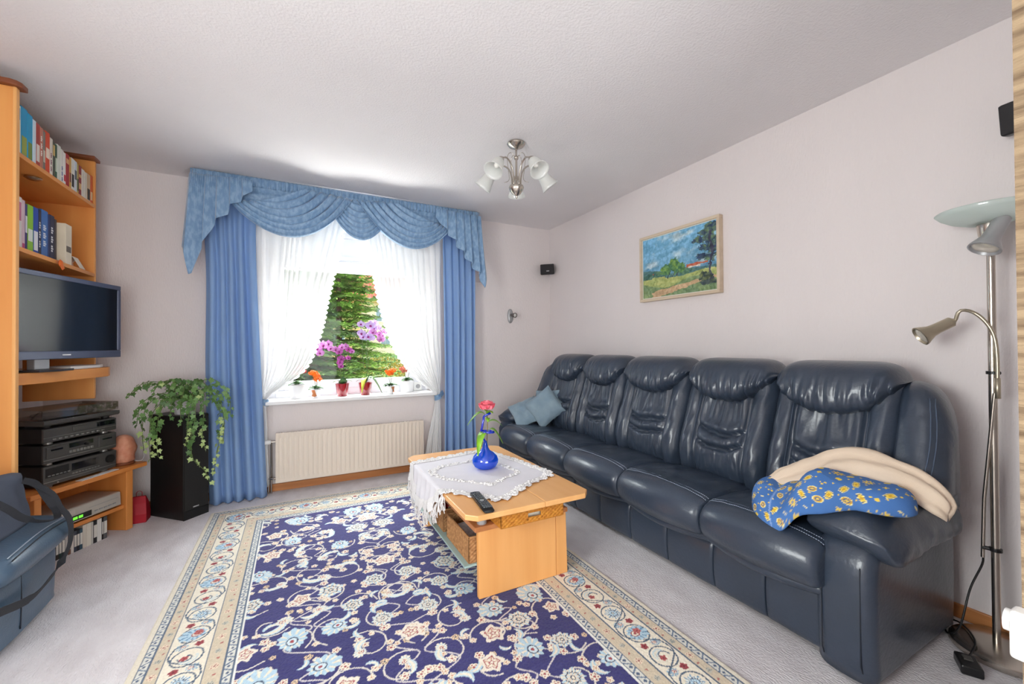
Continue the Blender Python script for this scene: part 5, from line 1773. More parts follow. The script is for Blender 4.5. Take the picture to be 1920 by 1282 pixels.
prof = [(x0 - 0.01, 0.31), (x0 - 0.025, 0.35), (x0 - 0.005, 0.40), (x0 + 0.07, 0.428), (x0 + 0.25, 0.44), (x1 - 0.06, 0.43), (x1 + 0.03, 0.405), (x1 + 0.062, 0.36), (x1 + 0.04, 0.315), (x1 - 0.02, 0.30), (x0 + 0.2, 0.295)]
tp = cushion(prof, y0 - 0.02, y1 + 0.012, 0.05, n=26, m=64, disp=lambda x, y, z, nx, nzz, v: 0.012 * (1 - v * v) + 0.004 * nz(x * 6, y * 6, z * 6)).obj('top_cushion', LEA2, fs, smooth=180)
for off in (0, 0.014):
    MB().tube(cat_rom([(x1 + 0.052 - off * 0.9, y0 + 0.02, 0.397 + off * 0.9), (x1 + 0.05 - off, (y0 + y1) / 2, 0.41 + off * 0.75), (x1 + 0.052 - off * 0.9, y1 - 0.03, 0.397 + off * 0.9)], 14), 0.0025, 6).obj('seam', STITCH if off else LEA_D, tp, smooth=180)
for yy_ in (y0 + 0.19,):
    MB().tube([(x1 + 0.004, yy_, 0.05), (x1 + 0.007, yy_, 0.16), (x1 + 0.004, yy_, 0.28)], 0.003, 6).obj('seam', LEA_D, b_, smooth=180)
for (x, y) in ((x0 + 0.05, y0 + 0.05), (x1 - 0.05, y0 + 0.05), (x0 + 0.05, y1 - 0.05), (x1 - 0.05, y1 - 0.05)):
    MB().lathe([(0, 0), (.022, 0), (.025, .028), (0, .028)], 12, Matrix.Translation((x, y, 0))).obj('foot', BLACK_PL, fs)

FAB = mat('grey_blue_canvas', (84, 92, 108), 0.85, var=0.1, vscale=7, bump=0.001, bscale=260)
WEB = mat('black_webbing', (44, 46, 52), 0.8, bump=0.0008, bscale=300)
bg_ = T('fabric_bag', 'grey blue fabric bag with dark webbing straps lying on the footstool', 'bag', (-1.28, 2.5, 0.44))
# upright slumped body
loops = []
for k in range(19):
    u = k / 18
    z = 0.437 + 0.225 * u
    yc = 2.50 + 0.05 * u
    hw_ = 0.25 * (1 - 0.06 * u) * (1 - 0.5 * max(0, (u - 0.86) / 0.14) ** 2)
    th_ = (0.075 - 0.045 * u) * math.sqrt(max(0.03, 1 - max(0, (u - 0.85) / 0.15) ** 2))
    xc = -1.14 - 0.02 * u
    loop = []
    for q_ in range(44):
        a = 2 * PI * q_ / 44
        c_, s_ = math.cos(a), math.sin(a)
        oy_ = abs(c_) ** 0.5 * (1 if c_ > 0 else -1)
        ox_ = abs(s_) ** 0.8 * (1 if s_ > 0 else -1)
        loop.append((xc + ox_ * (th_ + 0.014 * nz(oy_ * 3, u * 4, 2)), yc + oy_ * hw_, z + (0.014 * nz(oy_ * 3, u * 3) * u)))
    loops.append(loop)
MB().loft(loops).obj('body', FAB, bg_, smooth=180)
pts = cat_rom([(-1.078, 2.44, 0.60), (-1.05, 2.47, 0.555), (-1.03, 2.51, 0.505), (-0.995, 2.55, 0.468), (-0.965, 2.61, 0.45), (-0.985, 2.67, 0.465), (-1.03, 2.70, 0.53), (-1.06, 2.69, 0.60), (-1.085, 2.65, 0.63)], 40)
MB().ribbon(pts, [(0.35, 0.25, 0.6)] * 12 + [(1, -0.3, 0.35)] * 14 + [(0.3, 0.5, 0.7)] * 14, 0.026, 0.003).obj('strap', WEB, bg_, smooth=60)
pts = cat_rom([(-1.085, 2.68, 0.62), (-1.02, 2.72, 0.54), (-0.985, 2.70, 0.475), (-0.955, 2.69, 0.435), (-0.942, 2.685, 0.38), (-0.945, 2.68, 0.30), (-0.965, 2.64, 0.225), (-0.985, 2.57, 0.18), (-0.985, 2.49, 0.175), (-0.98, 2.38, 0.20), (-0.975, 2.27, 0.235), (-0.985, 2.17, 0.26)], 44)
MB().ribbon(pts, [(0.15, 0.9, 0.2)] * 20 + [(0.3, 0.6, 0.7)] * 10 + [(0.1, 0.2, 0.95)] * 14, 0.032, 0.003).obj('strap', WEB, bg_, smooth=60)

# ------------------------------------------------------------------ painting
PW, PH = 0.745, 0.545
py0, py1, pz0, pz1 = 1.835, 2.575, 1.575, 2.115
pn = T('landscape_painting', 'landscape painting with tree and meadow in a pale wooden frame', 'painting', (XR, 2.2, 1.575))
FRM = wood('pale_frame_wood', (196, 176, 152), (216, 198, 174), 1)
xf0, xf1 = XR - 0.045, XR - 0.001
fr = 0.022
MB().box(xf0, xf1, py0, py1, pz0, pz0 + fr).box(xf0, xf1, py0, py1, pz1 - fr, pz1).box(xf0, xf1, py0, py0 + fr, pz0 + fr, pz1 - fr).box(xf0, xf1, py1 - fr, py1, pz0 + fr, pz1 - fr).obj('frame', FRM, pn, bevel=0.003)
MB().box(xf0 + 0.012, xf0 + 0.016, py0 + fr, py1 - fr, pz0 + fr, pz0 + fr + 0.006).box(xf0 + 0.012, xf0 + 0.016, py0 + fr, py1 - fr, pz1 - fr - 0.006, pz1 - fr).box(xf0 + 0.012, xf0 + 0.016, py0 + fr, py0 + fr + 0.006, pz0 + fr, pz1 - fr).box(
    xf0 + 0.012, xf0 + 0.016, py1 - fr - 0.006, py1 - fr, pz0 + fr, pz1 - fr).obj('inner_slip', mat('white_slip', (226, 222, 212), 0.6), pn)
NU, NV = 300, 220
uu, vv = np.meshgrid(np.linspace(0, 1, NU), np.linspace(0, 1, NV))     # u left to right as seen, v bottom to top


def fbm(x, y, seed, octv=4):
    rs_ = np.random.RandomState(seed)
    out = np.zeros_like(x)
    amp, fq = 1.0, 1.0
    for _ in range(octv):
        g = rs_.rand(64, 64)
        xi, yi = np.floor(x * fq).astype(int), np.floor(y * fq).astype(int)
        fx, fy = x * fq - xi, y * fq - yi
        fx, fy = fx * fx * (3 - 2 * fx), fy * fy * (3 - 2 * fy)
        a = g[xi % 64, yi % 64] * (1 - fx) + g[(xi + 1) % 64, yi % 64] * fx
        b2 = g[xi % 64, (yi + 1) % 64] * (1 - fx) + g[(xi + 1) % 64, (yi + 1) % 64] * fx
        out += amp * (a * (1 - fy) + b2 * fy)
        amp *= 0.5
        fq *= 2
    return out / 1.9


def C(*c):
    return np.array(c, float) / 255


uu0, vv0 = uu, vv
uu = uu0 + (fbm(uu0 * 26, vv0 * 26, 71) - 0.5) * 0.05
vv = vv0 + (fbm(uu0 * 24, vv0 * 34, 72) - 0.5) * 0.045
img = np.zeros((NV, NU, 3))
st = fbm(uu * 5 + vv * 2.5, vv * 16 - uu * 5, 1)
img[:] = C(112, 172, 208) * (0.78 + 0.3 * vv[..., None])
cl = np.clip((fbm(uu * 6, vv * 8 - uu * 2, 2) - 0.5) * 4, 0, 1)
img = img * (1 - cl[..., None] * 0.8) + C(200, 214, 216) * cl[..., None] * 0.8
img += ((st - 0.5) * 0.28)[..., None]
hor = 0.34 + 0.02 * np.sin(uu * 9)
hill = vv < 0.42 + 0.05 * np.sin(uu * 7 + 1) * (uu < 0.5) - 0.06 * uu
img[hill] = (C(74, 116, 116) * np.ones((NV, NU, 3)))[hill]
gr = vv < hor - 0.03
g1 = fbm(uu * 14, vv * 26, 3)[..., None]
meadow = C(128, 152, 84) * (1 - g1) + C(208, 204, 124) * g1
img[gr] = meadow[gr]
low = vv < 0.2 + 0.05 * np.sin(uu * 8 + 2)
g2 = fbm(uu * 16, vv * 18, 4)[..., None]
lowc = C(84, 116, 84) * (1 - g2) + C(150, 170, 110) * g2
img[low] = lowc[low]
path = np.abs(vv - (0.04 + 0.16 * np.clip((uu - 0.15) / 0.75, 0, 1))) < 0.05 * (1.1 - uu) + 0.012
pc_ = C(204, 168, 128) * np.ones((NV, NU, 3)) * (0.85 + 0.3 * g2)
img[path & (uu > 0.15)] = pc_[path & (uu > 0.15)]


def blob(cx, cz, rx, rz, c1, c2, seed, thr=0.0):
    d = ((uu - cx) / rx) ** 2 + ((vv - cz) / rz) ** 2 + (fbm(uu * 34, vv * 34, seed) - 0.5) * 1.9
    m_ = d < 1 + thr
    q = np.clip((fbm(uu * 26, vv * 26, seed + 1) - 0.3) * 2.2, 0, 1)[..., None]
    c_ = C(*c1) * (1 - q) + C(*c2) * q
    img[m_] = c_[m_]


for cx, cz, rx, rz in ((0.10, 0.36, 0.09, 0.05), (0.22, 0.38, 0.08, 0.06), (0.62, 0.36, 0.1, 0.05)):
    blob(cx, cz, rx, rz, (46, 88, 84), (96, 136, 96), 20)
for cx, cz, rx, rz in ((0.36, 0.42, 0.08, 0.09), (0.47, 0.47, 0.08, 0.12), (0.55, 0.42, 0.06, 0.08)):
    blob(cx, cz, rx, rz, (52, 104, 72), (138, 174, 74), 30)
for cx in (0.38, 0.44, 0.5):
    m_ = (np.abs(uu - cx - (vv - 0.3) * 0.4) < 0.006) & (vv > 0.29) & (vv < 0.37)
    img[m_] = C(40, 44, 60)
m_ = (uu > 0.62) & (uu < 0.88) & (np.abs(vv - 0.425) < 0.012 + 0.01 * (uu < 0.78))
img[m_] = C(190, 92, 62)
m_ = (uu > 0.65) & (uu < 0.8) & (np.abs(vv - 0.40) < 0.012)
img[m_] = C(226, 214, 196)
blob(0.17, 0.385, 0.012, 0.012, (190, 70, 54), (200, 90, 60), 3)
for cx, cz, rx, rz in ((0.94, 0.9, 0.12, 0.1), (0.86, 0.84, 0.10, 0.06), (0.78, 0.76, 0.09, 0.05), (0.92, 0.74, 0.11, 0.08), (0.84, 0.64, 0.08, 0.05), (0.95, 0.60, 0.09, 0.09), (0.82, 0.52, 0.08, 0.05), (0.93, 0.48, 0.09, 0.07)):
    blob(cx, cz, rx, rz, (34, 56, 92), (108, 136, 92), 40 + int(cx * 100), -0.25)
tr = np.abs(uu - 0.925 - 0.012 * np.sin(vv * 14)) < 0.014 + 0.010 * (vv < 0.2)
img[tr & (vv > 0.14) & (vv < 0.86)] = C(54, 54, 76)
blob(0.86, 0.22, 0.07, 0.08, (34, 52, 52), (110, 120, 70), 60)
blob(0.9, 0.13, 0.12, 0.035, (44, 60, 72), (90, 104, 84), 61)
img += (fbm(uu * 50, vv * 28, 9)[..., None] - 0.5) * 0.30
img = img * 0.92 + 0.05
img = np.clip(img, 0, 1)
uu, vv = uu0, vv0
xx = np.full(uu.shape, xf0 + 0.016) - 0.0015 * fbm(uu * 60, vv * 40, 8)
Yp = (py1 - fr) + (py0 - py1 + 2 * fr) * uu
Zp = (pz0 + fr) + (pz1 - pz0 - 2 * fr) * vv


def grid_mesh(name, X, Y, Z, rgb, m_, parent, flip=False):
    nv_, nu_ = X.shape
    me = bpy.data.meshes.new(name)
    off = base_of(parent) or Vector((0, 0, 0))
    co = np.stack([X - off.x, Y - off.y, Z - off.z], -1).reshape(-1, 3)
    a = (np.arange(nv_ - 1)[:, None] * nu_ + np.arange(nu_ - 1)[None, :]).ravel()
    q_ = np.stack([a, a + 1, a + nu_ + 1, a + nu_], 1)
    if flip:
        q_ = q_[:, ::-1]
    me.vertices.add(len(co))
    me.vertices.foreach_set('co', co.astype(np.float32).ravel())
    me.loops.add(len(q_) * 4)
    me.loops.foreach_set('vertex_index', q_.astype(np.int32).ravel())
    me.polygons.add(len(q_))
    me.polygons.foreach_set('loop_start', (np.arange(len(q_)) * 4).astype(np.int32))
    me.update(calc_edges=True)
    me.validate()
    set_vcol(me, rgb.reshape(-1, 3))
    return link(name, me, m_, parent, smooth=180)


grid_mesh('canvas', xx, Yp, Zp, img, vcol_mat('oil_paint', 0.5), pn)
MB().box(xf0 + 0.018, xf1, py0 + 0.01, py1 - 0.01, pz0 + 0.01, pz1 - 0.01).obj('backing_board', PAGES, pn)

# ------------------------------------------------------------------ small loudspeakers and wall spotlight
def sat_speaker(label, loc, direction, w_, h_, d_, rollx=0.0):
    t = T('wall_loudspeaker', label, 'loudspeaker', loc)
    Mq = Matrix.Translation(loc) @ Vector(direction).to_track_quat('Y', 'Z').to_matrix().to_4x4() @ Matrix.Rotation(rollx, 4, 'Y')
    MB().loft([[Mq @ Vector((sx * w_ / 2 * k, y_, sz * h_ / 2 * k)) for sx, sz in ((-1, -1), (1, -1), (1, 1), (-1, 1))] for y_, k in ((-d_ / 2, 0.8), (0, 1), (d_ / 2 - 0.006, 1))]).obj('cabinet', BLACK_PL, t, bevel=0.01, seg=3)
    f = MB().cbox((0, d_ / 2 - 0.004, 0), (w_ * 0.94, 0.01, h_ * 0.92), Mq).obj('grille', mat('satellite_grille', (44, 42, 44), 0.8, bump=0.001, bscale=500), t, bevel=0.006, seg=3)
    MB().cbox((-0.005, d_ / 2 + 0.0015, -h_ * 0.18), (w_ * 0.2, 0.002, h_ * 0.08), Mq).obj('badge', SILVER, f)
    return t, Mq


t, Mq = sat_speaker('small black loudspeaker mounted in the wall corner above the sofa', (2.515, 3.935, 2.075), (-0.55, -0.83, -0.05), 0.155, 0.115, 0.10, 0.04)
MB().tube([Mq @ Vector((0, -0.05, 0)), (2.58, 4.01, 2.085)], 0.012, 8).cbox((2.595, 4.025, 2.085), (0.03, 0.03, 0.06)).obj('bracket', BLACK_PL, t)
t, Mq = sat_speaker('small black loudspeaker mounted on the wall over the floor lamp', (2.54, 0.47, 2.115), (-0.97, 0.2, -0.12), 0.155, 0.125, 0.10)
MB().tube([Mq @ Vector((0, -0.04, 0)), (2.609, 0.47, 2.12)], 0.012, 8).obj('bracket', BLACK_PL, t)

ws = T('wall_spotlight', 'small silver wall spotlight between drape and sofa corner', 'lamp', (2.09, YB, 1.5))
loops = []
for y_, k in ((YB - 0.001, 1.0), (YB - 0.012, 0.97), (YB - 0.02, 0.8), (YB - 0.022, 0.3)):
    loops.append([(2.09 + 0.033 * k * math.cos(a), y_, 1.545 + 0.085 * k * math.sin(a) * (1 + 0.06 * math.cos(2 * a))) for a in [2 * PI * q_ / 32 for q_ in range(32)]])
MB().loft(loops).obj('mounting_plate', SILVER, ws, smooth=50)
hdM = Matrix.Translation((2.10, YB - 0.05, 1.553)) @ Vector((0.25, -1, -0.1)).to_track_quat('Z', 'Y').to_matrix().to_4x4()
h_ = MB().lathe([(0, -0.03), (0.014, -0.03), (0.018, -0.01), (0.026, 0.03), (0.027, 0.04), (0.022, 0.04), (0.02, 0.034), (0, 0.034)], 22, hdM).obj('spot_head', mat('dark_chrome', (130, 124, 122), 0.25, 0.9), ws, smooth=40)
MB().lathe([(0, 0.035), (0.02, 0.035), (0.018, 0.039), (0, 0.041)], 18, hdM).obj('lens', mat('frosted_lens', (228, 226, 222), 0.3), h_, smooth=60)
MB().tube([(2.09, YB - 0.015, 1.553), (2.095, YB - 0.04, 1.553)], 0.008, 8).obj('joint', SILVER, ws)

# ------------------------------------------------------------------ ceiling lamp
cl_ = Vector((1.29, 2.39, ZC))
cl_t = T('ceiling_lamp', 'five armed nickel ceiling lamp with frosted glass bell shades', 'lamp', cl_)
FROST = mixed('frosted_glass_shade', [('l', (250, 250, 248), 0.45), ('d', (246, 247, 244), 0.35), ('t', (255, 255, 255), 0.12), ('g', (255, 255, 255), 0.08, 0.2)])
Mc = Matrix.Translation(cl_)
MB().lathe([(0, -0.001), (.058, -0.001), (.06, -.008), (.05, -.022), (.02, -.034), (.012, -.04), (0, -.04)], 30, Mc).obj('ceiling_rose', CHROME, cl_t, smooth=40)
MB().lathe([(0, -.03), (.007, -.03), (.007, -.085), (.012, -.09), (.016, -.10), (.012, -.11), (.0075, -.115), (.0075, -.30), (0, -.30)], 16, Mc).obj('rod', CHROME, cl_t, smooth=40)
MB().lathe([(0, -.282), (.022, -.282), (.046, -.286), (.05, -.296), (.044, -.315), (.03, -.336), (.016, -.347), (.008, -.352), (.008, -.362), (.003, -.368), (0, -.368)], 30, Mc).obj('hub', CHROME, cl_t, smooth=40)
a0 = math.atan2(.88, .475)
for k in range(5):
    a = a0 + 2 * PI * k / 5
    e = Vector((math.cos(a), math.sin(a), 0))
    pts = cat_rom([cl_ + e * 0.03 + Vector((0, 0, -.285)), cl_ + e * 0.034 + Vector((0, 0, -.22)), cl_ + e * 0.055 + Vector((0, 0, -.165)), cl_ + e * 0.10 + Vector((0, 0, -.135)), cl_ + e * 0.145 + Vector((0, 0, -.15)), cl_ + e * 0.165 + Vector((0, 0, -.17))], 22)
    ar = MB().tube(pts, 0.0055, 8).obj('arm', CHROME, cl_t, smooth=180)
    ax = (e * 0.62 + Vector((0, 0, -0.78))).normalized()
    Ms = Matrix.Translation(cl_ + e * 0.163 + Vector((0, 0, -.165))) @ ax.to_track_quat('Z', 'Y').to_matrix().to_4x4()
    MB().lathe([(0, -.012), (.014, -.012), (.02, 0), (.022, .02), (.018, .022), (0, .022)], 18, Ms).obj('socket_cup', CHROME, ar, smooth=40)
    s_ = MB().lathe([(.02, .012), (.03, .025), (.038, .05), (.044, .085), (.053, .115), (.062, .13)], 30, Ms, cap=False).obj('shade', FROST, cl_t, smooth=180, solid=0.003)
    MB().lathe([(0, .03), (.012, .03), (.018, .055), (.018, .07), (.01, .085), (0, .088)], 14, Ms).obj('bulb', mat('bulb_glass', (244, 242, 236), 0.3) if k == 0 else bpy.data.materials['bulb_glass'], s_, smooth=60)
    # decorative wires
    a2 = a + PI / 5
    e2 = Vector((math.cos(a2), math.sin(a2), 0))
    pts = cat_rom([cl_ + e2 * 0.012 + Vector((0, 0, -.10)), cl_ + e2 * 0.028 + Vector((0, 0, -.07)), cl_ + e2 * 0.05 + Vector((0, 0, -.075)), cl_ + e2 * 0.062 + Vector((0, 0, -.11)), cl_ + e2 * 0.055 + Vector((0, 0, -.19)), cl_ + e2 * 0.048 + Vector((0, 0, -.24)), cl_ + e2 * 0.06 + Vector((0, 0, -.262)), cl_ + e2 * 0.085 + Vector((0, 0, -.272))], 26)
    MB().tube(pts, 0.0022, 6).obj('wire', CHROME, cl_t, smooth=180)

# ------------------------------------------------------------------ floor lamp, cables
fx, fy = 2.45, 0.566
fl_ = T('floor_lamp', 'nickel uplighter floor lamp with glass bowl and two reading spots', 'lamp', (fx, fy, 0))
MB().lathe([(0, 0.0), (.145, 0.0), (.148, .006), (.146, .02), (.138, .026), (.06, .032), (0, .033)], 44, Matrix.Translation((2.45, .552, 0))).obj('base', CHROME, fl_, smooth=40)
MB().tube([(fx, fy, 0.03), (fx, fy, 1.64)], 0.0125, 14).obj('pole', CHROME, fl_, smooth=60)
MB().tube([(fx - 0.012, fy + 0.032, 0.36), (fx - 0.01, fy + 0.026, 0.6), (fx - 0.016, fy - 0.008, 1.02)], 0.006, 8).obj('side_rod', CHROME, fl_, smooth=60)
for z in (0.40, 1.10):
    MB().lathe([(.012, -.006), (.019, -.006), (.019, .006), (.012, .006)], 16, Matrix.Translation((fx, fy, z)), cap=False).tube([(fx - 0.006, fy + (0.01 if z < 1 else -0.01), z), (fx - 0.013, fy + (0.034 if z < 1 else -0.02), z)], 0.008, 8).obj('clip', BLACK_PL, fl_)
MB().lathe([(0, 1.60), (.013, 1.60), (.022, 1.615), (.034, 1.65), (.038, 1.69), (.036, 1.70), (0, 1.70)], 26, Matrix.Translation((fx, fy, 0))).obj('cup', CHROME, fl_, smooth=40)
BOWL = mixed('green_white_bowl_glass', [('l', (236, 246, 242), 0.4), ('d', (230, 240, 236), 0.42), ('t', (240, 250, 246), 0.1), ('g', (255, 255, 255), 0.08, 0.15)])
MB().lathe([(.03, 1.694), (.07, 1.70), (.11, 1.715), (.14, 1.735), (.155, 1.752)], 44, Matrix.Translation((fx, fy, 0)), cap=False).obj('bowl', BOWL, fl_, smooth=180, solid=0.005)


LFT = Vector((-0.225, 0.974, 0))
TOC = Vector((-0.974, -0.225, 0))


def spot_head(parent, pos, d, s=1.0, mt=None):
    Mh = Matrix.Translation(pos) @ Vector(d).to_track_quat('Z', 'Y').to_matrix().to_4x4()
    h = MB().lathe([(0, -.075 * s), (.012 * s, -.075 * s), (.019 * s, -.068 * s), (.02 * s, -.02 * s), (.022 * s, .0), (.03 * s, .018 * s), (.036 * s, .03 * s), (.037 * s, .036 * s), (.033 * s, .037 * s), (.03 * s, .03 * s), (0, .03 * s)], 26, Mh).obj('spot_head', mt or CHROME, parent, smooth=40)
    MB().lathe([(0, .0305 * s), (.029 * s, .0305 * s), (.02 * s, .034 * s), (0, .035 * s)], 20, Mh).obj('lens', mat('spot_lens', (214, 208, 196), 0.1, 0.3), h, smooth=60)
    return h


MATTE_N = mat('warm_nickel', (182, 172, 152), 0.35, 0.85)
pole = Vector((fx, fy, 0))


def lp(s, z, c=0.018):
    return tuple(pole + LFT * s + TOC * c + Vector((0, 0, z)))


d1 = (LFT * 0.78 + TOC * 0.42 + Vector((0, 0, -0.52))).normalized()
h1 = Vector(lp(0.168, 1.268, 0.05))
tail_end = h1 - d1 * 0.075
goose = cat_rom([lp(-0.012, 1.05), lp(-0.012, 1.17), lp(-0.004, 1.25), lp(0.018, 1.305), lp(0.05, 1.343), lp(0.085, 1.35, 0.03), tuple(tail_end + Vector((0, 0, 0.004)) - LFT * 0.012), tuple(tail_end)], 34)
MB().tube(goose, 0.0065, 8).tube([lp(-0.012, 1.0), lp(-0.012, 1.08)], 0.009, 8).obj('gooseneck', MATTE_N, fl_, smooth=180)
spot_head(fl_, h1, d1, 1.12, MATTE_N)
d2 = (LFT * 0.35 + TOC * 0.35 + Vector((0, 0, -0.85))).normalized()
h2 = Vector(lp(0.0, 1.62, 0.085))
MB().tube([(fx, fy, 1.64), lp(-0.015, 1.655, 0.03), tuple(h2 - d2 * 0.04)], 0.006, 8).obj('spot_stay', CHROME, fl_, smooth=60)
spot_head(fl_, h2, d2, 1.3, SILVER)
MB().tube(cat_rom([(fx - 0.012, fy + 0.032, 0.37), (2.44, .60, 0.33), (2.42, .63, 0.22), (2.38, .65, 0.07), (2.40, .69, 0.012), (2.46, .72, 0.02), (2.50, .70, 0.03), (2.47, .66, 0.036), (2.40, .62, 0.045), (2.35, .60, 0.04), (2.30, .60, 0.02), (2.26, .60, 0.02)], 60), 0.0035, 6).obj('cable', BLACK_PL, fl_, smooth=180)
ft = T('foot_switch', 'black foot switch box of the floor lamp lying on the carpet', 'switch', (2.22, 0.585, 0))
Mf = Matrix.Translation((2.22, 0.585, 0)) @ Matrix.Rotation(0.5, 4, 'Z')
MB().cbox((0, 0, 0.018), (0.09, 0.06, 0.035), Mf).obj('housing', BLACK_PL, ft, bevel=0.006)
MB().cbox((0.01, 0, 0.037), (0.03, 0.025, 0.005), Mf).obj('button', HIFI_F, ft, bevel=0.002)
pg = T('plug_timer', 'white plug-in timer on the stone patterned wall edge', 'plug', (1.1, 0.21, 0.73))
MB().box(1.066, 1.0995, 0.19, 0.2335, 0.688, 0.768).obj('housing', WHITE_PL, pg, bevel=0.006, seg=3)
MB().box(1.063, 1.066, 0.20, 0.215, 0.715, 0.735).obj('button', SILVER, pg, bevel=0.001)
MB().lathe([(0, 0), (.018, 0), (.018, .008), (0, .008)], 20, Matrix.Translation((1.088, 0.2335, 0.742)) @ Matrix.Rotation(-PI / 2, 4, 'X')).obj('plug', WHITE_PL, pg, smooth=40)
# ------------------------------------------------------------------ rug, woven pattern as fine coloured geometry
RX0, RX1, RY0, RY1 = -0.56, 1.44, 0.69, 3.70
RES = 0.0036
NX, NY = int((RX1 - RX0) / RES), int((RY1 - RY0) / RES)
gx, gy = np.meshgrid((np.arange(NX) + 0.5) * RES, (np.arange(NY) + 0.5) * RES)   # metres from the near-left corner
RW, RL = RX1 - RX0, RY1 - RY0
rug = np.zeros((NY, NX, 3))
NAVY, CRM, TAN, PBLUE, MBLUE, RED, DKB = C(40, 38, 106), C(232, 224, 206), C(206, 192, 168), C(176, 204, 220), C(110, 152, 186), C(158, 62, 70), C(44, 60, 92)
rug[:] = NAVY
rug += ((fbm(gx * 3, gy * 60, 5) - 0.5) * 0.05 + (fbm(gx * 4, gy * 4, 6) - 0.5) * 0.05)[..., None]
edge = np.minimum(np.minimum(gx, RW - gx), np.minimum(gy, RL - gy))


def win(cx, cy, R):
    i0, i1 = max(0, int((cx - R) / RES)), min(NX, int((cx + R) / RES) + 2)
    j0, j1 = max(0, int((cy - R) / RES)), min(NY, int((cy + R) / RES) + 2)
    if i0 >= i1 or j0 >= j1:
        return None
    return slice(j0, j1), slice(i0, i1)


MASK = [None]


def paint(sl, m_, c):
    if MASK[0] is not None:
        m_ = m_ & MASK[0][sl]
    rug[sl][m_] = c


def rosette(cx, cy, R, n, th, cols, jag=0.10, fringe=True):
    sl = win(cx, cy, R * 1.3)
    if sl is None:
        return
    x, y = gx[sl] - cx, gy[sl] - cy
    r = np.hypot(x, y) / R
    a = np.arctan2(y, x) + th
    bd = 1 + jag * np.cos(n * a) + 0.06 * np.cos(2 * n * a + 1)
    q_ = r / bd
    paint(sl, q_ < 1.0, cols[0])
    if fringe:
        paint(sl, (q_ < 1.0) & (q_ > 0.62) & (np.cos(n * 2 * a + 0.5) > 0.35), cols[1])
    paint(sl, (np.abs(q_ - 0.60) < 0.05), cols[3])
    paint(sl, q_ < 0.54, cols[2])
    paint(sl, (q_ < 0.5) & (np.cos(n * a) > 0.72) & (q_ > 0.22), cols[1])
    paint(sl, q_ < 0.24, cols[3])
    paint(sl, q_ < 0.14, cols[0])


def five(cx, cy, R, th, c, cc):
    sl = win(cx, cy, R * 1.3)
    if sl is None:
        return
    x, y = gx[sl] - cx, gy[sl] - cy
    r = np.hypot(x, y) / R
    a = np.arctan2(y, x) + th
    q_ = r / (0.72 + 0.3 * np.abs(np.cos(2.5 * a)))
    paint(sl, q_ < 1, c)
    paint(sl, (np.abs(q_ - 0.62) < 0.1) & (np.cos(5 * a) > 0.2), cc)
    paint(sl, q_ < 0.28, cc)


def palmette(cx, cy, R, th, c1, c2, c3):
    """fan shaped flower head pointing along th"""
    sl = win(cx, cy, R * 1.5)
    if sl is None:
        return
    x0_, y0_ = gx[sl] - cx, gy[sl] - cy
    x = x0_ * math.cos(th) + y0_ * math.sin(th)
    y = -x0_ * math.sin(th) + y0_ * math.cos(th)
    r = np.hypot(x * 0.85, y) / R
    a = np.arctan2(y, x)
    bd = 0.78 + 0.28 * np.cos(a * 0.5) ** 2 + 0.09 * np.cos(11 * a)
    q_ = r / bd
    paint(sl, q_ < 1, c1)
    paint(sl, (q_ < 0.98) & (q_ > 0.5) & (np.cos(11 * a + 3.0) > 0.45), c2)
    q2 = np.hypot((x + 0.15 * R), y * 1.2) / R
    paint(sl, q2 < 0.42, c3)
    paint(sl, np.abs(q2 - 0.42) < 0.05, RED if c3 is CRM else DKB)
    paint(sl, q2 < 0.16, RED)


def curve(pts, w, c, taper=False):
    Lc = sum(math.hypot(pts[i_ + 1][0] - pts[i_][0], pts[i_ + 1][1] - pts[i_][1]) for i_ in range(len(pts) - 1)) * 1.15
    P = np.array(cat_rom(pts, max(10, int(Lc / (w * 0.9)))))
    n = len(P)
    for i, (x_, y_) in enumerate(P):
        ww = w * (1 - 0.75 * i / n) if taper else w
        ww = max(ww, RES * 0.75)
        sl = win(x_, y_, ww * 1.2)
        if sl is None:
            continue
        paint(sl, (gx[sl] - x_) ** 2 + (gy[sl] - y_) ** 2 < ww * ww, c)


def spiral(cx, cy, R, th, turn, w, c):
    pts = []
    for k in range(9):
        t = k / 8
        a = th + turn * t
        r = R * (1 - 0.72 * t)
        pts.append((cx + r * math.cos(a), cy + r * math.sin(a)))
    curve(pts, w, c)
    return pts


def acanthus(cx, cy, R, th, sgn, c1, c2):
    """curved feathery leaf"""
    for k in range(26):
        t = k / 25
        a = th + sgn * 2.5 * t
        x_, y_ = cx + R * math.cos(a), cy + R * math.sin(a)
        w = R * 0.36 * math.sin(PI * min(t * 0.95 + 0.05, 1)) ** 0.7 * (1 - 0.35 * t) * (0.82 + 0.3 * (k % 3 == 0))
        sl = win(x_, y_, w * 1.3)
        if sl is None:
            continue
        d2 = (gx[sl] - x_) ** 2 + (gy[sl] - y_) ** 2
        paint(sl, d2 < w * w, c1)
    for k in range(26):
        t = k / 25
        a = th + sgn * 2.5 * t
        x_, y_ = cx + R * 0.98 * math.cos(a), cy + R * 0.98 * math.sin(a)
        w = R * 0.15 * math.sin(PI * min(t * 0.95 + 0.05, 1))
        sl = win(x_, y_, max(w, RES) * 1.3)
        if sl is None:
            continue
        d2 = (gx[sl] - x_) ** 2 + (gy[sl] - y_) ** 2
        paint(sl, d2 < w * w, c2)


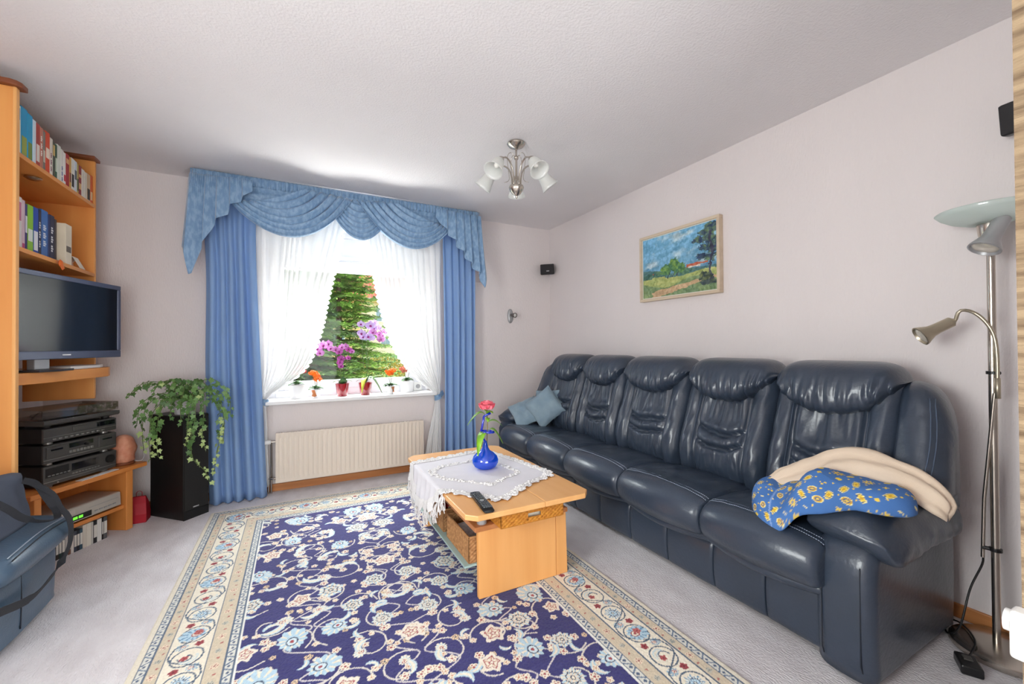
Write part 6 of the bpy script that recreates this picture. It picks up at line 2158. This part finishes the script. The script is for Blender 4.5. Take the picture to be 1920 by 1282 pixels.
# ---- field
B_ = 0.358
MASK[0] = edge > B_
fr_ = random.Random(21)
fx0, fx1, fy0_, fy1_ = B_, RW - B_, B_, RL - B_
cxm = RW / 2
nodes = []
rowh = 0.165
nrow = int((fy1_ - fy0_) / rowh)
for j in range(nrow + 1):
    for i in range(4):
        ox = (i + (0.5 if j % 2 else 0.08)) * 0.178
        nodes.append((ox + fr_.uniform(-.025, .025), fy0_ + 0.05 + j * rowh + fr_.uniform(-.03, .03), j, i))
vines = []
for (ox, y_, j, i) in nodes:
    th = fr_.uniform(0, 6.28)
    R = fr_.uniform(0.05, 0.085)
    vines.append((ox, y_, R, th, fr_.choice([-1, 1]) * fr_.uniform(3.6, 5.2)))
for sgn in (1, -1):
    for k, (ox, y_, R, th, tu) in enumerate(vines):
        t0, tt_ = (th, tu) if sgn > 0 else (PI - th, -tu)
        cx = cxm + sgn * ox
        spiral(cx, y_, R * 1.35, t0, tt_, 0.0036, C(214, 208, 200))
        # connecting tendril to the next row
        if k + 5 < len(vines):
            o2 = vines[k + 4 + (k % 2)]
            cx2 = cxm + sgn * o2[0]
            if math.hypot(cx2 - cx, o2[1] - y_) < 0.27:
                bend_ = 0.055 * (1 if k % 2 else -1)
                curve([(cx, y_), (lerp(cx, cx2, 0.3) + sgn * bend_, lerp(y_, o2[1], 0.3)), (lerp(cx, cx2, 0.7) - sgn * bend_, lerp(y_, o2[1], 0.7)), (cx2, o2[1])], 0.0034, C(206, 200, 200))
fr_ = random.Random(33)
plan = []
for k, (ox, y_, R, th, tu) in enumerate(vines):
    plan.append((fr_.choice('RRPPAAFF'), fr_.uniform(0.040, 0.06), fr_.uniform(0, 6.28), fr_.randint(6, 9), [(fr_.uniform(-.1, .1), fr_.uniform(-.085, .085), fr_.choice('ffffat'), fr_.uniform(.013, .022), fr_.uniform(0, 6.28)) for _ in range(7)]))
for sgn in (1, -1):
    for (ox, y_, R0, th0, tu), (kd, R, th, n, ex) in zip(vines, plan):
        cx = cxm + sgn * ox
        tm = th if sgn > 0 else PI - th
        for (dx, dy, e, er, eth) in ex:
            x_, yy_ = cx + sgn * dx, y_ + dy
            if e == 'f':
                five(x_, yy_, er, eth, CRM, RED if er > .017 else C(196, 140, 110))
            elif e == 'a':
                acanthus(x_, yy_, er * 1.9, eth if sgn > 0 else PI - eth, sgn, PBLUE, CRM)
            else:
                five(x_, yy_, er * 0.8, eth, C(224, 196, 160), DKB)
        if kd == 'R':
            rosette(cx, y_, R, n, tm, (CRM, PBLUE, C(226, 214, 196), DKB))
        elif kd == 'P':
            palmette(cx, y_, R * 1.1, tm, PBLUE, CRM, C(206, 222, 230))
        elif kd == 'F':
            rosette(cx, y_, R * 0.8, 5, tm, (C(230, 222, 208), C(198, 150, 130), CRM, RED), jag=0.16, fringe=False)
        else:
            acanthus(cx, y_, R * 0.95, tm, sgn, C(196, 214, 222), CRM)
            palmette(cx + R * 0.95 * math.cos(tm), y_ + R * 0.95 * math.sin(tm), R * 0.55, tm, CRM, PBLUE, CRM)

# ---- borders
MASK[0] = None
band = lambda a, b2: (edge >= a) & (edge < b2)
rug[band(0, 0.03)] = C(224, 216, 198)
rug[band(0.03, 0.062)] = C(214, 214, 206)
rug[band(0.062, 0.106)] = TAN
rug[band(0.106, 0.25)] = CRM
rug[band(0.25, 0.313)] = TAN
rug[band(0.313, 0.346)] = C(214, 214, 206)
rug[band(0.346, 0.357)] = C(232, 232, 226)
for e0 in (0.03, 0.062, 0.106, 0.25, 0.313, 0.346):
    rug[np.abs(edge - e0) < 0.0026] = C(78, 96, 120)
along = np.where(np.minimum(gx, RW - gx) < np.minimum(gy, RL - gy), gy, gx)
for a, b2 in ((0.03, 0.062), (0.313, 0.346)):
    mid, hw_ = (a + b2) / 2, (b2 - a) / 2
    s_ = (edge - mid) / hw_
    ph = along / 0.036 * 2 * PI
    m1 = band(a + 0.003, b2 - 0.003) & (np.abs(np.sin(ph / 2) - s_ * 0.9) < 0.28) & (np.cos(ph) > -0.2)
    rug[m1] = C(92, 112, 140)
    m2 = band(a + 0.006, b2 - 0.006) & (np.hypot(((along / 0.036) % 1 - 0.5) * 2.2, s_) < 0.36)
    rug[m2] = C(70, 88, 118)


def on_edge(side, s, d):
    """position along a side at distance d from the outer edge"""
    return {'l': (d, s), 'r': (RW - d, s), 'b': (s, d), 't': (s, RL - d)}[side]


for side in 'lrbt':
    Ls = RL if side in 'lr' else RW
    out = {'l': PI, 'r': 0, 'b': -PI / 2, 't': PI / 2}[side]
    # small flowers on the tan bands
    for d, st_, off in ((0.084, 0.085, 0.0), (0.281, 0.092, 0.03)):
        k = 0
        s = d + off
        while s < Ls - d:
            x_, y_ = on_edge(side, s, d)
            if k % 2 == 0:
                five(x_, y_, 0.0175, k, C(226, 208, 184), C(150, 66, 66))
            else:
                five(x_, y_, 0.013, k, C(190, 186, 172), C(96, 110, 116))
            five(*on_edge(side, s + st_ / 2, d + 0.006), 0.0055, 0, C(170, 96, 90), C(170, 96, 90))
            s += st_
            k += 1
    # main border: loops of vine with alternating flowers
    s = 0.178
    k = 0
    step = 0.145
    while s < Ls - 0.17:
        x_, y_ = on_edge(side, s, 0.178)
        pts = []
        for q_ in range(13):
            a = 2 * PI * q_ / 12
            pts.append((x_ + 0.052 * math.cos(a), y_ + 0.052 * math.sin(a)))
        curve(pts, 0.003, C(66, 88, 112))
        p1 = on_edge(side, s - step * 0.5, 0.125 if k % 2 else 0.232)
        p2 = on_edge(side, s, 0.178 + (0.055 if k % 2 else -0.055))
        p3 = on_edge(side, s + step * 0.5, 0.232 if k % 2 else 0.125)
        curve([p1, p2, p3], 0.003, C(66, 88, 112))
        if k % 3 == 0:
            palmette(x_, y_, 0.043, out, PBLUE, C(104, 146, 180), CRM)
            five(x_ + 0.012, y_ + 0.01, 0.018, k, C(190, 96, 92), C(128, 36, 50))
        elif k % 3 == 1:
            rosette(x_, y_, 0.034, 8, 0.3, (C(222, 226, 220), MBLUE, C(190, 214, 226), DKB))
        else:
            acanthus(x_, y_, 0.032, out + 1, 1, C(196, 212, 216), C(226, 220, 204))
            spiral(x_, y_, 0.03, out, 4.5, 0.0028, C(70, 92, 116))
            five(x_ - 0.008, y_ - 0.006, 0.015, k, C(176, 72, 76), C(120, 34, 46))
        fvx, fvy = on_edge(side, s + step * 0.5, 0.15 if k % 2 else 0.206)
        five(fvx, fvy, 0.017, k, C(158, 52, 62), C(98, 24, 40))
        gvx, gvy = on_edge(side, s + step * 0.5, 0.206 if k % 2 else 0.15)
        palmette(gvx, gvy, 0.02, out + PI * (k % 2), C(140, 172, 194), CRM, CRM)
        s += step
        k += 1
rug += (np.random.RandomState(3).rand(NY, NX, 1) - 0.5) * 0.07
rug = np.clip(rug, 0, 1)
rz_ = 0.0095 + 0.0022 * np.random.RandomState(4).rand(NY, NX) + 0.003 * (fbm(gx * 2.2, gy * 2.2, 12) - 0.5)
rz_ = np.where(edge < 0.006, 0.0015, rz_)
rg = grid_mesh('oriental_rug', gx + RX0, gy + RY0, rz_, rug, vcol_mat('rug_wool', 0.95, sheen=0.25), None)
tag(rg, 'navy blue oriental rug with cream floral border under the table', 'rug')

# ------------------------------------------------------------------ coffee table
TBL_Y = wood('table_beech_top', (226, 166, 104), (238, 184, 122), 1, 0.35, 7)
TBL_Z = wood('table_beech_panel', (222, 156, 90), (236, 174, 108), 2, 0.38, 7)
TEDGE = wood('table_beech_edge', (176, 112, 66), (192, 128, 80), 1, 0.45)
RZ = 0.0125
tb = T('coffee_table', 'beech coffee table with panel ends and frosted glass shelf', 'table', (1.0, 2.28, 0))
TX0, TX1, TY0, TY1 = 0.668, 1.352, 1.70, 2.86
TZ = 0.462
ch = 0.045
MB().prism([(TX0 + ch, TY0), (1.068, TY0), (1.068, TY1), (TX0 + ch, TY1), (TX0, TY1 - ch), (TX0, TY0 + ch)], 2, TZ - 0.026, TZ).obj('top_board', TBL_Y, tb, bevel=0.004)
MB().prism([(1.0695, TY0), (TX1 - ch, TY0), (TX1, TY0 + ch), (TX1, TY1 - ch), (TX1 - ch, TY1), (1.0695, TY1)], 2, TZ - 0.026, TZ).obj('top_board', TBL_Y, tb, bevel=0.004)
MB().box(0.745, 1.275, 1.812, 2.75, 0.335, 0.359).obj('under_board', TEDGE, tb, bevel=0.003)
for yy_ in (1.82, 2.715):
    MB().prism([(0.768, RZ), (1.206, RZ), (1.203, 0.334), (0.765, 0.334)], 1, yy_, yy_ + 0.027).obj('end_panel', TBL_Z, tb, bevel=0.002)
    MB().prism([(1.2085, RZ), (1.277, RZ), (1.268, 0.334), (1.2055, 0.334)], 1, yy_, yy_ + 0.027).obj('end_panel', TBL_Z, tb, bevel=0.002)
for (x, y) in ((0.795, 1.85), (1.23, 1.85), (0.795, 2.70), (1.23, 2.70)):
    MB().lathe([(0, .359), (.024, .359), (.024, TZ - .026), (0, TZ - .026)], 20, Matrix.Translation((x, y, 0))).obj('post', SILVER, tb, smooth=40)
GREENG = mat('frosted_green_glass', (176, 206, 204), 0.35, spec=0.6, trans=0.25)
MB().box(0.705, 1.25, 1.849, 2.713, 0.160, 0.170).obj('glass_shelf', GREENG, tb, bevel=0.002)

HONEY = mat('honey_wicker', (204, 138, 46), 0.6, rgb2=(172, 104, 30), vscale=70)
WICK = mat('water_hyacinth_wicker', (188, 140, 92), 0.7, rgb2=(140, 96, 58), vscale=60)


def weave(mb, o, u_, v_, w_, h_, n_, pitch=0.013, amp=0.0028):
    """woven panel: origin o, unit axes u_, v_, normal n_"""
    nu = max(2, int(w_ / pitch) * 3)
    nv = max(2, int(h_ / pitch * 1.4) * 3)
    o, u_, v_, n_ = Vector(o), Vector(u_), Vector(v_), Vector(n_)
    for side in (1, -1):
        rows = []
        for j in range(nv + 1):
            row = []
            for i in range(nu + 1):
                a, b2 = i / nu * w_, j / nv * h_
                d = amp * math.sin(PI * a / pitch) * math.sin(PI * b2 / (pitch / 1.4)) + 0.0035
                row.append(o + u_ * a + v_ * b2 + n_ * (d * side))
            rows.append(row)
        mb.grid(rows)
    e = [o, o + u_ * w_, o + u_ * w_ + v_ * h_, o + v_ * h_]
    for a, b2 in zip(e, e[1:] + e[:1]):
        mb.tube([a, b2], 0.0042, 6)


def basket(name, label, x0, x1, y0, y1, z0, z1, m_, group=None, hole=None):
    t = T(name, label, 'basket', ((x0 + x1) / 2, (y0 + y1) / 2, z0), group=group)
    h_ = z1 - z0
    mb = MB()
    if hole:
        a, b2, c_, d_ = hole      # along x, along z (fractions of absolute)
        weave(mb, (x0, y0, z0), (1, 0, 0), (0, 0, 1), a - x0, h_, (0, -1, 0))
        weave(mb, (b2, y0, z0), (1, 0, 0), (0, 0, 1), x1 - b2, h_, (0, -1, 0))
        weave(mb, (a, y0, z0), (1, 0, 0), (0, 0, 1), b2 - a, c_ - z0, (0, -1, 0))
        weave(mb, (a, y0, d_), (1, 0, 0), (0, 0, 1), b2 - a, z1 - d_, (0, -1, 0))
    else:
        weave(mb, (x0, y0, z0), (1, 0, 0), (0, 0, 1), x1 - x0, h_, (0, -1, 0))
    weave(mb, (x0, y1, z0), (1, 0, 0), (0, 0, 1), x1 - x0, h_, (0, 1, 0))
    weave(mb, (x0, y0, z0), (0, 1, 0), (0, 0, 1), y1 - y0, h_, (-1, 0, 0))
    weave(mb, (x1, y0, z0), (0, 1, 0), (0, 0, 1), y1 - y0, h_, (1, 0, 0))
    mb.obj('woven_wall', m_, t, smooth=50)
    MB().box(x0, x1, y0, y1, z0, z0 + 0.006).obj('bottom', m_, t)
    MB().tube([(x0, y0, z1), (x1, y0, z1), (x1, y1, z1), (x0, y1, z1), (x0, y0, z1)], 0.006, 8).obj('rim', m_, t, smooth=60)
    return t


basket('wicker_tray', 'honey coloured flat wicker tray with grip hole under the tabletop', 0.845, 1.19, 1.735, 2.45, 0.3665, 0.426, HONEY, hole=(0.985, 1.065, 0.386, 0.413))
o = MB().box(0.87, 1.16, 1.76, 2.3, 0.373, 0.403).obj('magazine_stack', PAGES, bevel=0.002)
tag(o, 'pale magazines lying inside the honey wicker tray', 'magazine')
basket('wicker_basket', 'open wicker basket with papers on the glass shelf near the remote', 0.735, 1.10, 1.865, 2.19, 0.172, 0.292, WICK)
basket('wicker_basket', 'wicker basket with red book on the glass shelf below the cloth fringe', 0.735, 1.10, 2.25, 2.58, 0.172, 0.292, WICK)
Mg = Matrix.Translation((0.90, 2.0, 0.236)) @ Matrix.Rotation(0.12, 4, 'X') @ Matrix.Rotation(0.1, 4, 'Z')
o = MB().cbox((0, 0, 0.0), (0.27, 0.22, 0.055), Mg).obj('newspaper', mat('newsprint', (196, 186, 182), 0.9, rgb2=(150, 144, 146), vscale=60), bevel=0.006)
tag(o, 'folded newspaper lying in the wicker basket near the remote', 'newspaper')
t = T('red_book', 'red book lying in the wicker basket under the cloth fringe', 'book', (0.9, 2.42, 0.25))
MB().box(0.77, 0.95, 2.29, 2.52, 0.262, 0.268).box(0.77, 0.95, 2.29, 2.52, 0.292, 0.298).box(0.77, 0.774, 2.29, 2.52, 0.268, 0.292).obj('cover', mat('red_cloth_cover', (168, 30, 40), 0.6), t)
MB().box(0.774, 0.946, 2.294, 2.516, 0.268, 0.292).obj('pages', PAGES, t)
o = MB().box(0.77, 1.0, 2.28, 2.54, 0.179, 0.2615).obj('paper_stack', PAGES, bevel=0.002)
tag(o, 'stack of pale papers under the red book in the basket', 'paper')

# tablecloth
LINW = mat('white_linen', (226, 224, 230), 0.9, bump=0.0009, bscale=420, var=0.02)
LACEM = mat('white_crochet_lace', (234, 232, 232), 0.95, bump=0.004, bscale=170)
cc = Vector((0.985, 2.30, 0))
outl = [(0.885, 1.80), (1.02, 1.865), (1.15, 1.945), (1.335, 2.035), (1.32, 2.25), (1.275, 2.5), (1.19, 2.74), (1.0, 2.735), (0.77, 2.70), (0.585, 2.67), (0.46, 2.52), (0.475, 2.32), (0.56, 2.15), (0.69, 2.02), (0.80, 1.88)]
O = [tuple(p) for p in cat_rom(outl, 220, True)]


def cloth_pt(x, y, lift=0.0):
    z = TZ + 0.0015 + lift
    if x < TX0:
        d = TX0 - x
        fold = 0.012 * math.sin(y * 34) * min(1, d * 8) + 0.008 * math.sin(y * 71 + 1)
        return Vector((TX0 - 0.007 - lift - 0.012 * min(1, d * 10) - fold * 0.8 * min(1, d * 9) - 0.02 * d, y, z - d + 0.0))
    return Vector((x, y, z + 0.0012 * max(0, nz(x * 9, y * 6, 3)) + 0.0028 * max(0, nz(x * 4 + y * 3, y * 7, 6))))


tc_ = T('tablecloth', 'white linen tablecloth with crochet edging draped over the coffee table', 'tablecloth', (0.985, 2.30, TZ))
rows = []
for j in range(41):
    s = j / 40
    rows.append([cloth_pt(lerp(cc.x, x, s * 0.88), lerp(cc.y, y, s * 0.88)) for (x, y) in O])
MB().loft(rows, cap=False).obj('linen_centre', LINW, tc_, smooth=180)
rows = []
for j in range(9):
    s = j / 8
    row = []
    for i, (x, y) in enumerate(O):
        sc_ = 0.86 + s * (0.10 + 0.06 * abs(math.sin(i * PI / 5.5)))
        row.append(cloth_pt(lerp(cc.x, x, sc_), lerp(cc.y, y, sc_), 0.0018 + 0.006 * (0.5 + 0.5 * math.sin(i * 1.9 + 2.5 * j)) * min(1, s * 4)))
    rows.append(row)
MB().loft(rows, cap=False).obj('lace_border', LACEM, tc_, smooth=60)
rows = []
for j in range(5):
    s = j / 4
    row = []
    for i, (x, y) in enumerate(O):
        sc_ = 0.47 + s * (0.07 + 0.02 * math.sin(i * PI / 6))
        row.append(cloth_pt(lerp(cc.x, x, sc_), lerp(cc.y, y, sc_), 0.0012 + 0.003 * (0.5 + 0.5 * math.sin(i * 2.1 + 2.4 * j)) * math.sin(PI * s)))
    rows.append(row)
MB().loft(rows, cap=False).obj('crochet_ring', LACEM, tc_, smooth=60)
lm = MB()
rq = random.Random(18)
for k in range(620):
    i = rq.randrange(220)
    x, y = O[i]
    ring_ = rq.random() < 0.72
    sc_ = (rq.uniform(0.87, 0.95 + 0.06 * abs(math.sin(i * PI / 5.5)))) if ring_ else rq.uniform(0.47, 0.55)
    p = cloth_pt(lerp(cc.x, x, sc_) + rq.uniform(-.006, .006), lerp(cc.y, y, sc_) + rq.uniform(-.006, .006), 0.003)
    r_ = rq.uniform(0.005, 0.010)
    if p.z > TZ - 0.005:
        lm.lathe([(r_, 0), (r_ * 0.85, r_ * 0.45), (r_ * 0.4, r_ * 0.6), (r_ * 0.15, r_ * 0.35)], 7, Matrix.Translation(p))
lm.obj('crochet_flowers', LACEM, tc_, smooth=60)['kind'] = 'stuff'
fg = MB()
rq = random.Random(8)
for i in range(0, 220):
    x, y = O[i]
    if x < 0.70:
        for k in range(2):
            p = cloth_pt(lerp(cc.x, x, 0.995), lerp(cc.y, y, 0.995) + rq.uniform(-.006, .006))
            if x >= TX0:
                p = cloth_pt(TX0 - 0.01, y + rq.uniform(-.006, .006))
            ln = rq.uniform(0.045, 0.085)
            fg.tube([p, p + Vector((-0.004 + rq.uniform(-.006, .006), rq.uniform(-.008, .008), -ln * 0.5)), p + Vector((rq.uniform(-.01, .008), rq.uniform(-.014, .014), -ln))], 0.0018, 4)
o = fg.obj('fringe', LACEM, tc_)
o['kind'] = 'stuff'

# vase and rose
VB = Vector((1.03, 2.335, TZ + 0.0058))
BGL = mixed('cobalt_blue_glass', [('t', (150, 205, 255), 0.48), ('d', (0, 105, 235), 0.26), ('l', (10, 130, 255), 0.16), ('g', (255, 255, 255), 0.1, 0.02)])
BGL2 = mixed('deep_blue_glass', [('t', (60, 110, 255), 0.35), ('d', (16, 60, 220), 0.35), ('l', (30, 80, 255), 0.2), ('g', (255, 255, 255), 0.1, 0.02)])
vs_ = T('bud_vase', 'cobalt blue glass vase with spiral neck on the tablecloth', 'vase', VB)
Mv = Matrix.Translation(VB)
MB().lathe([(0, 0), (.045, 0), (.066, .012), (.078, .032), (.08, .05), (.072, .072), (.052, .092), (.030, .106), (.019, .125), (.012, .15), (.010, .165), (.007, .165), (.008, .15), (.014, .122), (.026, .103), (.05, .087), (.068, .068), (.075, .05), (.072, .034), (.06, .016), (.04, .005), (0, .005)], 36, Mv).obj('bulb', BGL, vs_, smooth=180)
MB().lathe([(0, .006), (.04, .006), (.06, .017), (.071, .034), (.0735, .042), (0, .042)], 32, Mv).obj('water', mixed('blue_tinted_water', [('t', (150, 220, 255), 0.6), ('d', (30, 150, 240), 0.2), ('l', (50, 170, 255), 0.2)]), vs_, smooth=60)
sp_ = [(0, 0, .16), (-.016, 0, .185), (-.026, -.01, .205), (-.018, -.03, .222), (.012, -.042, .222), (.042, -.03, .218), (.052, 0, .217), (.038, .028, .218), (.008, .036, .22), (-.018, .02, .226), (-.022, .0, .245), (-.018, -.004, .275), (-.012, -.004, .30), (-.012, -.01, .318), (.004, -.024, .33), (.024, -.018, .334), (.03, .002, .336), (.016, .016, .338)]
MB().tube([tuple(VB + Vector(p)) for p in cat_rom(sp_, 80)], 0.0062, 10).obj('spiral_neck', BGL2, vs_, smooth=180)
rs_t = T('rose', 'pink rose with green leaves standing in the blue vase', 'flower', VB + Vector((0.012, 0, 0.01)))
head = VB + Vector((0.012, 0.0, 0.385))
MB().tube(cat_rom([tuple(VB + Vector((0.022, 0.0, 0.012))), tuple(VB + Vector((0.012, 0.0, 0.15))), tuple(VB + Vector((0.016, 0.0, 0.26))), tuple(head + Vector((0, 0, -0.025)))], 16), 0.003, 7).obj('stem', mat('rose_stem', (132, 112, 66), 0.6), rs_t, smooth=180)
ROSE = mat('rose_petals', (240, 104, 128), 0.6, rgb2=(250, 150, 164), vscale=40)
pet = 0
for ring, (np_, rr_, hh_, open_) in enumerate(((3, .009, .050, .02), (5, .018, .052, .25), (6, .029, .050, .5), (7, .041, .042, .8))):
    for k in range(np_):
        a = 2 * PI * k / np_ + ring * 0.7
        e = Vector((math.cos(a), math.sin(a), 0))
        s_ = Vector((-math.sin(a), math.cos(a), 0))
        rows = []
        for j in range(7):
            v = j / 6
            row = []
            for i in range(7):
                u = -1 + 2 * i / 6
                wd = rr_ * 1.0 * (math.sin(PI * (0.18 + 0.7 * v)) ** 0.5) + 0.004
                rad = rr_ * (0.45 + 0.6 * v ** 0.8) + open_ * 0.012 * max(0, v - 0.6) / 0.4 - 0.25 * wd * u * u
                row.append(head + e * rad + s_ * wd * u + Vector((0, 0, -0.022 + hh_ * v - open_ * 0.012 * max(0, v - 0.75) / 0.25 - 0.004 * u * u)))
            rows.append(row)
        MB().grid(rows).obj('petal', ROSE, rs_t, smooth=180)
RLF = mat('rose_leaf_light', (136, 188, 46), 0.4, rgb2=(104, 160, 40), vscale=30)
for (dx, dy, z, ln, w_, dz, be) in ((-1, 0.3, .30, .13, .06, 0.35, 0.6), (1, -0.4, .275, .095, .058, 0.1, 0.35), (-0.6, -0.4, .205, .11, .05, -0.2, 0.75), (0.8, -0.5, .205, .10, .05, 0.2, 0.8), (-0.4, 0.6, .34, .06, .034, 0.4, 0.3), (0.3, -0.9, .33, .06, .034, 0.5, 0.3), (0.5, 0.5, .33, .05, .03, .4, .2), (-0.3, -0.9, .30, .05, .03, 0.1, 0.3)):
    mb = MB()
    leaf_shape(mb, VB + Vector((0.014, 0, z)), Vector((dx, dy, dz)), ln, w_, be, n=9)
    mb.obj('leaf', RLF, rs_t, smooth=180, solid=0.001)

# remote control
rm = T('remote_control', 'black remote control lying on the table corner', 'remote', (0.785, 1.83, TZ + 0.001), rz=math.radians(-6), world=False)
prof = [(-.5, .0), (-.46, .16), (0, .18), (.46, .16), (.5, 0)]
loops = []
for y_, w_ in ((-.125, .021), (-.12, .026), (-.06, .027), (.04, .025), (.115, .025), (.12, .022)):
    hz = 0.017 if -.12 < y_ < .118 else 0.011
    loops.append([(w_ * a, y_, b2) for a, b2 in ((-.8, .001), (.8, .001), (1, .006), (.92, hz), (0, hz + .002), (-.92, hz), (-1, .006))])
rb_ = MB().loft(loops).obj('housing', BLACK_PL, rm, smooth=50)
KEY = mat('remote_keys', (92, 96, 100), 0.5)
for j in range(11):
    for i in range(4):
        if j in (4, 5) and i in (1, 2):
            continue
        MB().box(-.019 + i * .011, -.0115 + i * .011, -.10 + j * .019, -.09 + j * .019, .016, .0205).obj('key', KEY, rm)
MB().lathe([(0, .016), (.011, .016), (.011, .021), (0, .0215)], 16, Matrix.Translation((0, -.012, 0))).obj('navigation_ring', SILVER, rm, smooth=40)
print('leaves', nleaf)
